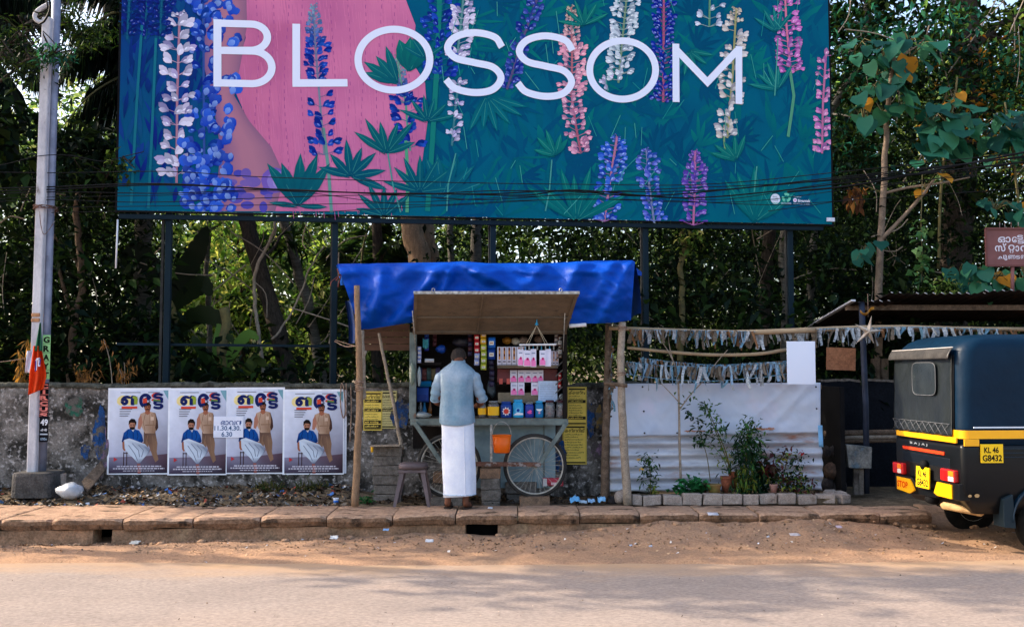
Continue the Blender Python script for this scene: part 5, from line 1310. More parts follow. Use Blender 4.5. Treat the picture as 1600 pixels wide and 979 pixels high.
def vinyl(u, v):
    px = 952 + 330 * u; py = 599 - 1.5 * u + (682 - 599 - 5 * u) * v + (1.2 * nz(px * .03) if v == 1 else 0)
    d = .016 * fbm(px * .012, py * .02) + .012 * abs(nz(px * .03 + py * .02, py * .035)) + .006 * abs(nz(px * .08 - py * .06, py * .05, 4)) + .012 * math.exp(-((px - 1265 + (py - 600) * .9) / 7) ** 2) + .010 * math.exp(-((px - 1235 + (py - 600) * 1.1) / 6) ** 2) + .008 * math.exp(-((px - 1040 + (py - 640) * .8) / 5) ** 2) + .007 * math.exp(-((px - 1110) / 5) ** 2)
    return at(px, py, FY - .062 - d)
b = MB(); b.grid(vinyl, 110, 26); b.build('vinyl_sheet', M_vinyl, fence, thick=.002)
def flap(u, v): return at(1278 + 7 * u + 1.5 * v, 664 + 34 * v, FY - .09 + .01 * math.sin(6 * v))
b = MB(); b.grid(flap, 4, 8); b.build('loose_strip', mat('sky blue plastic strip', g(120, 176, 220), rough=.5), fence, thick=.002)
for q in ((1068, 671, 1104, 675), (1174, 666, 1212, 673), (1106, 672, 1124, 674)):
    a, z = at(q[0], q[1], FY - .095), at(q[2], q[3], FY - .095); zm = (a.z + z.z) / 2; pts = [Vector((a.x + (z.x - a.x) * i / 39, a.y, zm + s_ * (a.z - z.z) * .5 * (.25 + abs(nz(i * .35, s_ * 3)) * 1.6 + .4 * nz(i * 1.3, s_)) * min(1, i / 5, (39 - i) / 5))) for s_ in (1, -1) for i in (range(40) if s_ > 0 else range(39, -1, -1))]
    b = MB(); b.add(pts, [(i, i + 1, 78 - i, 79 - i) for i in range(39)][::1]); b.build('rust_patch', M_rustp, fence)
for px, py in ((1006, 642), (1007, 676), (955, 650), (1058, 676), (1276, 638), (1275, 604), (960, 604), (1004, 604)):
    p = at(px, py, FY - .085); b = MB(); b.lathe([(0, -.012), (.008, -.009), (.011, 0)], 8, p, axis='Y'); b.build('nail_head', mat('dark nail', (.05, .05, .06)) if 'dark nail' not in MATS else MATS['dark nail'], fence)
b = MB(); b.bar(at(950, 606, FY + .06), at(1283, 604, FY + .06), .05, .05); b.build('rail', M_wood3, fence); 
for px in (958, 1120, 1276): b = MB(); b.bar(at(px, 600, FY + .05), at(px, 775, FY + .05), .05, .05); b.build('fence_post', M_wood3, fence)

# poles carrying the foil garlands
GY = 10.85
pole('knotty pole running level above the foil garland', [(952, 512), (1020, 515), (1100, 518), (1170, 519), (1275, 515)], .022, .030, M_bamboo, GY, 'bamboo_pole', 'pole', n=8)
pole('bent thin pole between the two foil garlands', [(980, 543), (1040, 549), (1110, 554), (1180, 553), (1229, 546)], .017, .020, M_bamboo, GY + .05, 'bamboo_pole', 'pole', n=8)
pole('long rough pole carrying foil strips along the front of the shelter', [(1268, 515, 10.9), (1340, 512, 11.1), (1420, 511, 11.2), (1500, 513, 11.3), (1600, 514, 11.4)], .028, .022, M_bamboo, 11, 'bamboo_pole', 'pole', n=8)
FOIL = [mat('silver foil', g(206, 212, 220), g(70, 78, 84), scale=34, rough=.3, metal=.4, bump=.6, bscale=60), mat('pale blue wrapper', g(130, 184, 216), g(60, 80, 90), scale=44, rough=.35, metal=.2, bump=.6, bscale=60),
        mat('blue printed wrapper', g(70, 130, 180), g(170, 190, 200), scale=50, rough=.4, bump=.6), mat('grey brown wrapper', g(120, 108, 92), g(70, 60, 52), scale=40, rough=.6, bump=.6), mat('white wrapper', g(214, 220, 226), g(90, 110, 120), scale=45, rough=.4, bump=.6),
        mat('ochre wrapper', g(150, 100, 60), g(90, 70, 50), scale=40, rough=.6, bump=.6)]
def strip_mesh(k):
    b = MB(); n = 5; rr = random.Random(k)
    w_, h, tw, bend = rr.uniform(.010, .024), 1.0, rr.uniform(-1.2, 1.2), rr.uniform(-.03, .03)
    L_ = []
    for i in range(n + 1):
        f = i / n; a = tw * f + rr.uniform(-.2, .2)
        c = Vector((.012 * math.sin(f * 3 + k), bend * f * f, -f)); d = Vector((math.cos(a), math.sin(a), 0)) * w_ * (1 - .2 * f)
        L_ += [c - d, c + d]
    b.add(L_, [(2 * i, 2 * i + 1, 2 * i + 3, 2 * i + 2) for i in range(n)], 0)
    me = bpy.data.meshes.new('foil_strip'); me.from_pydata([v[:] for v in b.v], [], b.f); me.materials.append(FOIL[k % 6])
    return me
SM = [strip_mesh(k) for k in range(18)]
def garland(label, pts, Y, n, h0, h1, cols, rnd, name='foil_garland', skip=0.0, slack=0.0):
    P3 = spline([at(q[0], q[1], q[2] if len(q) > 2 else Y) for q in pts], 10)
    t = thing(name, label, 'garland', P3[0].copy(), 'foil wrapper garlands')
    b = MB(); b.tube(P3, .004, 5); b.build('string', FOIL[1], t)
    rr = random.Random(rnd)
    for k in range(n):
        if rr.random() < skip: continue
        u = (k + rr.uniform(-.3, .3)) / n * (len(P3) - 1); i = max(0, min(len(P3) - 2, int(u))); p = P3[i].lerp(P3[i + 1], u - i)
        o = bpy.data.objects.new('foil_strip', SM[rr.choice(cols) + 6 * rr.randrange(3)]); COL.objects.link(o); o.parent = t
        o.location = p - P3[0] + Vector((0, rr.uniform(-.03, .03), .004)); o.scale = (rr.uniform(.6, 1.3), 1, rr.uniform(h0 * .55, h1 * 1.1)); o.rotation_euler = (rr.uniform(-.3, .3), rr.gauss(0, .25), rr.uniform(-1.2, 1.2))
    return t
garland('upper silver foil garland tied along the pole left of the white board', [(985, 515), (1060, 516), (1130, 517), (1180, 518)], GY - .04, 120, .10, .19, [0, 0, 1, 4, 3, 3, 5], 1, skip=.12)
garland('sparse grey foil strips hanging behind the white board', [(1180, 520), (1230, 520), (1280, 518)], GY + .06, 34, .12, .18, [0, 3, 4, 3], 2)
garland('long pale blue foil garland sagging just above the vinyl sheet', [(978, 565), (1040, 571), (1105, 573), (1170, 570), (1229, 566)], GY - .03, 150, .10, .20, [1, 1, 2, 4, 3, 0, 3], 3, skip=.12)
garland('second blue foil garland sagging close behind the long one', [(1000, 559), (1060, 566), (1120, 570), (1180, 567), (1229, 564)], GY + .06, 110, .08, .16, [2, 1, 4, 5, 3], 4)
garland('lowest thin garland with a few silver tags over the vinyl sheet', [(978, 584), (1040, 592), (1110, 595), (1180, 590), (1229, 584)], GY - .06, 34, .07, .14, [0, 0, 4, 1], 5, skip=.45)
garland('silver strips hanging on the shelter pole at left, by the star lantern', [(1272, 514, 10.85), (1320, 513, 11.0), (1365, 512, 11.05)], 11, 34, .10, .20, [0, 0, 4, 3], 6, skip=.15)
garland('scattered silver strips along the shelter pole right of the star lantern', [(1370, 512, 11.05), (1430, 511, 11.15), (1510, 513, 11.25), (1590, 515, 11.4)], 11, 80, .06, .16, [0, 4, 3, 5, 1], 7, skip=.25)
garland('bunch of dull wrappers wound down the dark pole', [(958, 540), (954, 570), (956, 600), (955, 640)], GY + .0, 26, .05, .12, [3, 5, 1, 3], 8)
# boards
a, z = at(1229, 533, GY - .12), at(1274.5, 600, GY - .12); b = MB(); b.box(((a.x + z.x) / 2, a.y, (a.z + z.z) / 2), (z.x - a.x, .012, a.z - z.z)); wbd = tag(b.build('white_board', mat('clean white board', g(214, 222, 240), rough=.6), bevel=.002), 'blank white board hanging in front of the garlands', 'board')
a, z = at(1291, 543, 11.6), at(1337, 578, 11.6); b = MB(); b.box(((a.x + z.x) / 2, a.y, (a.z + z.z) / 2), (z.x - a.x, .01, a.z - z.z), Matrix.Rotation(R(2), 3, 'Y')); tag(b.build('cardboard', mat('brown cardboard', g(164, 112, 80), g(146, 96, 68), scale=5, rough=.9)), 'brown cardboard sheet hung under the shelter roof', 'board')

# edging bricks
xs = [987, 1004.5, 1036, 1067, 1098, 1129.5, 1160.5, 1187, 1214.5, 1245.5, 1276.5, 1307]
ym = [787, 788, 788, 787, 786.5, 785, 784.5, 784, 782.5, 780.5, 779]
for k in range(11):
    a = at(xs[k] + .4, ym[k] - 15, 10.62 + .012 * k); z = at(xs[k + 1] - .4, ym[k] + 1, 10.62 + .012 * k)
    hgt = m(16 + rng.uniform(-1.6, 1.6), 10.62); b = MB(); b.box(((a.x + z.x) / 2, 10.68 + .012 * k, GZ + hgt / 2), (z.x - a.x - .004, .12, hgt), Matrix.Rotation(rng.uniform(-.03, .03), 3, 'Y') @ Matrix.Rotation(rng.uniform(-.07, .07), 3, 'Z'), jit=.010)
    lb = ['small rounded', 'pale long', 'grey pale', 'worn', 'level', 'square', 'short', 'upright', 'rough', 'tilted', 'last'][k]
    tag(b.build('edging_brick', M_edge, bevel=.012), '%s edging brick, number %s from the left along the plant bed' % (lb, ('one', 'two', 'three', 'four', 'five', 'six', 'seven', 'eight', 'nine', 'ten', 'eleven')[k]), 'brick', 'edging bricks of the plant bed')
for k, (px, py, Y) in enumerate(((1313, 775, 10.85), (1311, 770, 11.05), (1296, 768, 11.15))):
    p = at(px, py, Y); b = MB(); b.box((p.x, Y, GZ + .05), (.12, .19, .10), Matrix.Rotation(rng.uniform(.2, .5) - k * .3, 3, 'Z'), jit=.005)
    tag(b.build('edging_brick', M_edge, bevel=.012), ('front corner', 'middle return', 'rear return')[k] + ' edging brick at the right end of the plant bed', 'brick', 'edging bricks of the plant bed')
b = MB(); b.box(((at(985, 780, 10.8).x + at(1305, 780, 10.8).x) / 2, 10.95, GZ + .03), (m(318, 10.8), .42, .06)); tag(b.build('plant_bed_soil', M_soil), kind='structure')

# leaves -----------------------------------------------------------------
def leaves(pos, size, rs, aspect=.45, droop=.35, cols=None, var=.35, fold=.25, updir=None, curl=0.0):
    """numpy: one bent leaf (2 triangles folded along the midrib, or 4 when curled) per position"""
    n = len(pos); pos = np.asarray(pos, dtype=np.float64)
    th = rs.uniform(0, 2 * PI, n); el = rs.normal(-droop, .5, n)
    d = np.stack([np.cos(th) * np.cos(el), np.sin(th) * np.cos(el), np.sin(el)], 1)
    if updir is not None: d = d * .6 + np.asarray(updir); d /= np.linalg.norm(d, axis=1)[:, None]
    up = np.stack([rs.normal(0, .45, n), rs.normal(0, .45, n), np.ones(n)], 1)
    s = np.cross(d, up); s /= np.linalg.norm(s, axis=1)[:, None] + 1e-9; nrm = np.cross(s, d)
    L_ = size * rs.uniform(.6, 1.35, n)[:, None]; Wd = L_ * aspect
    base = pos; mid = pos + d * L_ * .45; tip = pos + d * L_ - nrm * L_ * fold * .5
    l_ = mid + s * Wd / 2 + nrm * Wd * fold; r_ = mid - s * Wd / 2 + nrm * Wd * fold
    vs = np.stack([base, r_, tip, l_], 1).reshape(-1, 3)
    idx = np.arange(n) * 4
    fs = np.stack([np.stack([idx, idx + 1, idx + 2], 1), np.stack([idx, idx + 2, idx + 3], 1)], 1).reshape(-1, 3)
    cols = np.asarray(cols); ci = rs.integers(0, len(cols), n); c = cols[ci] * rs.uniform(1 - var, 1 + var, n)[:, None]
    return vs, fs, np.repeat(c, 6, 0)
def leaf_obj(name, parts, mt, parent=None, origin=None, kind=None):
    vs, fs, cs, o = [], [], [], 0
    for v, f, c in parts: vs.append(v); fs.append(f + o); cs.append(c); o += len(v)
    vs, fs, cs = np.concatenate(vs), np.concatenate(fs), np.concatenate(cs)
    off = wpos(parent) if parent is not None else Vector(origin if origin is not None else (0, 0, 0))
    vs = vs - np.array(off)
    me = bpy.data.meshes.new(name)
    me.vertices.add(len(vs)); me.vertices.foreach_set('co', vs.astype(np.float32).ravel())
    me.loops.add(len(fs) * 3); me.loops.foreach_set('vertex_index', fs.astype(np.int32).ravel())
    me.polygons.add(len(fs)); me.polygons.foreach_set('loop_start', (np.arange(len(fs)) * 3).astype(np.int32)); me.polygons.foreach_set('loop_total', np.full(len(fs), 3, dtype=np.int32))
    ca = me.color_attributes.new('Col', 'FLOAT_COLOR', 'CORNER')
    ca.data.foreach_set('color', np.concatenate([cs, np.ones((len(cs), 1))], 1).astype(np.float32).ravel())
    me.materials.append(mt); me.update(); me.validate()
    o = bpy.data.objects.new(name, me); COL.objects.link(o)
    if parent is not None: o.parent = parent
    else: o.location = off
    if kind: o['kind'] = kind
    return o
RS = np.random.default_rng(5)
def cl(*c): return [tuple(np.array(lin(q))) for q in c]
def along(pts, n, spread, rs=RS):
    pts = [Vector(p) for p in pts]; out = []
    for k in range(n):
        u = rs.random() * (len(pts) - 1); i = min(len(pts) - 2, int(u)); p = pts[i].lerp(pts[i + 1], u - i); out.append((p.x + rs.normal(0, spread), p.y + rs.normal(0, spread), p.z + rs.normal(0, spread)))
    return out
M_stem = mat('green brown stem', g(110, 100, 60), g(80, 76, 50), scale=12, rough=.8)
M_terra = mat('terracotta pot', g(160, 90, 62), g(120, 68, 50), scale=7, rough=.9, bump=.2); M_olive = mat('olive pot', g(120, 108, 56), g(150, 96, 70), scale=4, rough=.8)
def pot(label, px, py0, py1, wpx, Y, mt):
    c = at(px, py1, Y); c.z = max(c.z, GZ + .05); h = m(py1 - py0, Y); r = m(wpx, Y) / 2; t = thing('plant_pot', label, 'pot', c, 'pots in the plant bed')
    b = MB(); b.lathe([(r * .66, 0), (r * .9, h * .8), (r * .9, h * .82), (r, h * .83), (r, h), (r * .88, h), (r * .8, h * .85), (0, h * .85)], 18, c); b.build('shell', mt, t)
    b = MB(); b.lathe([(r * .8, 0), (r * .5, .01), (0, .014)], 12, c + Vector((0, 0, h * .855))); b.build('soil', M_soil, t)
pot('terracotta pot with a broad rim, tallest of the pots', 1135, 744, 769, 19, 10.95, M_terra)
pot('low olive pot with a reddish rim left of the terracotta pot', 1116, 756, 772, 23, 10.85, M_olive)
pot('small pale and pink pot by the red leaved plant', 1209, 756, 769, 14, 10.85, mat('pale pink pot', g(170, 140, 130), g(150, 96, 84), scale=5))
pot('brown pot half hidden behind the terracotta pot', 1146, 737, 762, 16, 11.05, M_terra)
pot('dark low pot at the foot of the bare sapling', 1095, 755, 770, 24, 11.0, mat('dark clay pot', g(80, 60, 48), rough=.9))
GR = cl((44, 84, 44), (58, 104, 52), (30, 66, 40), (74, 110, 50)); GRD = cl((24, 56, 34), (34, 70, 40), (20, 46, 30)); GRY = cl((110, 130, 50), (86, 120, 48), (140, 140, 60)); RED = cl((90, 40, 40), (70, 34, 36), (60, 50, 36))
def plant(name, label, base, stems, leafsets, cat='plant', mt=M_leaf, smt=M_stem, grp=None):
    t = thing(name, label, cat, base, grp)
    b = MB()
    for pts, r0, r1 in stems:
        q = spline(pts, 5) if len(pts) > 2 else [Vector(p) for p in pts]; b.tube(q, [r0 + (r1 - r0) * i / (len(q) - 1) for i in range(len(q))], 6)
    if stems: b.build('stem', smt, t)
    if leafsets: leaf_obj('foliage', leafsets, mt, t)
    return t
def A(px, py, Y=10.95): return at(px, py, Y)
# bare sapling
st_ = [A(1064, 757, 10.9), A(1062, 700, 10.9), A(1061, 640, 10.9), A(1060, 590, 10.9)]
plant('sapling', 'thin bare sapling with forked twigs standing before the sheet fence', st_[0], [(st_, .016, .011), ([A(1061, 640, 10.9), A(1080, 615, 10.88), A(1103, 590, 10.86), A(1118, 568, 10.86), A(1137, 546, 10.85)], .009, .004), ([A(1061, 628, 10.9), A(1046, 612, 10.9), A(1032, 598, 10.9)], .007, .003), ([A(1060, 600, 10.9), A(1055, 572, 10.88), A(1042, 545, 10.86), A(1030, 530, 10.86)], .009, .004), ([A(1056, 580, 10.88), A(1047, 545, 10.86), A(1044, 525, 10.86)], .007, .003)],
      [leaves(along([A(1081, 617, 10.85), A(1030, 598, 10.88)], 5, .03), .06, RS, cols=GR), leaves([tuple(A(1059, 636, 10.86)), tuple(A(1081, 617, 10.86)), tuple(A(1057, 630, 10.86)), tuple(A(1106, 636, 10.86))], .07, RS, cols=GR)], smt=M_wood2)
q1 = [A(1110, 752), A(1105, 715), A(1098, 690), A(1090, 665)]; q2 = [A(1142, 735), A(1132, 700), A(1120, 672), A(1106, 640), A(1096, 632)]; q3 = [A(1142, 735), A(1125, 690), A(1112, 660), A(1104, 634)]
plant('shrub', 'tall loose shrub with arching leafy twigs left of the dense bush', A(1130, 765), [(q1, .006, .003), (q2, .008, .003), (q3, .007, .003), ([A(1140, 740), A(1128, 712), A(1108, 690)], .005, .002)],
      [leaves(along(q1[2:], 40, .05), .07, RS, cols=GRD), leaves(along(q2[1:], 60, .045), .065, RS, cols=GR), leaves(along([A(1070, 634), A(1085, 655), A(1110, 668)], 34, .025), .06, RS, cols=GRD), leaves(along([A(1098, 632), A(1112, 640), A(1122, 668), A(1134, 676)], 60, .035), .06, RS, cols=GR), leaves(along([A(1122, 680), A(1130, 715), A(1138, 735)], 44, .05), .055, RS, cols=GRY), leaves(along([A(1085, 688), A(1108, 690)], 30, .04), .06, RS, cols=GR)])
bsh = [A(1165, 770, 10.9), A(1166, 720, 10.9), A(1168, 680, 10.9), A(1172, 660, 10.9)]
plant('bush', 'dense dark green bush with drooping narrow leaves in the plant bed', bsh[0], [(bsh, .012, .005), ([A(1166, 740, 10.9), A(1180, 710, 10.9), A(1186, 690, 10.9)], .006, .003)],
      [leaves(along(bsh[:3], 620, .085), .085, RS, aspect=.22, droop=.7, cols=GRD), leaves(along(bsh[1:], 260, .065), .07, RS, aspect=.3, droop=.3, cols=GR), leaves(along([A(1160, 770, 10.88), A(1170, 730, 10.85)], 160, .06), .09, RS, aspect=.2, droop=1.0, cols=GRY), leaves(along([A(1178, 740, 10.9), A(1186, 690, 10.9)], 90, .04), .05, RS, cols=GR)])
plant('flowering_herb', 'small bushy herb with two yellow flowers at the left of the bed', A(1016, 772, 10.85), [([A(1017, 773, 10.85), A(1016, 740, 10.85), A(1013, 712, 10.85)], .006, .003)],
      [leaves(along([A(1018, 760, 10.85), A(1014, 730, 10.85), A(1013, 714, 10.85)], 240, .05), .055, RS, aspect=.3, cols=GRD + GR), leaves(along([A(1022, 772, 10.8), A(1020, 758, 10.8)], 50, .018), .05, RS, aspect=.3, cols=GRY), leaves(along([A(997, 717, 10.82), A(999, 717, 10.82)], 12, .008), .03, RS, cols=cl((230, 170, 20))), leaves(along([A(1001, 731, 10.82), A(1002, 731, 10.82)], 10, .007), .03, RS, cols=cl((230, 180, 30)))])
plant('low_plant', 'low clump of bright green round leaves at the foot of the sapling', A(1080, 772, 10.82), [], [leaves(along([A(1060, 766, 10.84), A(1085, 760, 10.84), A(1096, 764, 10.84)], 260, .05), .06, RS, aspect=.8, droop=0, cols=cl((40, 110, 60), (50, 124, 70), (34, 90, 54)))])
plant('red_leaved_plant', 'dark red leaved plant at the right of the bed with one red flower', A(1215, 770, 10.88), [([A(1215, 770, 10.88), A(1226, 735, 10.88), A(1232, 708, 10.88)], .007, .004), ([A(1230, 750, 10.88), A(1243, 730, 10.88), A(1252, 708, 10.88)], .004, .002), ([A(1205, 760, 10.88), A(1198, 735, 10.88)], .006, .003)],
      [leaves(along([A(1205, 730, 10.86), A(1196, 726, 10.86), A(1214, 726, 10.86)], 60, .05), .09, RS, aspect=.5, cols=RED), leaves(along([A(1222, 725, 10.86), A(1232, 706, 10.86)], 60, .045), .055, RS, cols=GRY + RED), leaves(along([A(1210, 755, 10.88), A(1245, 745, 10.88), A(1252, 762, 10.88)], 420, .07), .055, RS, cols=GRD + RED + GRY), leaves(along([A(1238, 730, 10.86), A(1252, 712, 10.86)], 60, .05), .05, RS, cols=GRD), leaves(along([A(1252, 707, 10.84), A(1253, 707, 10.84)], 16, .009), .03, RS, cols=cl((150, 20, 30)))])
plant('leafy_bush', 'small dark leafy bush between the drooping bush and the red plant', A(1190, 768, 11.0), [], [leaves(along([A(1185, 764, 11), A(1192, 735, 11), A(1200, 760, 11)], 340, .07), .065, RS, cols=GRD)])
plant('weed', 'small green weed beside the block stack', A(572, 790, 10.8), [], [leaves(along([A(566, 786, 10.8), A(578, 782, 10.8)], 90, .035), .05, RS, droop=-.2, cols=cl((30, 84, 46), (44, 100, 54)))])
for k, px in enumerate((500, 478, 435, 410)): plant('weed', ('weed growing below the right most poster', 'weed between litter below the fourth poster', 'tuft of grass on the litter heap under the third poster', 'grassy tuft left on the litter heap')[k], at(px, 770, 11.3), [], [leaves(along([at(px - 14, 768, 11.3), at(px + 12, 764, 11.35)], 90, .035), .09, RS, aspect=.12, droop=-.8, cols=cl((70, 80, 40), (50, 70, 36), (100, 90, 50)))])

# ================================================================== shelter at the right
M_iron = mat('dark corrugated iron', (.022, .016, .014), (.012, .010, .010), scale=4, rough=.85, bump=.2, c3=(.05, .025, .016), s3=3, spec=.1)
M_edgew = mat('bright sheet edge', g(190, 190, 196), rough=.5, metal=.3)
sh_ = thing('shelter', 'low open shelter roofed with dark corrugated sheets behind the rickshaw', 'shelter', Vector((5.0, 12, GZ)))
def roof_sheet(x0, x1, y0, z0, y1, z1, lift, seed):
    n = int((x1 - x0) / .02)
    def f(u, v):
        x = x0 + (x1 - x0) * u; return Vector((x, y0 + (y1 - y0) * v, z0 + (z1 - z0) * v + .012 * math.sin(x * 2 * PI / .095) + lift + .01 * nz(x * 2, v * 2, seed)))
    b = MB(); b.grid(f, n, 6); b.build('roof_sheet', M_iron, sh_, thick=.002)
    b = MB(); x = math.ceil(x0 / .095) * .095 + .02  # pale dashes stand in for sun glints on the sheet crests
    while x < x1 - .03:
        if rng.random() < .8: b.tube([f((x - x0) / (x1 - x0), 0) + Vector((0, -.003, .003)), f((x + rng.uniform(.02, .04) - x0) / (x1 - x0), 0) + Vector((0, -.003, .004))], .005, 4)
        x += .095
    b.build('edge_glint', M_edgew, sh_, kind='stuff')
zf = at(1400, 462, 11.3).z; zb_ = at(1300, 512, 13.0).z
roof_sheet(at(1385, 462, 11.3).x, at(1545, 462, 11.3).x, 11.25, zf, 13.2, zb_ + .05, .02, 1)
roof_sheet(at(1530, 464, 11.3).x, at(1730, 464, 11.3).x, 11.2, zf, 13.2, zb_ + .05, .045, 2)
roof_sheet(at(1333, 470, 11.35).x, at(1400, 470, 11.35).x, 11.35, zf - .05, 13.2, zb_, -.012, 3)
roof_sheet(at(1720, 464, 11.3).x, at(1900, 464, 11.3).x, 11.25, zf, 13.2, zb_ + .05, .02, 4)
e0_, e1_ = Vector((at(1334, 470, 11.35).x - .01, 11.33, zf - .05)), Vector((at(1334, 470, 11.35).x - .01, 13.2, zb_))
b = MB(); b.bar(e0_, e1_, .05, .02); b.build('verge_strip', M_edgew, sh_)
for Y in (11.6, 12.9): zz = zf + (zb_ - zf) * (Y - 11.3) / 1.9 - .07; b = MB(); b.bar((e0_.x, Y, zz), (e0_.x + 4.4, Y, zz), .06, .06); b.build('purlin', M_wood3, sh_)
M_post = mat('blue grey steel pipe', g(44, 52, 70), g(30, 36, 50), scale=5, rough=.6, spec=.2)
p0, p1 = at(1354, 770, 11.4), at(1352, 516, 11.3)
b = MB(); b.tube([p0, p0.lerp(p1, .5), Vector((p1.x, 11.4, zf - .06))], .034, 12); b.build('pipe_post', M_post, sh_)
b = MB(); b.bar((7.6, 11.5, GZ), (7.6, 11.5, zf - .06), .08, .08); b.build('pipe_post', M_post, sh_)
for px, Y in ((1368, 12.9), (1374, 12.95), (1381, 12.9)): b = MB(); b.tube([at(px, 560, Y), at(px, 690, Y)], .06, 8); b.build('rear_post', M_wood3, sh_)
# low dark wall at the back and side
M_dwall = mat('dark painted wall', (0.006, 0.008, 0.012), (0.010, 0.012, 0.017), scale=3, rough=.9, bump=.2, spec=.05)
lw = thing('low_wall', 'low dark wall with a ragged pale top at the back of the shelter', 'wall', at(1400, 770, 12.5))
b = MB(); xa, xb = at(1283, 600, 12.5).x, at(1283, 600, 12.5).x + 5.5; rings = []
for k in range(80):
    x = xa + (xb - xa) * k / 79; zt_ = 1.535 + .018 * nz(x * 7) + .01 * nz(x * 20)
    rings.append([Vector((x, 12.5, GZ - .1)), Vector((x, 12.5, zt_)), Vector((x, 12.66, zt_)), Vector((x, 12.66, GZ - .1))])
b.loft(rings, smooth=False); b.build('wall_body', M_dwall, lw)
b = MB(); b.loft([[r[1] + Vector((0, -.006, -.012)), r[1] + Vector((0, -.002, .016)), r[2] + Vector((0, 0, .016)), r[2] + Vector((0, 0, -.01))] for r in rings], smooth=False); b.build('wall_top', M_block, lw)
b = MB(); b.box((at(1285, 700, 11.9).x + .03, 11.85, .85), (.05, 1.2, 1.25)); tag(b.build('side_screen', M_black), 'black side screen joining the sheet fence to the low dark wall', 'screen')
# bench of old logs, stones, broken block on posts
bn = thing('log_bench', 'old rounded log bench under the shelter roof', 'bench', at(1340, 700, 11.8))
for k, (y0, mt) in enumerate(((676, M_wood3), (683, M_wood2), (689, M_wood3))): b = MB(); b.tube(spline([at(1288, y0 + 1, 11.8 + .05 * k), at(1330, y0, 11.8), at(1400, y0 - 1, 11.85), at(1460, y0, 11.9)], 5), .034 - .006 * k, 9); b.build('log', mt, bn)
for px in (1300, 1440): b = MB(); b.tube([at(px, 690, 11.85), at(px, 770, 11.85)], .045, 8); b.build('leg', M_wood3, bn)
def stone(label, px, py, rx, rz, Y, mt, seed, grp='stones piled at the fence end'):
    p = at(px, py, Y); b = MB()
    def f(u, v):
        a, h = 2 * PI * u, PI * v; k = 1 + .25 * fbm(math.cos(a) * 1.3 + seed, math.sin(a) * 1.3, math.cos(h) * 1.3)
        return p + Vector((rx * k * math.sin(h) * math.cos(a), rx * .8 * k * math.sin(h) * math.sin(a), rz * k * math.cos(h)))
    b.grid(f, 16, 10); return tag(b.build('stone', mt), label, 'stone', grp)
M_stone = mat('brown stone', g(110, 86, 70), g(64, 52, 46), scale=9, rough=.95, bump=.7, bscale=30); M_stoned = mat('grey stone', g(74, 66, 64), g(40, 36, 36), scale=9, rough=.95, bump=.7, bscale=30)
stone('large brown stone in the pile at the fence end', 1300, 735, .10, .09, 11.5, M_stone, 1); stone('grey stone resting on the brown one at the fence end', 1291, 706, .055, .07, 11.5, M_stoned, 2); stone('small grey stone right of the upper stone at the fence end', 1301, 704, .05, .06, 11.52, M_stoned, 3); stone('dark stone at the bottom of the pile by the fence', 1305, 760, .13, .08, 11.55, M_stoned, 4); stone('dark stone under the plant bed return', 1292, 756, .09, .07, 11.5, M_stoned, 5)
stone('round mossy stone left of the edging bricks', 970, 776, .07, .075, 10.75, M_edge, 6, None); stone('dark half buried stone by the rough pole', 957, 782, .07, .05, 10.9, M_stoned, 7, None)
bb_ = thing('broken_block', 'weathered concrete block propped on thin legs beside the shelter pipe', 'block', at(1343, 768, 11.3))
a = at(1323, 694, 11.3); b = MB(); b.prism([at(1322, 694, 11.28), at(1345, 696, 11.28), at(1363, 698, 11.28), at(1362, 732, 11.28), at(1327, 731, 11.28)], (0, 0, 0), (0, .16, 0)); b.build('slab', mat('stained pale concrete', g(140, 140, 136), g(86, 90, 92), scale=8, rough=.95, bump=.6, c3=g(90, 110, 124), s3=9, t3=(.55, .65)), bb_, bevel=.01)
for px in (1337, 1345): b = MB(); b.bar(at(px, 731, 11.36), at(px, 772, 11.36), .05, .05, up=(0, 1, 0)); b.build('leg', M_block, bb_)
# star lantern
sl = thing('star_lantern', 'pale five pointed paper star hanging on the shelter pipe', 'star', at(1357, 520, 11.0)); c = at(1357, 518, 11.0)
ro, ri = m(26, 11), m(6, 11); M_star = mat('pale brown paper star', g(196, 184, 170), g(150, 132, 116), scale=8, rough=.8)
b = MB(); ring = []
for k in range(10): a = R(90 - 12 + 36 * k); r_ = ro * (1, .95, 1.1, .8, .9)[k // 2] if k % 2 == 0 else ri; ring.append(c + Vector((r_ * math.cos(a), 0, r_ * math.sin(a))))
b.add([c + Vector((0, -.035, 0)), c + Vector((0, .035, 0))] + ring, [(0, 2 + (k + 1) % 10, 2 + k) for k in range(10)] + [(1, 2 + k, 2 + (k + 1) % 10) for k in range(10)]); b.build('star_body', M_star, sl)
b = MB(); b.tube([c + Vector((0, 0, ro * .9)), Vector((c.x, c.y, zf))], .003, 4); b.build('string', M_rope, sl)
b = MB(); b.grid(lambda u, v: at(1344 + 22 * u, 484 + 4 * v + 5 * math.sin(u * 5), 11.28 - .03 * math.sin(v * 3 + u * 4)), 8, 3); tag(b.build('yellow_rag', mat('yellow cloth', g(206, 140, 30), g(120, 84, 40), scale=12), thick=.003), 'twisted yellow rag tied under the shelter roof edge', 'cloth')

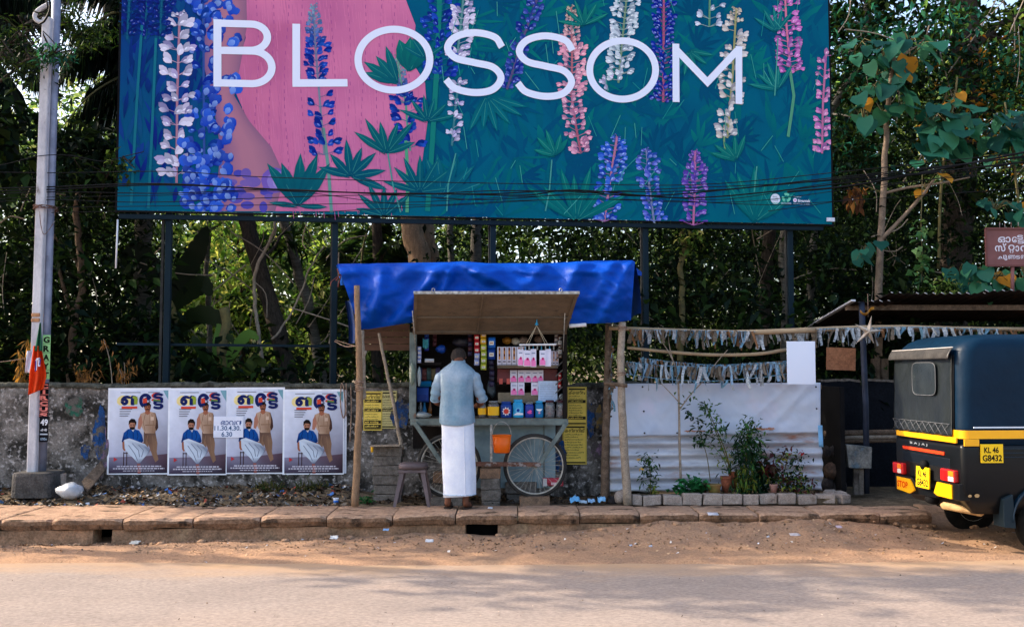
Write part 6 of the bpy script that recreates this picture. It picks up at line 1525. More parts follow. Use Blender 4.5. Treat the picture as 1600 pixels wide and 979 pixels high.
# brown sign on the shelter
sg = thing('sign_board', 'brown tin sign with white Malayalam lettering above the shelter', 'sign', at(1582, 460, 11.9)); SY = 11.9
a, z = at(1540, 357, SY), at(1540, 415, SY); SW = m(108, SY); SH = a.z - z.z
M_sign = mat('brown painted tin', g(128, 82, 80), g(112, 70, 68), scale=4, rough=.6, c3=g(150, 124, 128), s3=5, t3=(.62, .72))
b = MB(); b.box((a.x + SW / 2, SY + .02, (a.z + z.z) / 2), (SW, .03, SH)); b.build('plate', M_sign, sg)
b = MB()
for q0, q1 in (((0, 0), (SW, 0)), ((SW, 0), (SW, SH)), ((SW, SH), (0, SH)), ((0, SH), (0, 0))): b.bar((a.x + q0[0], SY, z.z + q0[1]), (a.x + q1[0], SY, z.z + q1[1]), .022, .022)
b.build('frame', mat('darker brown frame', g(104, 60, 56), rough=.6), sg)
P = Print((a.x, SY + .003, z.z), (1, 0, 0), (0, 0, 1), base=.001); wt = g(222, 218, 230); u = m(1, SY)
P.text('ഓ', 19 * u, 37 * u, 15 * u, wt, w_=20 * u, bold=.02); P.text('േ', 41 * u, 37 * u, 15 * u, wt, w_=7.5 * u, bold=.02); P.text('ട', 49 * u, 42 * u, 11 * u, wt, w_=10 * u, bold=.02); P.text('ട', 49.5 * u, 35 * u, 10 * u, wt, w_=11 * u, bold=.02); P.text('ാ', 63 * u, 37 * u, 15 * u, wt, bold=.02)
P.mb.build('lettering', PAPER, sg)
P = Print((a.x, SY + .003, z.z), (1, 0, 0), (0, 0, 1), base=.001)
P.text('സ്', 14 * u, 23 * u, 15 * u, wt, w_=18 * u, bold=.02); P.text('റ', 35 * u, 25 * u, 14 * u, wt, w_=10 * u, bold=.02); P.text('റ', 37 * u, 20.5 * u, 8 * u, wt, w_=6 * u, bold=.02); P.text('ാ', 46 * u, 23 * u, 15 * u, wt, w_=6 * u, bold=.02); P.text('ന്', 54 * u, 23 * u, 15 * u, wt, w_=16 * u, bold=.02); P.text('റ്', 73 * u, 23 * u, 15 * u, wt, bold=.02)
P.mb.build('lettering', PAPER, sg)
P = Print((a.x, SY + .003, z.z), (1, 0, 0), (0, 0, 1), base=.001)
P.text('ചു', 18 * u, 11 * u, 10 * u, wt, w_=15 * u, bold=.02); P.text('ണ', 34 * u, 11 * u, 10 * u, wt, w_=12 * u, bold=.02); P.text('ട', 46.5 * u, 11 * u, 9 * u, wt, w_=6.5 * u, bold=.02); P.text('ത', 54 * u, 11 * u, 10 * u, wt, w_=9 * u, bold=.02); P.text('ല്', 66 * u, 11 * u, 10 * u, wt, bold=.02)
P.mb.build('lettering', PAPER, sg)
b = MB(); b.tube([at(1582, 415, SY + .02), at(1582, 468, SY + .02)], .022, 8); b.build('sign_post', M_sign, sg)
b = MB()
for px in (1562, 1570, 1580, 1591): b.tube([at(px, 357, SY + .02), at(px, 347, SY + .02)], .005, 5)
b.build('hook', M_rust, sg)
# ================================================================== three wheeled rickshaw (rear end in view)
RO = Vector((4.0, 8.9, .02)); RZ = R(4.6)
rk = thing('auto_rickshaw', 'black and yellow three wheeled rickshaw with dark canvas hood parked at the right', 'rickshaw', RO, None, RZ)
dz = -RO.z
M_canv = mat('dark navy canvas', (0.0006, 0.015, 0.038), (0.0004, 0.011, 0.028), scale=2, rough=.42, bump=.5, bscale=4, spec=.14)
M_flap = mat('black vinyl flap', (0.008, 0.011, 0.013), (0.014, 0.018, 0.02), scale=3, rough=.33, bump=.6, bscale=6, spec=.4)
M_body = mat('black gloss paint', (0.003, 0.004, 0.005), (0.005, 0.006, 0.008), scale=3, rough=.3, spec=.25)
M_yelp = mat('yellow gloss paint', g(246, 176, 10), g(236, 164, 8), scale=3, rough=.3, spec=.5)
M_plate = mat('yellow plate', g(244, 196, 20), rough=.4); M_cream = mat('chipped cream primer', g(196, 160, 110), g(150, 116, 76), scale=14, rough=.8)
M_blue2 = mat('blue fender paint', (0.002, 0.020, 0.042), (0.002, 0.015, 0.03), scale=3, rough=.4, spec=.25)
M_rub = mat('black rubber', (0.006, 0.006, 0.006), (0.014, 0.012, 0.010), scale=8, rough=.9, spec=.1); M_glassy = mat('clear plastic window', (0.008, 0.012, 0.014), (0.022, 0.028, 0.03), scale=5, rough=.2, spec=.35, bump=.2, bscale=8)
RL, RW = 1.75, 1.3
def rrect(x0, x1, y0, y1, r, z, n=6):
    out = []
    for cx, cy, a0 in ((x1 - r, y1 - r, 0), (x0 + r, y1 - r, 90), (x0 + r, y0 + r, 180), (x1 - r, y0 + r, 270)):
        for k in range(n + 1): a = R(a0 + 90 * k / n); out.append(Vector((cx + r * math.cos(a), cy + r * math.sin(a), z + dz)))
    return out
b = MB(); rings = []
for z, x0, ins, r in ((.995, .0, 0, .11), (1.15, .0, 0, .12), (1.45, .006, .0, .13), (1.72, .012, .004, .14), (1.83, .018, .008, .14), (1.885, .045, .014, .15), (1.935, .10, .034, .16), (1.968, .17, .075, .17), (1.986, .25, .14, .18), (1.993, .36, .26, .2)):
    rings.append(rrect(x0, RL - ins * .5, ins, RW - ins, r, z))
b.loft(rings); hood = b.build('hood', M_canv, rk, local=True)
def rear(u0, u1, z0, z1, x, fn, nu, nv): return lambda u, v: Vector((x + fn(u, v), u1 + (u0 - u1) * u, z0 + (z1 - z0) * v + dz))
b = MB()
b.grid(rear(.125, RW - .05, 1.064, 1.80, -.018, lambda u, v: -.020 * abs(math.sin(u * 11 + 1.6 * math.sin(v * 3 + u))) * (1 - v) ** .7 * (.4 + abs(nz(u * 5, 2))) - .02 * max(0, .2 - v) + .006 * fbm(u * 4, v * 3) + .012 * v, 1, 1), 60, 30)
fl = b.build('rear_flap', M_flap, hood, local=True, thick=.003)
b = MB()
for k in range(9):
    y0 = .16 + k * .12
    b.tube([(-.040, y0, 1.075 + dz), (-.036, y0 + .12, 1.17 + dz)], .0028, 4); b.tube([(-.040, y0 + .12, 1.075 + dz), (-.036, y0, 1.17 + dz)], .0028, 4)
b.tube([(-.036, .14, 1.175 + dz), (-.036, 1.25, 1.175 + dz)], .003, 4)
b.build('quilting', mat('grey piping', g(96, 98, 102), rough=.5), hood, local=True)
b = MB(); b.grid(rear(.10, RW - .02, 1.765, 1.865, -.055, lambda u, v: .05 * v * v - .004 * math.sin(u * 40) * (1 - v), 1, 1), 50, 8); b.build('visor', mat('grey vinyl visor', (0.03, 0.028, 0.028), (0.05, 0.046, 0.043), scale=8, rough=.4, bump=.3, bscale=20), hood, local=True, thick=.004)
b = MB(); b.tube([(-.012, .09, 1.868 + dz), (-.012, RW - .02, 1.858 + dz)], .005, 5); b.build('visor_piping', mat('pale piping', g(190, 184, 180), rough=.5), hood, local=True)
yc, zc = .60, 1.58; wr = [Vector((-.034, yc + s.x, zc + s.y + dz)) for s in ell(28, .225, .155, e=.35)]
b = MB(); b.add([Vector((-.036, yc, zc + dz))] + wr, [(0, 1 + (k + 1) % 28, 1 + k) for k in range(28)]); b.build('rear_window', M_glassy, hood, local=True)
b = MB(); b.tube(wr, .0035, 5, closed=True); b.build('window_piping', MATS['grey piping'], hood, local=True)
b = MB(); b.tube([(-.004, .118, 1.04 + dz), (.0, .12, 1.5 + dz), (.01, .125, 1.8 + dz)], .008, 6); b.build('hood_seam', M_black, hood, local=True)
b = MB(); b.bar((.11, -.004, 1.152 + dz), (RL - .1, -.004, 1.152 + dz), .008, .012); b.build('hood_piping', mat('white piping', g(214, 220, 230), rough=.5), hood, local=True)
for x in (.62, 1.2): b = MB(); b.tube([(x, -.003, 1.15 + dz), (x, -.001, 1.5 + dz), (x, .008, 1.8 + dz), (x, .02, 1.87 + dz)], .005, 6); b.build('hood_seam', M_black, hood, local=True)
# body tub
b = MB(); rings = []
for z, x0, ins in ((.38, .14, .06), (.50, .05, .03), (.60, .008, .008), (.80, .0, .0), (.96, .0, .0), (1.0, .004, .004)): rings.append(rrect(x0, RL, ins, RW - ins, .05, z))
b.loft(rings); tub = b.build('body', M_body, rk, local=True)
def belt(z0, z1, x0, y0, name, mt, xe=RL, rear_end=True):
    o = rrect(-.012, xe, -.012, RW + .012, .06, 0)
    b = MB(); path = [p for p in o]
    return path
b = MB(); b.loft([rrect(-.010, RL, -.010, RW + .010, .08, z) for z in (1.052, 1.058, 1.12, 1.126)], cap=False); 
b.build('yellow_belt', M_yelp, rk, local=True)
b = MB(); b.box((-.022, RW / 2 - .03, 1.035 + dz), (.02, RW - .16, .05)); b.build('rear_belt', M_yelp, rk, local=True, bevel=.004)
b = MB(); b.box((.085, -.008, 1.018 + dz), (.14, .012, .062)); b.build('yellow_tab', M_yelp, rk, local=True, bevel=.003)
b = MB(); b.box((-.006, .70, .898 + dz), (.012, .80, .030)); b.build('red_strip', mat('red reflective strip', g(220, 60, 24), rough=.4), rk, local=True, bevel=.003)
P = Print((-.008, .95, .945 + dz), (0, -1, 0), (0, 0, 1), base=.001); P.text('B A J A J', 0, 0, .03, g(150, 156, 164), w_=.34); P.mb.build('rear_lettering', PAPER, rk, local=True)
b = MB(); b.box((.002, .66, .81 + dz), (.012, .9, .10)); b.build('rear_panel', mat('dark blue black panel', (.004, .007, .012), rough=.4, spec=.2), rk, local=True, bevel=.01)
b = MB(); b.box((.0, .66, .70 + dz), (.014, .62, .14)); b.build('plate_recess', M_black, rk, local=True, bevel=.01)
M_rl = mat('red lamp', g(200, 30, 30), g(170, 20, 24), scale=10, rough=.2, spec=.6); M_ol = mat('orange lamp', g(240, 120, 30), rough=.2, spec=.6); M_wl = mat('clear lamp', g(224, 214, 204), rough=.2, spec=.6)
for y0, y1, z0, z1, fl_ in ((.075, .325, .655, .765, 1), (1.06, 1.275, .63, .74, 0)):
    b = MB(); b.box((-.016, (y0 + y1) / 2, (z0 + z1) / 2 + dz), (.05, y1 - y0, z1 - z0)); tl_ = b.build('tail_lamp', M_rl, rk, local=True, bevel=.012)
    w_ = (y1 - y0); oy = y0 + w_ * (.22 if fl_ else .3)
    b = MB(); b.box((-.036, oy, (z0 + z1) / 2 + .022 + dz), (.02, w_ * .36, (z1 - z0) * .42)); b.build('indicator', M_ol, tl_, local=True, bevel=.004)
    b = MB(); b.box((-.036, oy, (z0 + z1) / 2 - .026 + dz), (.02, w_ * .36, (z1 - z0) * .38)); b.build('reverse_lamp', M_wl, tl_, local=True, bevel=.004)
def plate(name, o, u, v, w_, h_, nrm, lab):
    o = Vector(o); u = Vector(u); v = Vector(v); n = Vector(nrm)
    b = MB(); b.prism([o, o + u * w_, o + u * w_ + v * h_, o + v * h_], n * .012, (0, 0, 0)); p_ = b.build(name, M_plate, rk, local=True)
    P = Print(o + n * .012, u, v, base=.001); dk = (.01, .01, .01)
    P.text('KL 46', w_ * .14, h_ * .54, h_ * .42, dk, w_=w_ * .66, bold=.03); P.text('G8432', w_ * .06, h_ * .10, h_ * .46, dk, w_=w_ * .88, bold=.03)
    P.mb.build('plate_lettering', PAPER, p_, local=True)
plate('side_number_plate', (.165, -.006, .84 + dz), (1, 0, 0), (0, 0, 1), .205, .165, (0, -1, 0), 'KL 46')
plate('rear_number_plate', (-.045, .755, .55 + dz), (0, -1, 0), (.04, 0, .999), .25, .195, (-1, 0, 0), 'KL 46')
b = MB(); b.lathe([(0, -.03), (.045, -.025), (.045, .02), (.02, .03)], 12, (-.03, .63, .765 + dz), axis='X'); b.build('plate_lamp', M_black, rk, local=True)
# bumper with yellow ends
b = MB(); pts = [(.02, .03), (.02, .40), (-.0, .47), (-.0, .84), (.02, .90), (.02, 1.27)]
b.loft([[Vector((-.02 + .02 * (.44 < y < .87), y, zz + dz)) for zz in (z0, z1)] + [Vector((.08, y, zz + dz)) for zz in (z1, z0)] for y, z0, z1 in ((.03, .50, .65), (.40, .50, .65), (.50, .47, .535), (.82, .46, .53), (.92, .455, .62), (1.27, .455, .62))], smooth=False)
b.build('bumper', M_body, rk, local=True, bevel=.008)
b = MB(); b.prism([Vector((-.032, y, z + dz)) for y, z in ((.14, .505), (.40, .505), (.46, .525), (.40, .63), (.14, .63))], (-.0, 0, 0), (.016, 0, 0)); b.build('yellow_bumper_end', M_yelp, rk, local=True)
b = MB(); b.prism([Vector((-.032, y, z + dz)) for y, z in ((.84, .50), (.93, .46), (1.20, .475), (1.20, .60), (.93, .60))], (-.0, 0, 0), (.016, 0, 0)); ye = b.build('yellow_bumper_end', M_yelp, rk, local=True)
P = Print((-.033, 1.185, .505 + dz), (0, -1, 0), (0, 0, 1), base=.002); P.text('STOP', 0, 0, .085, g(214, 60, 20), w_=.22, bold=.03); P.mb.build('stop_lettering', PAPER, ye, local=True)
# exhaust, wheels, fenders, mud flap
b = MB(); b.tube([(-.03, .34, .43 + dz), (-.02, .32, .425 + dz), (.22, .10, .385 + dz), (.235, .085, .38 + dz)], [.012, .034, .034, .012], 12); b.build('silencer', M_cream, rk, local=True)
b = MB(); b.tube([(.06, .62, .44 + dz), (.06, .72, .44 + dz)], .05, 10); b.build('tow_boss', M_black, rk, local=True)
for k, q in enumerate(((.06, .548, .016), (.125, .55, .022))):
    b = MB(); b.add([Vector((q[0] + q[2] * math.cos(t) * (1 + .4 * nz(t, k)), -.004 + .03 * (.6 - q[1]) * .9, q[1] + dz + q[2] * .8 * math.sin(t) * (1 + .4 * nz(t * 2, k)))) for t in [2 * PI * i / 12 for i in range(12)]], [tuple(range(12))[::-1]]); 
    b.v = [v + Vector((0, .0, 0)) for v in b.v]; b.build('paint_chip', M_cream, rk, local=True)
def rwheel(x, y, z, r=.225):
    b = MB(); b.lathe([(r * .55, -.05), (r * .9, -.055), (r, -.03), (r, .03), (r * .9, .055), (r * .55, .05), (r * .5, .0)], 28, (x, y, z), axis='Y'); wh = b.build('wheel', M_rub, rk, local=True)
    b = MB(); b.lathe([(0, -.045), (r * .3, -.05), (r * .5, -.04), (r * .56, -.052), (r * .56, .05), (0, .045)], 20, (x, y, z), axis='Y'); b.build('hub', M_rim, wh, local=True)
rwheel(.80, .085, .262, .27); rwheel(.74, RW - .085, .28, .27); rwheel(2.35, RW / 2, .225)
for y0, y1 in ((-.03, .17), (RW - .17, RW + .03)):
    b = MB(); ax = .80 if y0 < .5 else .74
    b.grid(lambda u, v: Vector((ax + .36 * math.cos(R(178 - 176 * u)), y0 + (y1 - y0) * v, .30 + .36 * math.sin(R(178 - 176 * u)) + dz + .012 * math.sin(PI * v))), 26, 5); b.build('fender', M_blue2, rk, local=True, thick=.008)
b = MB(); b.prism([Vector((x, .0, z + dz)) for x, z in ((.36, .52), (.45, .56), (.47, .26), (.36, .27))], (0, -.02, 0), (0, .16, 0)); b.build('mud_flap', mat('grey blue rubber', (.008, .018, .026), (.014, .026, .034), scale=4, rough=.6, spec=.2), rk, local=True, bevel=.006)
b = MB(); b.box((.75, RW / 2, .37 + dz), (.9, .8, .10)); b.build('chassis', M_black, rk, local=True)
b = MB(); b.tube([(.80, .12, .28 + dz), (.77, .6, .33 + dz), (.74, RW - .12, .31 + dz)], .03, 8); b.build('axle', M_black, rk, local=True)
# lines on the side, front end outside the picture
for z in (.962, .925, .888): b = MB(); b.bar((.38, -.002, z + dz), (RL, -.002, z + dz), .010, .006); b.build('side_bead', M_blue2, rk, local=True)
b = MB(); b.loft([rrect(RL - .05, 2.2 - k * .25, .1 + k * .28, RW - .1 - k * .28, .09 - .03 * k, z) for z, k in ((.34, .2), (.7, 0), (1.1, .25))]); b.build('front_cowl', M_body, rk, local=True)
b = MB(); b.prism([Vector((1.98 - .2 * (z - 1.05), y, z + dz)) for y, z in ((.2, 1.05), (RW - .2, 1.05), (RW - .22, 1.75), (.22, 1.75))], (0, 0, 0), (.01, 0, 0)); b.build('windscreen', M_glassy, rk, local=True)
b = MB(); b.bar((RL - .1, .25, 1.93 + dz), (1.86, .25, 1.76 + dz), .05, .03); b.bar((RL - .1, RW - .25, 1.93 + dz), (1.86, RW - .25, 1.76 + dz), .05, .03); b.build('windscreen_frame', M_body, rk, local=True)
# ================================================================== poles at the left, flag, cables
M_pole = mat('whitewashed concrete pole', g(200, 198, 202), g(166, 164, 172), scale=5, rough=.8, bump=.15, c3=g(120, 110, 110), s3=9, t3=(.62, .72), stretch=(1, 1, .4))
M_zinc = mat('grey painted steel tube', g(136, 142, 164), g(108, 114, 134), scale=6, rough=.5, bump=.1, c3=g(96, 84, 84), s3=18, t3=(.66, .74), metal=.2)
PYY = 11.0
up = thing('concrete_pole', 'white squarish concrete pole standing at the left with a hooked bracket on top', 'pole', at(57, 737, PYY))
a, z = at(50.5, 738, PYY), at(74.5, 28, PYY); b = MB(); d = z - a; rot = d.to_track_quat('Z', 'Y').to_matrix()
b.box((a + z) / 2, (m(11.6, PYY), .10, d.length), rot); b.build('shaft', M_pole, up, bevel=.014)
c = at(70, 18, PYY); b = MB()
loop = [at(q[0], q[1], PYY - .02) for q in ((76, 6), (60, 16), (54, 26), (60, 34), (68, 34))]
b.tube(spline(loop, 6), .024, 8); b.build('hook_bracket', M_pole, up)
sp = thing('steel_pole', 'round grey steel tube pole standing right behind the white concrete pole', 'pole', at(68, 737, PYY + .13))
a, z = at(65, 740, PYY + .10), at(90, -60, PYY + .10); b = MB(); b.tube([a, a.lerp(z, .33), a.lerp(z, .66), z], m(6.9, PYY), 16); b.build('tube', M_zinc, sp)
M_tape = mat('brown packing tape', g(176, 130, 92), g(150, 106, 74), scale=10, rough=.5)
def wrap(t, base, py, hpx, r, mt, px): 
    p = at(px, py, base); b = MB(); b.lathe([(r, -m(hpx, base) / 2), (r + .003, 0), (r, m(hpx, base) / 2)], 18, p); b.build('tape_band', mt, t)
for py, px in ((492, 58.6), (500, 58.3)):
    p = at(px, py, PYY); b = MB(); b.box(p, (m(13.4, PYY), .108, m(6, PYY))); b.build('tape_band', M_tape, up, bevel=.01)
wrap(sp, PYY + .12, 503, 7, m(8.1, PYY), M_tape, 71.5); wrap(sp, PYY + .12, 334, 6, m(8.1, PYY), M_tape, 77); wrap(sp, PYY + .12, 371, 6, m(8.1, PYY), M_tape, 75.8)
b = MB()
for k in range(5):
    p = at(71 + rng.uniform(-1, 1), 325 + k * 1.6, PYY + .06); b.tube([p + Vector((m(16, PYY) * math.cos(t), .16 * math.sin(t), .02 * math.sin(t * 2 + k) + .01 * k)) for t in [2 * PI * i / 20 for i in range(20)]], .005, 5, closed=True)
b.tube(spline([at(62, 330, PYY - .09), at(64, 352, PYY - .09), at(70, 366, PYY - .08), at(86, 345, PYY)], 6), .004, 5); b.build('wire_binding', M_rust, up)
b = MB(); b.tube(spline([at(76, -10, PYY - .1), at(78, 14, PYY - .1), at(70, 32, PYY - .1), at(62, 38, PYY - .08)], 6), .012, 6); b.tube(spline([at(70, -10, PYY - .1), at(74, 12, PYY - .12), at(62, 20, PYY - .12), at(54, 18, PYY - .1)], 6), .010, 6); b.build('service_cable', M_cable, up)
b = MB(); b.tube(spline([at(56, 300, PYY + .05), at(53, 440, PYY + .05), at(50, 520, PYY + .05), at(47, 620, PYY + .1)], 6), .006, 5); b.build('earth_wire', M_wood3, sp)
# base
b = MB(); rings = []
for py, k in ((776, 1.0), (760, .98), (742, .95), (737, .90)):
    c = at(55, py, 10.95); rings.append(ell(20, m(33, 10.95) * k, .24 * k, (c.x, c.y + .1, c.z if py > 738 else c.z), .35))
b.loft(rings, smooth=False); tag(b.build('pole_base', mat('dark stained concrete', (0.04, 0.037, 0.034), (0.09, 0.083, 0.08), scale=9, rough=1, bump=.9, bscale=40), bevel=.01), 'dark square concrete base holding the two white poles', 'base')
# paper strips pasted on the steel pole
def sticker(name, label, px0, py0, px1, py1, cb, chars, ct, Y=PYY + .01, lw=.8):
    a, z = at(px0, py0, Y), at(px1, py1, Y); W_, H_ = z.x - a.x, a.z - z.z
    t = thing(name, label, 'sticker', (a.x, a.y, z.z)); n = len(chars)
    P = Print((0, 0, 0), (1, 0, 0), (0, 0, 1), base=.001)
    ang = [R(-62 + 124 * k / 8) for k in range(9)]
    P.rect(0, 0, W_, H_, cb); P.layer(.0018)
    for k, ch in enumerate(chars):
        y = H_ * (1 - (k + .86) / n); hgt = H_ / n * .9
        P.text(ch, W_ * .5, y, hgt, ct, w_=W_ * lw if ch not in 'I1' else W_ * lw * .3, bold=.05, centre=True)
        if k: P.stroke([(0, H_ * (1 - k / n)), (W_, H_ * (1 - k / n))], .004, ct)
    P.mb.build('strip_print', PAPER, t, local=True)
sticker('paper_strip', 'pale green paper strip with upright letters on the steel pole above the flag end', 67, 523, 77.5, 592, g(150, 206, 140), 'GRAYT', (.01, .012, .01))
sticker('paper_strip', 'coral and black paper strip reading circus down the steel pole', 62, 598, 75, 652, g(18, 16, 20), 'CIRCUS', g(240, 140, 130), lw=.9)
a = at(61, 690, PYY + .008); t = thing('paper_strip', 'dark paper with a white 49 below the circus strip', 'sticker', a)
P = Print((0, 0, 0), (1, 0, 0), (0, 0, 1), base=.001); k = m(1, PYY); P.rect(0, 0, 14 * k, 40 * k, g(24, 24, 30)); P.layer(.0018)
P.text('49', 1.5 * k, 26 * k, 13 * k, g(226, 226, 232), w_=11.5 * k, bold=.03); P.text('കര', 2 * k, 17 * k, 6 * k, g(220, 220, 226), w_=10 * k, bold=.03); P.rect(1 * k, 11 * k, 13 * k, 13 * k, g(190, 200, 214)); P.text('ഗരം', 2 * k, 3 * k, 6 * k, g(150, 170, 190), w_=10 * k, bold=.03)
P.mb.build('strip_print', PAPER, t, local=True)
# flag
M_flag = mat('orange flag cloth', g(232, 78, 14), g(214, 62, 10), scale=6, rough=.8, bump=.2, translucent=.25); M_flagg = mat('green flag cloth', g(16, 96, 60), g(10, 72, 50), scale=6, rough=.8)
fg = thing('flag', 'limp orange and green flag tied to the white concrete pole', 'flag', at(58, 612, PYY - .16))
def flg(u, v):
    y = 540 + 73 * v; wl, wr_ = 52 - 7 * min(1, v * 2) + 1.5 * math.sin(v * 4), 64 + 8 * min(1, v * 1.6) - 8 * max(0, v - .75) * 2
    y += (4 - 10 * u) * v
    return at(wl + (wr_ - wl) * u, y, PYY - .14 - .03 * math.sin(u * 13 + v * 2) - .02 * math.sin(u * 5))
b = MB(); b.grid(flg, 30, 20); b.build('orange_cloth', M_flag, fg, thick=.002)
def flgg(u, v):
    wl, wr_ = 62 - 8 * v, 64 + 2 * v; return at(wl + (wr_ - wl) * u, 504 + 44 * v, PYY - .12 - .05 * v - .02 * math.sin(u * 9))
b = MB(); b.grid(flgg, 12, 12); b.build('green_cloth', M_flagg, fg, thick=.002)
b = MB()
for q in ([(57, 561), (62, 560)], [(62, 560), (61, 572)], [(57, 562), (56, 578)]): b.bar(flg(.45, 0) * 0 + at(q[0][0], q[0][1], PYY - .205), at(q[1][0], q[1][1], PYY - .205), .02, .008, up=(0, 1, 0))
b.build('white_emblem', M_white, fg)
b = MB()
for q in ([(63, 560), (62, 570)], [(56, 563), (55.5, 580)]): b.bar(at(q[0][0], q[0][1], PYY - .208), at(q[1][0], q[1][1], PYY - .208), .012, .006, up=(0, 1, 0))
b.build('violet_emblem', mat('violet print', g(60, 40, 120), rough=.8), fg)
b = MB(); b.grid(lambda u, v: at(42 + 9 * u - 3 * v, 548 + 34 * v, PYY - .05 - .02 * math.sin(u * 6 + v * 3)), 6, 8); tag(b.build('white_rag', M_white, thick=.002), 'white rag hanging at the left edge of the concrete pole', 'cloth')
b = MB(); b.tube(spline([at(-40, 566, PYY), at(0, 565, PYY), at(44, 559, PYY - .03)], 6), .004, 5); tag(b.build('twine', M_rope), 'pale twine running left from the white rag', 'cord')
# overhead cables
def cable(pts, Y0, Y1, r, label='black overhead cable sagging across the front of the billboard', grp='overhead cables before the billboard'):
    n = len(pts) - 1
    P3 = spline([at(q[0], q[1], Y0 + (Y1 - Y0) * i / n) for i, q in enumerate(pts)], 10)
    b = MB(); b.tube(P3, r, 5); tag(b.build('cable', M_cable), label, 'cable', grp)
C_ = [([(-60, 268), (80, 270), (260, 268), (400, 276), (650, 284), (900, 288), (1100, 288), (1300, 270), (1660, 232)], .005),
      ([(-60, 296), (80, 292), (250, 287), (440, 297), (600, 302), (760, 303), (880, 298), (1010, 306), (1180, 292), (1400, 270), (1660, 236)], .008),
      ([(-60, 300), (80, 296), (250, 289), (440, 296), (560, 301), (700, 303), (820, 305), (900, 297), (1060, 309), (1200, 300), (1400, 276), (1660, 246)], .008),
      ([(-60, 306), (80, 300), (260, 302), (440, 296), (620, 304), (780, 298), (960, 300), (1130, 296), (1300, 278), (1660, 240)], .006),
      ([(-60, 312), (80, 308), (260, 305), (450, 299), (640, 320), (820, 313), (1000, 312), (1200, 320), (1300, 315), (1660, 290)], .004),
      ([(-60, 318), (80, 312), (230, 316), (420, 309), (600, 305), (760, 312), (900, 302), (1020, 296), (1160, 290), (1300, 282), (1660, 250)], .005),
      ([(80, 324), (240, 322), (430, 320), (640, 316), (800, 308), (980, 304), (1100, 312), (1180, 306), (1330, 282), (1660, 256)], .004),
      ([(80, 332), (240, 330), (420, 334), (560, 328), (720, 320), (900, 311), (1080, 316), (1200, 312), (1400, 286), (1660, 262)], .004)]
CL = ['topmost, nearly straight', 'thick, second from the top', 'thick, third from the top', 'fourth from the top, crossing the thick pair', 'thin, sagging lowest at middle', 'sixth from the top, rising to the right', 'thin, seventh from the top', 'lowest at the left end']
for k, (q, r) in enumerate(C_): cable(q, 11.0, 11.1, r, 'black cable before the billboard, ' + CL[k])
cable([(1230, 300), (1330, 290), (1450, 268), (1660, 226)], 11.5, 11.2, .012, 'thick black cable bundle at the right climbing past the big leaved tree', 'thick cables at the right')
cable([(1200, 330), (1320, 312), (1390, 290), (1480, 276), (1660, 240)], 11.6, 11.2, .004, 'thin cable slanting up beside the thick bundle at the right', 'thick cables at the right')
cable([(-60, 262), (0, 258), (60, 244), (110, 243), (160, 252), (200, 243), (225, 237)], 10.9, 11.0, .005, 'pale dry creeper stem looping from the pole to the billboard edge', 'creeper stems'); 
# ================================================================== litter and small things on the ground
def sheetlet(p, s, rr, mi_col):
    a = rr.uniform(0, 6.28); u = Vector((math.cos(a), math.sin(a), rr.uniform(-.5, .5))) * s; v = Vector((-math.sin(a), math.cos(a), rr.uniform(-.4, .6))) * s * rr.uniform(.4, .9)
    return [p, p + u, p + u + v * .8 + Vector((0, 0, .3 * s)), p + v]
def litter(name, label, n, fn, cols, smin, smax, mt, kind='stuff', cat=None):
    b = MB(); rr = random.Random(len(name) * 7 + n)
    for k in range(n):
        p = fn(rr); q = sheetlet(p, rr.uniform(smin, smax), rr, 0); c = rr.choice(cols); k_ = rr.uniform(.7, 1.2)
        b.add(q, [(0, 1, 2), (0, 2, 3)], 0, tuple(x * k_ for x in c))
    o = b.build(name, mt, origin=(0, 0, 0)); o['kind'] = kind; return o
M_lit = mat('litter', (1, 1, 1), attr=True, rough=.7, spec=.2)
def on_heap(rr):
    px = rr.uniform(-120, 560); x = (px - 800) / F * 11; y = rr.uniform(10.5, 11.46); return Vector((x, y, verge_h(x, y) + .004))
litter('dry_leaf_litter', None, 2300, on_heap, cl((70, 54, 40), (96, 76, 56), (52, 42, 34), (140, 112, 80), (110, 100, 90), (40, 34, 30)), .02, .06, M_lit)
litter('scrap_litter', None, 700, on_heap, cl((190, 190, 196), (150, 160, 176), (206, 200, 190), (70, 110, 170), (170, 130, 90), (130, 120, 110), (170, 80, 60)), .015, .055, M_lit)
def on_dirt(rr):
    x = rr.uniform(-7, 6); y = min(9.9 + .096 * min(0, x), max(8.7, rr.gauss(9.5, .3))); return Vector((x, y, shoulder_h(x, y) + .003))
litter('pebbles_and_chips', None, 3000, on_dirt, cl((110, 84, 60), (150, 116, 84), (84, 64, 48), (170, 140, 110)), .008, .026, M_lit)
litter('scattered_scraps', None, 130, on_dirt, cl((196, 196, 200), (170, 176, 190), (206, 196, 186)), .012, .032, M_lit)
def by_wall(rr):
    x = rr.uniform(-1.9, 1.6); y = rr.uniform(10.7, 11.45); return Vector((x, y, GZ + .006))
litter('leaf_debris', None, 1200, by_wall, cl((60, 46, 34), (84, 64, 46), (44, 36, 30)), .015, .045, M_lit)
def on_road(rr): return Vector((rr.uniform(-4.5, 4.8), rr.uniform(6.4, 8.7), .003))
litter('road_grit', None, 260, on_road, cl((120, 100, 88), (90, 76, 66), (170, 150, 136)), .004, .014, M_lit)
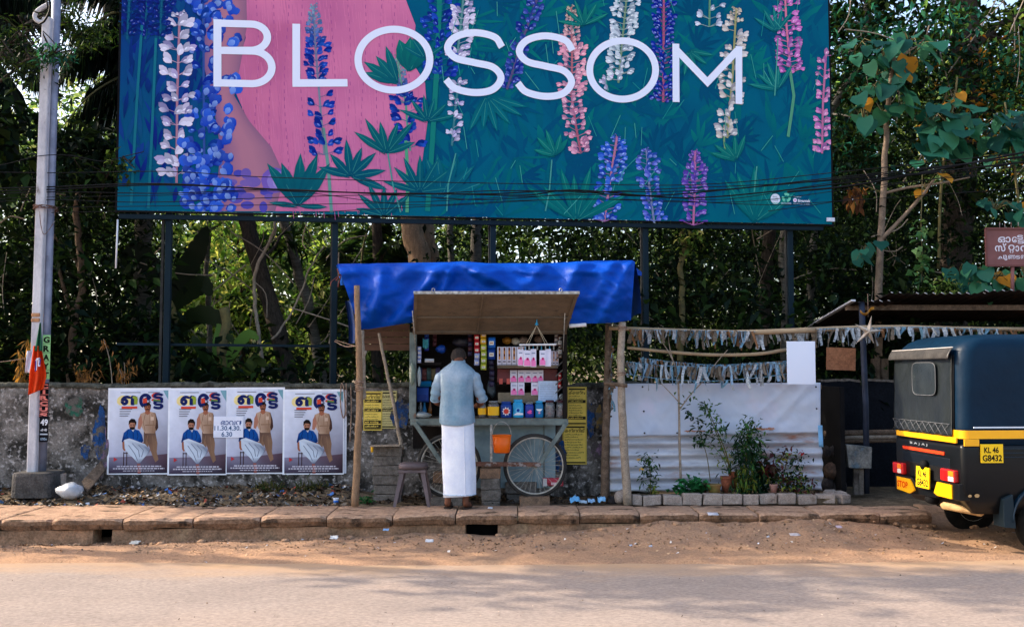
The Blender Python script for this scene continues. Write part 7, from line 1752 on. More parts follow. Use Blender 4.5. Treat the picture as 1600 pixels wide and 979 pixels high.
# clods along the slab feet
for k in range(46):
    x = -6.3 + 9.6 * k / 45 + rng.uniform(-.08, .08); y = kerb_y(x) - rng.uniform(0, .12); s = rng.uniform(.015, .05)
    p = Vector((x, y, shoulder_h(x, y))); b = MB()
    b.grid(lambda u, v: p + Vector((s * (1 + .3 * nz(u * 6, v * 3, k)) * math.sin(PI * v) * math.cos(2 * PI * u), s * .8 * math.sin(PI * v) * math.sin(2 * PI * u), s * .55 * math.cos(PI * v))), 9, 6)
    tag(b.build('clod', M_dirt if k % 3 else M_drain), 'rough clod of earth lying along the foot of the pavement slabs', 'clod', 'clods along the pavement foot')
for k in range(16):
    x = rng.uniform(3.4, 5.2); y = rng.uniform(9.85, 9.99); s = rng.uniform(.012, .035); p = Vector((x, y, max(.1, shoulder_h(x, y)) + .02)); b = MB()
    b.grid(lambda u, v: p + Vector((s * (1 + .4 * nz(u * 6, v * 3, k)) * math.sin(PI * v) * math.cos(2 * PI * u), s * .8 * math.sin(PI * v) * math.sin(2 * PI * u), s * .6 * math.cos(PI * v))), 9, 6)
    tag(b.build('clod', M_drain), 'dark broken clod at the crumbled pavement edge near the rickshaw', 'clod', 'dark clods near the rickshaw')
bag('plastic_bag', 'pale inflated plastic bag lying by the dark pole base', 110, 766, 10.8, .135, .085, mat('cloudy plastic', g(200, 206, 214), g(150, 156, 166), scale=6, rough=.3, transmission=.3, bump=.3, bscale=12), 41)
b = MB(); b.prism([at(127, 752, 11.1), at(136, 768, 11.0), at(163, 735, 11.3), at(157, 720, 11.4)], (0, 0, 0), (0, .04, 0)); tag(b.build('slate_slab', M_wood3), 'dark slab leaning on the wall beside the pale plastic bag', 'slab')
b = MB(); p = at(95, 748, 11.1); b.box(p, (.09, .06, .12), jit=.004); tag(b.build('brick', M_edge), 'small pale brick standing right of the pole base', 'brick')
def scrap(label, px, py, Y, wpx, hpx, c, seed, name='paper_scrap'):
    p = at(px, py, Y); rr = random.Random(seed); w_, h_ = m(wpx, Y), m(hpx, Y); b = MB()
    b.grid(lambda u, v: p + Vector((w_ * (u - .5) + .15 * w_ * nz(u * 3, v * 3, seed), .06 * (v - .5) + .02 * nz(u * 4, v * 4, seed + 2), h_ * (v * .7 + .5 * nz(u * 3 + seed, v * 2)) + .01)), 6, 5)
    tag(b.build(name, mat('scrap %d' % seed, g(*c), tuple(q * .7 for q in g(*c)), scale=30, rough=.5), thick=.002), label, 'scrap', 'scraps of litter')
scrap('bright blue crumpled wrapper left in the pile by the rough pole', 898, 784, 10.7, 15, 9, (110, 180, 230), 51); scrap('pale wrapper right of the bright blue one', 911, 786, 10.7, 12, 4, (190, 210, 226), 52); scrap('blue and white wrapper in the middle of the pile by the rough pole', 924, 785, 10.7, 11, 6, (150, 190, 226), 53); scrap('blue wrapper standing up at the right of the pile by the rough pole', 940, 784, 10.7, 12, 9, (140, 196, 236), 54)
scrap('white paper scrap on the slab edge by the feet', 766, 795, 10.2, 7, 2, (214, 214, 220), 55); scrap('white scrap on the dirt below the slabs near the drain hole', 671, 847, 9.35, 12, 4, (206, 206, 210), 56); scrap('white scrap at the foot of the slabs under the second poster', 522, 842, 9.6, 12, 5, (206, 206, 206), 57); scrap('white scrap by the left drain hole', 211, 850, 9.55, 14, 5, (214, 208, 196), 58)
scrap('flat white wrapper in the dirt below the plant bed', 1114, 805, 9.9, 16, 4, (190, 190, 200), 59); scrap('pale scrap on the dirt edge below the plant bed', 1242, 837, 9.3, 16, 3, (196, 186, 186), 60); scrap('white fleck lying on the road edge at right', 1012, 905, 8.2, 12, 2, (214, 206, 200), 61, 'paper_scrap'); scrap('pinkish scrap on the lit dirt mound', 1311, 825, 9.6, 9, 3, (196, 180, 196), 62); scrap('blue scrap in the dirt near the drain hole', 603, 829, 9.7, 9, 2, (130, 170, 214), 63)
c = at(525, 789, 10.75); t = thing('paper_cup', 'small white paper cup standing by the left stall pole', 'cup', c); b = MB(); b.lathe([(.022, 0), (.03, .075), (.031, .078), (.028, .078), (.02, .006), (0, .006)], 16, c); b.build('shell', M_white, t); b = MB(); b.lathe([(.0262, .03), (.0288, .055)], 16, c); b.build('blue_band', MATS['blue foil'], t)
# ================================================================== trees and undergrowth behind the wall
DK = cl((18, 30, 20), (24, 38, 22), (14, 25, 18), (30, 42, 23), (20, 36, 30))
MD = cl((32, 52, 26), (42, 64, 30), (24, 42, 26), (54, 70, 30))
YG = cl((128, 156, 74), (160, 180, 96), (104, 142, 66), (178, 176, 108), (88, 124, 58))
TEAL = cl((36, 92, 78), (46, 108, 86), (30, 80, 70), (58, 116, 84))
FAR_ = cl((70, 96, 44), (90, 108, 50))
GOLD = cl((190, 130, 40), (170, 110, 40), (150, 120, 50))
def ground_z(Y): return GZ + max(0, .03 * (Y - 14))
def clump(cx, cy, Y, rx, rz, n, size, cols, depth=1.0, nsub=None, sd=.2, aspect=.45, droop=.35, rs=RS, var=.35, shell=True):
    """leaves gathered in many small sprays inside an ellipsoid given by its picture size"""
    c = at(cx, cy, Y); ax, az, ay = m(rx, Y), m(rz, Y), depth
    nsub = nsub or max(4, n // 40); cs = []
    while len(cs) < nsub:
        q = rs.uniform(-1, 1, 3); d = np.linalg.norm(q)
        if d > 1 or (shell and d < .35): continue
        cs.append((c.x + q[0] * ax, c.y + q[1] * ay, c.z + q[2] * az))
    cs = np.array(cs); k = rs.integers(0, nsub, n)
    pos = cs[k] + rs.normal(0, sd, (n, 3)) * np.array([1, 1, .7])
    return leaves(pos, size, rs, aspect=aspect, droop=droop, cols=cols, var=var), cs
def trunk_mesh(b, pts, r0, r1, n=10, wob=.05, seed=0):
    P3 = spline(pts, 6); k = len(P3)
    P3 = [p + Vector((wob * nz(i * .35, seed), wob * nz(i * .35, seed + 9), 0)) for i, p in enumerate(P3)]
    b.tube(P3, [(r0 + (r1 - r0) * i / (k - 1)) * (1 + .07 * nz(i * .8, seed + 4)) for i in range(k)], n)
    return P3
def tree(name, label, trunks, clumps, bark=M_bark, lm=M_leafd, cat='tree', grp=None, twig=.012, seed=0, twigs=True):
    """trunks: list of ([(px,py,Y)...], r0, r1); clumps: list of dict / args for clump()"""
    b0 = trunks[0][0][0]; base = at(b0[0], b0[1], b0[2])
    t = thing(name, label, cat, base, grp)
    b = MB(); allp = []
    for k, (q, r0, r1) in enumerate(trunks): allp += trunk_mesh(b, [at(*p) for p in q], r0, r1, seed=seed + k * 3)
    parts = []; tips = []
    for a in clumps:
        kw = a[-1] if isinstance(a[-1], dict) else {}; ar = a[:-1] if kw else a
        lv, cs = clump(*ar, **kw); parts.append(lv); tips += [Vector(c) for c in cs[::3]]
    if twigs and tips:
        up_ = [p for p in allp if p.z > base.z + .35 * (max(q.z for q in allp) - base.z)]
        bt = MB()
        for c in tips:
            p = min(up_, key=lambda q: (q - c).length); mid = p.lerp(c, .55) + Vector((rng.uniform(-.2, .2), rng.uniform(-.2, .2), rng.uniform(0, .25)))
            bt.tube(spline([p, mid, c], 3), [twig * 2.2, twig * 1.8, twig * 1.5, twig * 1.2, twig, twig * .7, twig * .4], 4, cap=False)
        bt.build('limb', bark, t, kind='stuff')
    b.build('trunk', bark, t)
    if parts: leaf_obj('crown', parts, lm, t)
    return t
G = 612        # picture height where trunks disappear behind the wall (a little lower so that they stand in soil)
# ---- leaning and upright trunks in the light gap
tree('leaning_tree', 'dark leaning trunk rising left behind the second and third posters', [([(470, 640, 14), (452, 590, 14), (430, 500, 14.1), (404, 415, 14.2), (382, 330, 14.3), (355, 220, 14.4), (330, 90, 14.5)], .13, .11), ([(404, 415, 14.2), (425, 390, 14.5), (450, 350, 15)], .03, .015)],
     [(330, 30, 14.5, 160, 90, 1500, .22, DK), (300, 140, 14.6, 90, 60, 500, .2, DK)], seed=1)
tree('leaning_palm', 'slender grey ringed palm trunk leaning beside the dark leaning trunk', [([(520, 640, 15), (505, 590, 15), (482, 480, 15), (462, 410, 15), (444, 345, 15), (420, 230, 15), (400, 100, 15)], .085, .07)], [(455, 372, 15, 34, 16, 160, .26, MD, {'aspect': .2, 'depth': .3})], bark=M_bark3, seed=2, cat='palm', twigs=False)
tree('slanting_tree', 'thick tan sunlit trunk standing directly above the tarpaulin', [([(668, 640, 14.5), (662, 520, 14.5), (655, 410, 14.5), (643, 345, 14.5), (625, 230, 14.5), (610, 60, 14.5)], .18, .15), ([(676, 640, 14.8), (676, 430, 14.8), (668, 345, 14.8), (690, 200, 15)], .12, .1)], [(620, 20, 14.8, 170, 110, 1600, .24, DK)], bark=M_bark2, seed=3)
tree('slim_tree', 'slim dark trunk between the two left billboard posts above the tarpaulin', [([(590, 640, 15), (590, 500, 15), (589, 345, 15), (585, 100, 15)], .085, .07)], [], seed=4)
tree('slim_tree', 'pair of dim trunks left of the third billboard post', [([(746, 640, 15.4), (745, 500, 15.4), (744, 345, 15.4), (740, 100, 15.4)], .10, .08), ([(706, 640, 16.5), (704, 480, 16.5), (708, 300, 16.5)], .07, .05)], [(740, 60, 15.4, 150, 90, 1200, .24, DK)], bark=M_bark3, seed=5)
tree('slim_tree', 'thin bare sapling trunk with feathery top between the two right billboard posts', [([(1061, 640, 13.4), (1064, 510, 13.4), (1066, 430, 13.4), (1066, 360, 13.4), (1068, 250, 13.4)], .045, .03)], [(1078, 382, 13.4, 26, 14, 130, .10, YG, {'depth': .3, 'sd': .1}), (1100, 378, 13.5, 26, 16, 160, .10, MD, {'depth': .3, 'sd': .1})], bark=M_stem, seed=6, twig=.006)
tree('slim_tree', 'dark trunk standing just left of the rightmost billboard post', [([(1192, 640, 14), (1195, 500, 14), (1202, 360, 14), (1206, 200, 14)], .10, .08)], [], seed=7)
tree('slim_tree', 'pale streaked trunk right beside the rightmost billboard post', [([(1226, 640, 13.6), (1227, 500, 13.6), (1225, 350, 13.6), (1220, 150, 13.6)], .06, .05)], [], bark=M_bark3, seed=8)
tree('twisting_tree', 'slim dark forked trunk right of the pole, behind the wall', [([(112, 640, 13.4), (110, 560, 13.4), (118, 500, 13.4), (128, 430, 13.4), (122, 370, 13.4), (120, 300, 13.4)], .055, .04), ([(116, 505, 13.4), (100, 450, 13.4), (92, 420, 13.4)], .03, .02), ([(128, 430, 13.4), (112, 400, 13.4), (84, 366, 13.3)], .02, .012)], [], bark=M_wood3, seed=9)
tree('vine_stem', 'bare grey vine winding up left of the leaning trunk', [([(415, 600, 13.6), (404, 520, 13.6), (398, 470, 13.6), (400, 420, 13.6), (420, 380, 13.7), (432, 345, 13.7)], .028, .02), ([(424, 530, 13.6), (455, 490, 13.7), (480, 430, 13.7), (505, 385, 13.8)], .016, .01)], [], bark=M_wood2, seed=10, cat='vine')
tree('slim_tree', 'thin pale stem standing in the bright gap left of the leaning trunk', [([(325, 640, 16), (327, 500, 16), (323, 430, 16), (328, 345, 16)], .05, .035), ([(323, 440, 16), (318, 400, 16), (310, 360, 16)], .03, .02)], [(318, 345, 16, 40, 24, 160, .14, YG, {'depth': .4})], bark=M_bark3, seed=11)
# ---- right side
tree('big_tree', 'big grey trunk among thin foliage at the upper right', [([(1480, 640, 15), (1492, 420, 15), (1503, 260, 15), (1508, 120, 15), (1506, 0, 15), (1500, -160, 15)], .24, .20), ([(1506, 90, 15), (1560, 40, 15.3), (1620, 10, 15.5)], .06, .03), ([(1505, 60, 15), (1450, 56, 14.6), (1400, 50, 14.5)], .05, .02)],
     [(1500, -60, 15.3, 190, 90, 2000, .17, MD), (1580, 60, 15.6, 60, 60, 420, .14, MD + YG), (1450, 60, 14.2, 60, 50, 900, .12, MD + TEAL + YG[2:3]), (1540, 120, 14.2, 70, 50, 800, .12, MD + TEAL + YG[2:3]), (1540, 140, 15.6, 70, 90, 420, .13, GOLD + MD + DK), (1500, 150, 14.6, 40, 90, 700, .13, MD + DK + GOLD), (1500, 330, 14.4, 40, 80, 700, .13, DK + MD), (1440, 110, 15.4, 70, 60, 500, .14, DK + MD)], bark=M_bark, seed=12)
tree('pale_stemmed_tree', 'pale thin curving trunk just right of the billboard top edge', [([(1262, 640, 14.8), (1270, 400, 14.8), (1290, 200, 14.7), (1338, 110, 14.5), (1350, 60, 14.4), (1356, 10, 14.4), (1368, -80, 14.4)], .065, .055)], [(1340, 30, 14.8, 46, 80, 1100, .15, MD + DK), (1335, 60, 14.2, 30, 70, 800, .12, MD + TEAL), (1330, 180, 14.4, 34, 110, 1400, .13, DK + MD + TEAL)], bark=M_bark3, seed=13)
tree('branchy_tree', 'dense small leaved tree filling the top right corner', [([(1640, 640, 16), (1630, 300, 16), (1610, 100, 16), (1600, -60, 16)], .12, .09)], [(1600, 160, 16, 60, 130, 1500, .15, MD + GOLD + YG), (1590, 30, 16.4, 90, 60, 700, .15, MD + YG)], seed=14)
# big leaved young tree in front
def big_leaf_mesh(k):
    b = MB(); rr = random.Random(k); L_, W_ = 1.0, rr.uniform(.78, .92); n = 8
    prof = [(0, .34), (.12, .46), (.3, .5), (.5, .44), (.7, .30), (.86, .14), (1, .0)]
    left, mid, right = [], [], []
    for t, w_ in prof:
        dz_ = -.22 * t * t + .03 * math.sin(t * 7 + k); y = t - .06
        mid.append(Vector((0, y, dz_))); left.append(Vector((-w_ * W_, y + .05 * (t < .1) - (.10 if t == 0 else 0), dz_ + .10 * w_ + .02 * math.sin(t * 9 + k)))); right.append(Vector((w_ * W_, y - (.10 if t == 0 else 0), dz_ + .10 * w_ + .02 * math.sin(t * 8 + 2 * k))))
    c = TEAL[k % 4] if k < 8 else GOLD[0]
    kk = len(prof)
    vs = left + mid + right; fs = []
    for i in range(kk - 1): fs += [(i, i + 1, kk + i + 1, kk + i), (kk + i, kk + i + 1, 2 * kk + i + 1, 2 * kk + i)]
    b.add(vs, fs, 0, c, True)
    me = bpy.data.meshes.new('leaf'); me.from_pydata([v[:] for v in b.v], [], b.f); me.materials.append(M_leaf)
    me.polygons.foreach_set('use_smooth', [True] * len(b.f)); ca = me.color_attributes.new('Col', 'FLOAT_COLOR', 'CORNER'); ca.data.foreach_set('color', [x for f in b.f for _ in f for x in (*c, 1)])
    return me
BL = [big_leaf_mesh(k) for k in range(9)]
def put_leaf(t, p, size, rr, gold=False, hang=.7, stalk=None):
    o = bpy.data.objects.new('leaf', BL[8] if gold else BL[rr.randrange(8)]); COL.objects.link(o); o.parent = t; o.location = p - wpos(t)
    o.rotation_euler = (-rr.uniform(hang - .5, hang + .5), rr.uniform(-.4, .4), PI + rr.gauss(0, .75)); o.scale = (size, size, size)
M_barkt = mat('tan grey bark', (0.25, 0.185, 0.135), (0.15, 0.11, 0.08), scale=12, rough=.95, bump=.6, bscale=50)
def big_leaved(name, label, stems, spots, mt=M_barkt, cat='tree', seed=0, n_per=6):
    b0 = stems[0][0][0]; t = thing(name, label, cat, at(*b0)); rr = random.Random(seed); b = MB()
    for k, (q, r0, r1) in enumerate(stems): trunk_mesh(b, [at(*p) for p in q], r0, r1, n=8, wob=.02, seed=seed + k)
    b.build('trunk', mt, t); bs = MB()
    for cx, cy, Y, rx, rz, n, size, gold in spots:
        c = at(cx, cy, Y)
        for k in range(n):
            p = c + Vector((m(rx, Y) * rr.uniform(-1, 1), rr.uniform(-.3, .3), m(rz, Y) * rr.uniform(-1, 1)))
            put_leaf(t, p, size * rr.uniform(.7, 1.2), rr, rr.random() < gold)
            bs.tube([c + Vector((0, .1, -.05)), c.lerp(p, .5) + Vector((0, 0, .06)), p + Vector((0, .01, .005))], [.007, .005, .003], 4, cap=False)
    bs.build('leaf_stalk', M_stem, t)
    return t
big_leaved('big_leaved_tree', 'young tree with large teal heart leaves and a pale straight trunk right of the billboard',
    [([(1372, 640, 13), (1373, 465, 13), (1376, 380, 13), (1381, 290, 13), (1384, 220, 13), (1388, 160, 13), (1396, 90, 13)], .055, .028), ([(1376, 375, 13), (1410, 340, 12.9), (1440, 306, 12.8), (1460, 280, 12.7)], .03, .016), ([(1380, 302, 13), (1420, 293, 12.9), (1470, 286, 12.8), (1515, 277, 12.8)], .02, .01), ([(1396, 95, 13), (1440, 66, 12.9), (1452, 40, 12.9)], .014, .008)],
    [(1425, 60, 12.9, 26, 22, 7, .28, 0), (1428, 80, 12.9, 26, 18, 7, .29, .1), (1385, 86, 12.9, 34, 16, 8, .27, .02), (1375, 108, 13, 30, 20, 7, .25, .05), (1420, 110, 12.9, 24, 18, 5, .30, .15), (1405, 132, 12.8, 16, 16, 4, .30, 0), (1360, 140, 12.9, 26, 16, 6, .29, .1), (1412, 165, 12.8, 20, 14, 4, .32, 0), (1352, 175, 12.9, 16, 20, 6, .27, .25), (1380, 180, 13, 18, 12, 4, .27, 0), (1350, 395, 12.9, 18, 14, 7, .2, 0), (1450, 285, 12.7, 8, 10, 2, .22, 1), (1340, 70, 13.1, 14, 12, 4, .24, 0)], seed=21)
big_leaved('creeper', 'climbing creeper with hanging large teal leaves in the middle of the right trees', [([(1466, 420, 13.2), (1470, 300, 13.1), (1478, 230, 13), (1490, 160, 13), (1496, 120, 13)], .02, .012)],
    [(1455, 186, 12.8, 20, 14, 7, .28, 0), (1480, 178, 12.8, 24, 12, 9, .28, 0), (1505, 190, 12.8, 16, 14, 7, .28, 0), (1455, 216, 12.7, 18, 16, 8, .33, 0), (1485, 222, 12.7, 22, 18, 8, .33, 0), (1450, 246, 12.7, 14, 12, 4, .33, 0), (1510, 222, 12.8, 12, 14, 4, .26, 0), (1480, 150, 12.9, 30, 10, 6, .22, .15)], mt=M_stem, cat='creeper', seed=22)
big_leaved('creeper', 'climbing creeper with large teal leaves at the right picture edge', [([(1600, 440, 13.2), (1590, 300, 13.1), (1580, 220, 13), (1570, 160, 13)], .02, .012)],
    [(1545, 205, 12.8, 16, 14, 6, .29, 0), (1560, 190, 12.8, 18, 10, 7, .28, 0), (1585, 195, 12.8, 18, 14, 8, .29, 0), (1560, 225, 12.8, 22, 14, 7, .29, 0), (1590, 230, 12.8, 18, 16, 7, .29, .1), (1610, 200, 12.8, 16, 30, 8, .29, 0)], mt=M_stem, cat='creeper', seed=23)
big_leaved('creeper', 'creeper with large teal leaves hanging over the shelter roof below the brown sign', [([(1500, 470, 12.6), (1520, 440, 12.5), (1560, 430, 12.5), (1610, 440, 12.5)], .015, .01)],
    [(1500, 425, 12.3, 26, 12, 9, .22, 0), (1535, 436, 12.3, 20, 14, 8, .27, 0), (1516, 446, 12.2, 12, 12, 5, .30, 0), (1560, 430, 12.3, 12, 10, 3, .26, .5), (1595, 440, 12.4, 14, 16, 6, .28, 0), (1560, 320, 12.6, 24, 16, 8, .22, 0), (1600, 330, 12.6, 14, 16, 5, .26, .1)], mt=M_stem, cat='creeper', seed=24)
hv = [at(1441, 270, 12.5), at(1440, 320, 12.5), at(1439, 350, 12.5), at(1441, 400, 12.5), at(1440, 440, 12.5)]
plant('hanging_vine', 'thin vine with small pale round leaves hanging left of the creeper', hv[0], [(hv, .007, .004)], [leaves(along(hv[2:], 70, .05), .11, RS, aspect=.7, droop=.5, cols=cl((90, 130, 80), (110, 140, 84), (70, 116, 76)))], cat='vine')
plant('bush', 'pale feathery shrub on top of the shelter roof', at(1477, 462, 12.2), [], [leaves(along([at(1462, 455, 12.2), at(1478, 448, 12.2), at(1492, 456, 12.2)], 300, .07), .075, RS, aspect=.35, droop=0, cols=YG + MD)])
# dead hanging leaf bundle, twigs
plant('dead_leaf_bunch', 'bunch of curled brown dead leaves hanging by the big leaved tree', at(1336, 310, 13), [([at(1376, 300, 13), at(1352, 290, 13), at(1338, 284, 13)], .008, .004)], [leaves(along([at(1335, 290, 12.95), at(1336, 320, 12.95)], 46, .06), .14, RS, droop=1.1, cols=cl((110, 70, 44), (80, 52, 36), (150, 100, 50)))], mt=M_leafd)
# ---- palms at the left
def frond(t, pts, ln, wd, n, cols, mt, droop, seed, name='frond'):
    rr = np.random.default_rng(seed); P3 = spline(pts, 10); vs, fs, cs = [], [], []
    b = MB(); k = len(P3); b.tube(P3, [.028 - .022 * i / (k - 1) for i in range(k)], 5, mi=1)
    colsN = np.array(cols)
    for i in range(n):
        u = (i + rr.random()) / n * (k - 1); j_ = min(k - 2, int(u)); p = P3[j_].lerp(P3[j_ + 1], u - j_); d = (P3[j_ + 1] - P3[j_]).normalized()
        f = u / (k - 1); l_ = ln * (.5 + .7 * math.sin(PI * min(1, .15 + f * .85))) * rr.uniform(.85, 1.1)
        side = d.cross(Vector((0, 0, 1)))
        if side.length < .1: side = Vector((1, 0, 0))
        side.normalize()
        for s_ in (-1, 1):
            o1 = (side * s_ * rr.uniform(.5, .9) + d * .55 + Vector((0, 0, -droop * rr.uniform(.6, 1.2)))).normalized(); o2 = (o1 + Vector((0, 0, -droop * .9))).normalized()
            m1, tp = p + o1 * l_ * .5, p + o1 * l_ * .5 + o2 * l_ * .5
            w3 = d * wd
            c = tuple(colsN[rr.integers(len(cols))] * rr.uniform(.6, 1.3))
            b.add([p, m1 + w3, tp, m1 - w3], [(0, 1, 2), (0, 2, 3)], 0, c)
    return b.build(name, [mt, M_stem], t)
M_frond = mat('palm leaflet', (1, 1, 1), attr=True, rough=.4, spec=.35, translucent=.2)
pt_ = thing('coconut_palm', 'coconut palm with dark drooping fronds between the pole and the billboard', 'palm', at(215, 640, 14.5))
b = MB(); trunk_mesh(b, [at(215, 640, 14.5), at(222, 400, 14.6), at(232, 150, 14.7), at(236, 60, 14.7)], .14, .11, seed=31); b.build('trunk', M_bark3, pt_)
for k, (q, ln, dr) in enumerate((([(236, 60, 14.7), (180, 20, 14.2), (120, 70, 13.8), (86, 130, 13.6)], .9, 1.1), ([(236, 70, 14.7), (190, 60, 14.3), (140, 75, 14), (98, 82, 13.9)], .85, 1.3), ([(236, 110, 14.7), (190, 120, 14.2), (140, 150, 13.9), (88, 210, 13.7)], .85, 1.3), ([(236, 120, 14.7), (200, 140, 14.3), (160, 170, 14.1), (120, 240, 14)], .8, 1.2),
        ([(236, 60, 14.7), (200, -20, 14.4), (140, -40, 14.2), (90, -10, 14)], .9, 1.2), ([(236, 60, 14.7), (280, 20, 14.6), (330, 60, 14.5), (360, 140, 14.4)], .9, 1.1), ([(236, 60, 14.7), (250, -40, 15.2), (270, -90, 16), (280, -60, 17)], .9, 1.1), ([(236, 100, 14.7), (210, 60, 14.4), (170, 35, 14), (110, 40, 13.6)], .9, 1.4), ([(236, 110, 14.8), (215, 105, 14.5), (180, 110, 14.4), (140, 135, 14.3)], .9, 1.3))):
    frond(pt_, [at(*p) for p in q], ln * .72, .019, 60, DK + MD[:1], M_frond, dr * .9, 40 + k)
pt2 = thing('coconut_palm', 'coconut palm with frond tips spread against the sky at the far left', 'palm', at(-120, 640, 15))
b = MB(); trunk_mesh(b, [at(-120, 640, 15), at(-110, 300, 15), at(-90, 60, 15)], .15, .12, seed=32); b.build('trunk', M_bark3, pt2)
for k, (q, ln, dr) in enumerate((([(-90, 60, 15), (-20, 20, 14.6), (40, 60, 14.3), (70, 130, 14.2)], .8, .9), ([(-90, 60, 15), (-30, 70, 14.6), (10, 120, 14.4), (24, 180, 14.3)], .7, .8), ([(-90, 60, 15), (-30, -20, 14.8), (40, -20, 14.6), (100, 20, 14.5)], .8, .8), ([(-90, 60, 15), (-140, 0, 14.8), (-190, 40, 14.6), (-220, 120, 14.5)], .9, 1), ([(-90, 80, 15), (-40, 120, 14.3), (0, 190, 14), (20, 260, 13.9)], .8, 1.1))):
    frond(pt2, [at(*p) for p in q], ln, .026, 100, DK + MD[:1], M_frond, dr, 60 + k)
# feathery tree by the pole
tree('feathery_tree', 'fine leaved branch reaching in from the left in front of the poles', [([(-120, 200, 12), (-40, 150, 11.6), (10, 120, 11.2), (40, 95, 10.9), (85, 85, 10.8)], .03, .008), ([(-60, 160, 11.8), (0, 90, 11.6), (40, 40, 11.5)], .02, .006)],
     [(78, 88, 10.75, 26, 14, 260, .085, TEAL + MD, {'depth': .2, 'sd': .07, 'aspect': .28, 'nsub': 18}), (40, 110, 11, 40, 26, 340, .085, MD + DK, {'depth': .3, 'sd': .08, 'aspect': .28, 'nsub': 20}), (20, 60, 11.6, 50, 40, 500, .09, DK + MD, {'depth': .4, 'sd': .1, 'aspect': .28, 'nsub': 24}), (130, 40, 12.2, 60, 30, 520, .1, MD, {'depth': .5, 'sd': .12, 'aspect': .28})], lm=M_leaf, seed=33, twig=.006)
tree('overhanging_shrub', 'leafy twigs hanging over the left edge of the billboard', [([(150, 330, 12.4), (165, 280, 12.2), (185, 245, 11.9), (210, 262, 11.6)], .014, .006), ([(165, 280, 12.2), (175, 250, 12.1), (190, 225, 12)], .01, .005)],
     [(190, 262, 11.75, 16, 22, 120, .09, MD + YG[:1], {'depth': .15, 'sd': .07, 'nsub': 10}), (150, 290, 12.3, 34, 40, 520, .12, DK + MD, {'depth': .4, 'sd': .12}), (134, 240, 12.6, 40, 30, 420, .17, DK, {'depth': .4})], seed=34, twig=.005)
# banana plant
def banana(name, label, base, leafs, seed):
    t = thing(name, label, 'plant', at(*base)); b = MB(); q = at(*base)
    trunk_mesh(b, [q, at(base[0] + 4, base[1] - 90, base[2]), at(base[0] + 6, base[1] - 170, base[2])], .09, .06, seed=seed); b.build('stem', M_stem, t)
    for k, (p, wpx, cset) in enumerate(leafs):
        P3 = spline([at(*x) for x in p], 8); n = len(P3); b = MB(); wv = m(wpx, p[0][2]); L_, Mi, R_ = [], [], []
        for i, c in enumerate(P3):
            f = i / (n - 1); d = (P3[min(i + 1, n - 1)] - P3[max(0, i - 1)]).normalized(); s_ = d.cross(Vector((0, 1, .25))).normalized(); w_ = wv * (math.sin(PI * min(1, .08 + f * .9)) ** .6) * (1 - (f > .97) * .9)
            tear = .12 * wv * (i % 3 == 0); L_.append(c + s_ * (w_ - tear) + Vector((0, .10 * w_, -.25 * w_))); R_.append(c - s_ * (w_ - tear * .6) + Vector((0, .1 * w_, -.25 * w_))); Mi.append(c)
        vs = L_ + Mi + R_; fs = []
        for i in range(n - 1): fs += [(i, i + 1, n + i + 1, n + i), (n + i, n + i + 1, 2 * n + i + 1, 2 * n + i)]
        b.add(vs, fs, 0, cset[k % len(cset)], True); b.build('leaf', M_leaf, t)
banana('banana_plant', 'dark banana plant with one upright blade in the light gap by the left billboard post', (262, 640, 13.6), [([(268, 470, 13.6), (290, 420, 13.5), (308, 385, 13.4), (324, 352, 13.4)], 17, DK), ([(268, 480, 13.6), (300, 450, 13.4), (318, 440, 13.3), (330, 462, 13.3)], 15, DK), ([(266, 480, 13.6), (240, 420, 13.6), (215, 390, 13.6), (190, 400, 13.6)], 17, DK), ([(270, 520, 13.6), (305, 490, 13.3), (335, 492, 13.2), (360, 520, 13.2)], 15, DK)], 35)
banana('banana_plant', 'sunlit yellow green broad leaved plant just above the posters', (345, 650, 13.2), [([(340, 590, 13.2), (325, 560, 13.1), (308, 535, 13), (300, 525, 13)], 9, MD + YG[-1:]), ([(345, 585, 13.2), (365, 545, 13.1), (388, 520, 13), (405, 530, 13)], 9, YG[-1:]), ([(340, 595, 13.2), (310, 585, 13), (285, 570, 12.9), (275, 590, 12.9)], 10, MD), ([(350, 590, 13.2), (380, 580, 13), (400, 560, 13), (420, 575, 13)], 9, MD), ([(335, 560, 13.2), (340, 530, 13.2), (345, 505, 13.2), (338, 490, 13.2)], 8, YG[-1:])], 36)
# grey green background shrubs one can tell apart in the gap
tree('light_shrub', 'yellow green sunlit tree in the bright gap behind the leaning trunk', [([(380, 640, 19), (378, 480, 19), (372, 380, 19)], .06, .03)], [(372, 400, 19, 60, 60, 1500, .17, YG, {'depth': 1.0}), (400, 490, 18.5, 60, 40, 800, .16, YG + MD, {'depth': .8}), (330, 480, 18.5, 50, 34, 500, .16, YG, {'depth': .8})], lm=M_leafy, seed=37)
tree('light_shrub', 'pale green leafy shrub right of the ringed palm trunk', [([(520, 640, 18), (515, 480, 18)], .05, .03)], [(510, 430, 18, 30, 60, 800, .15, MD + YG, {'depth': .8}), (470, 540, 17, 60, 40, 700, .15, MD + YG, {'depth': .8})], lm=M_leafy, seed=38)
pt3 = thing('small_palm', 'small feathery palm behind the tarpaulin left corner', 'palm', at(575, 640, 15.5))
for k, q in enumerate((([(575, 520, 15.5), (560, 440, 15.3), (540, 400, 15.1), (515, 385, 15)]), ([(575, 520, 15.5), (585, 440, 15.3), (605, 390, 15.1), (640, 370, 15)]), ([(575, 520, 15.5), (565, 420, 15.5), (575, 360, 15.4), (600, 340, 15.3)]), ([(560, 560, 15.5), (520, 500, 15.2), (500, 480, 15), (480, 490, 15)]))):
    frond(pt3, [at(*p) for p in q], .5, .018, 60, MD, M_leaf, .5, 80 + k)
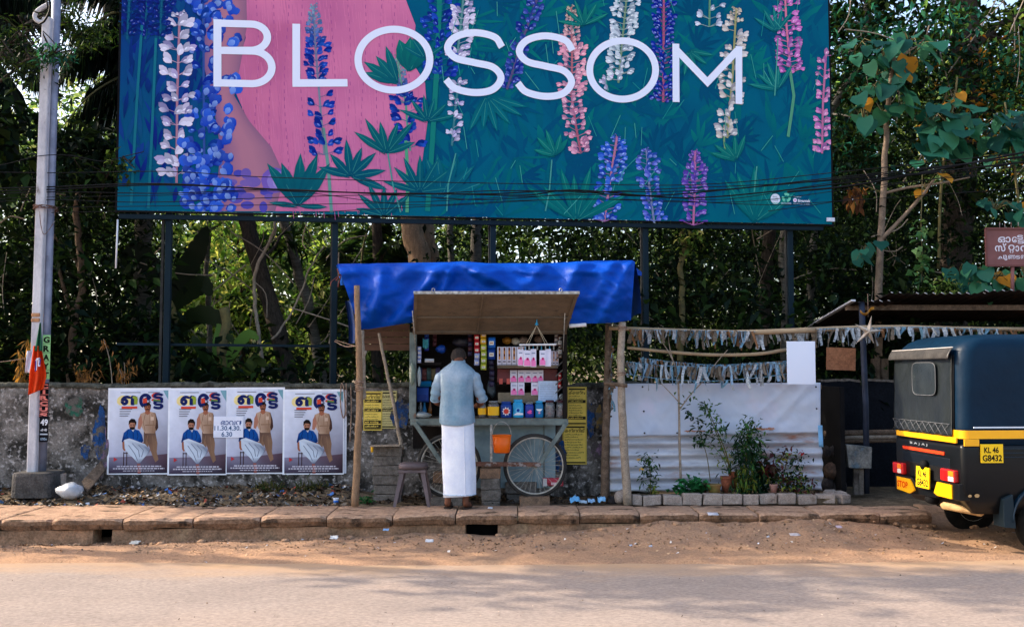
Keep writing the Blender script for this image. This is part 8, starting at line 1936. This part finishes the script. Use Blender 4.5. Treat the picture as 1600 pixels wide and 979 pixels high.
# ---- tangle of dark growth behind the wall (reads as one mass), in depth layers
def mass(name, n, regions, size, cols, mt, Y0, Y1, nsub, sd, aspect=.45, seed=1):
    rs = np.random.default_rng(seed); tot = sum(r[4] * (r[1] - r[0]) * (r[3] - r[2]) for r in regions); pos = []
    for x0, x1, y0, y1, d in regions:
        k = int(n * d * (x1 - x0) * (y1 - y0) / tot); ks = max(3, int(nsub * d * (x1 - x0) * (y1 - y0) / tot)); c = []
        for i in range(ks):
            Y = rs.uniform(Y0, Y1); q = at(rs.uniform(x0, x1), rs.uniform(y0, y1), Y); c.append(tuple(q))
        c = np.array(c); pos.append(c[rs.integers(0, ks, k)] + rs.normal(0, sd, (k, 3)))
    pos = np.concatenate(pos)
    o = leaf_obj(name, [leaves(pos, size, rs, aspect=aspect, cols=cols)], mt); o['kind'] = 'stuff'; return o
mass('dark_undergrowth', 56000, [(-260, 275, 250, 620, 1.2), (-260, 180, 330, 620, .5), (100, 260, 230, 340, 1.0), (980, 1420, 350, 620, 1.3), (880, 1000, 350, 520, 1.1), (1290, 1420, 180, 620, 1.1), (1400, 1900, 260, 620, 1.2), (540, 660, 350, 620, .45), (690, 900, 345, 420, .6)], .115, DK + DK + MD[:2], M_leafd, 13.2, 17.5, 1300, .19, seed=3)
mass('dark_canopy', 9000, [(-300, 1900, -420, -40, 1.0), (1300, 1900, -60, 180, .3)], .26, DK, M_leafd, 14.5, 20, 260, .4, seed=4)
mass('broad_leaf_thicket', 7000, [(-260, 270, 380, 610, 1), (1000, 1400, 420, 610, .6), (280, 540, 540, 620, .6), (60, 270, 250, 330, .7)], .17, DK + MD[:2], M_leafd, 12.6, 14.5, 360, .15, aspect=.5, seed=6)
mass('mid_wood', 46000, [(-300, 290, 200, 600, .5), (280, 560, 490, 610, .7), (440, 560, 340, 480, .35), (540, 1000, 330, 600, 1.0), (1000, 1400, 150, 600, 1.0), (1380, 1900, 60, 600, .6), (560, 900, 100, 340, .6)], .19, MD + MD + FAR_, M_leaf, 18, 23, 520, .4, seed=7)
FAR = cl((128, 150, 92), (152, 168, 108), (108, 136, 82), (172, 176, 126), (90, 118, 72), (138, 158, 108))  # paler, greyer greens put the bright haze into the leaf colour
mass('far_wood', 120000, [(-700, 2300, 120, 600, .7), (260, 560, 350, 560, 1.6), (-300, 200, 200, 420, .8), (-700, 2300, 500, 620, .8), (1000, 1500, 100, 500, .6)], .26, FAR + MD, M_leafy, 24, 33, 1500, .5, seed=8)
# bare twigs and thin trunks tangled in the dark growth
b = MB(); rr = random.Random(77)
for k in range(120):
    px, py = rr.choice([(rr.uniform(1300, 1600), rr.uniform(0, 460)), (rr.uniform(1000, 1420), rr.uniform(350, 560)), (rr.uniform(-40, 280), rr.uniform(300, 600)), (rr.uniform(300, 540), rr.uniform(350, 560))])
    Y = rr.uniform(13, 15.5); p = at(px, py, Y); a = rr.uniform(-.6, .6) + (PI / 2 if rr.random() < .5 else rr.uniform(0, PI)); l_ = rr.uniform(.3, 1.3)
    q = p + Vector((math.cos(a), rr.uniform(-.2, .2), math.sin(a))) * l_; b.tube(spline([p, p.lerp(q, .5) + Vector((rr.uniform(-.1, .1), 0, rr.uniform(-.1, .1))), q], 3), .004 + .006 * rr.random(), 4, cap=False)
o = b.build('tangled_twig', M_wood2, origin=(0, 0, 0)); o['kind'] = 'stuff'; o.name = 'bare_twigs'
# dry stalks on the wall top
for k, (px, y0, px1, y1) in enumerate(((178, 602, 162, 530), (191, 602, 186, 576), (192, 602, 194, 566))):
    q = [at(px, y0 + 30, 12.2), at((px + px1) / 2 + 2, (y0 + y1) / 2, 12.2), at(px1, y1, 12.2)]
    plant('dry_stalk', ('tall dry stalk leaning behind the wall left of the posters', 'short dry stalk just behind the first poster', 'drooping dry seed head behind the first poster')[k], q[0], [(q, .006, .004)], [leaves(along([q[2], q[2] + Vector((0, 0, -.08 if k < 2 else -.25))], 14 if k < 2 else 60, .02 if k < 2 else .07), .08, RS, aspect=.25, droop=1.2, cols=cl((160, 110, 60), (130, 90, 54)))], smt=M_wood2)
plant('dry_bush', 'withered brown plant behind the wall near the concrete pole', at(132, 600, 12.3), [], [leaves(along([at(126, 598, 12.3), at(140, 580, 12.3)], 120, .07), .10, RS, aspect=.25, droop=1.1, cols=cl((150, 104, 60), (110, 80, 50)))])
plant('dry_bush', 'withered straw hanging left of the flag', at(36, 590, 12), [], [leaves(along([at(38, 536, 12), at(33, 600, 12)], 110, .05), .12, RS, aspect=.15, droop=1.3, cols=cl((170, 120, 60), (120, 90, 50)))])
# ---- roadside trees beyond the left edge of the picture, whose shade falls on the stall and the road
def leafy_crown(name, label, base, cl_, seed, bark=M_bark, twigs=True):
    rs = np.random.default_rng(seed); t = thing(name, label, 'tree', Vector(base)); b = MB(); top = Vector(cl_[0][:3])
    trunk_mesh(b, [Vector(base), Vector(base).lerp(top, .45) + Vector((.2, 0, 0)), top], .2, .08, seed=seed); parts = []
    for x, y, z, r, n in cl_:
        c = np.array((x, y, z)); k = max(6, n // 45); q = rs.normal(0, .5, (k, 3)); q = c + q * np.array([r, r, r * .7]); pos = q[rs.integers(0, k, n)] + rs.normal(0, .22, (n, 3)); parts.append(leaves(pos, .24, rs, cols=DK + MD))
        for c_ in q[::4] if twigs else (): b.tube([top.lerp(Vector(base), .3), Vector(c_)], [.05, .012], 5, cap=False)
    b.build('trunk', bark, t); leaf_obj('crown', parts, M_leafd, t); return t
leafy_crown('shade_tree', 'leafy roadside tree standing outside the left edge of the picture', (-9.5, 12.6, GZ), [(-8.6, 12.2, 5.6, 1.7, 1900), (-10.5, 12.4, 6.4, 1.8, 1700), (-7.2, 12.4, 4.6, 1.0, 900)], 91)
leafy_crown('shade_tree', 'thin crowned tree leaning over the road outside the left edge', (-11.5, 10.9, GZ), [(-9.0, 10.0, 7.0, .8, 560), (-8.5, 10.1, 8.3, .8, 620), (-10.2, 10.3, 7.6, .6, 260)], 92, twigs=False)
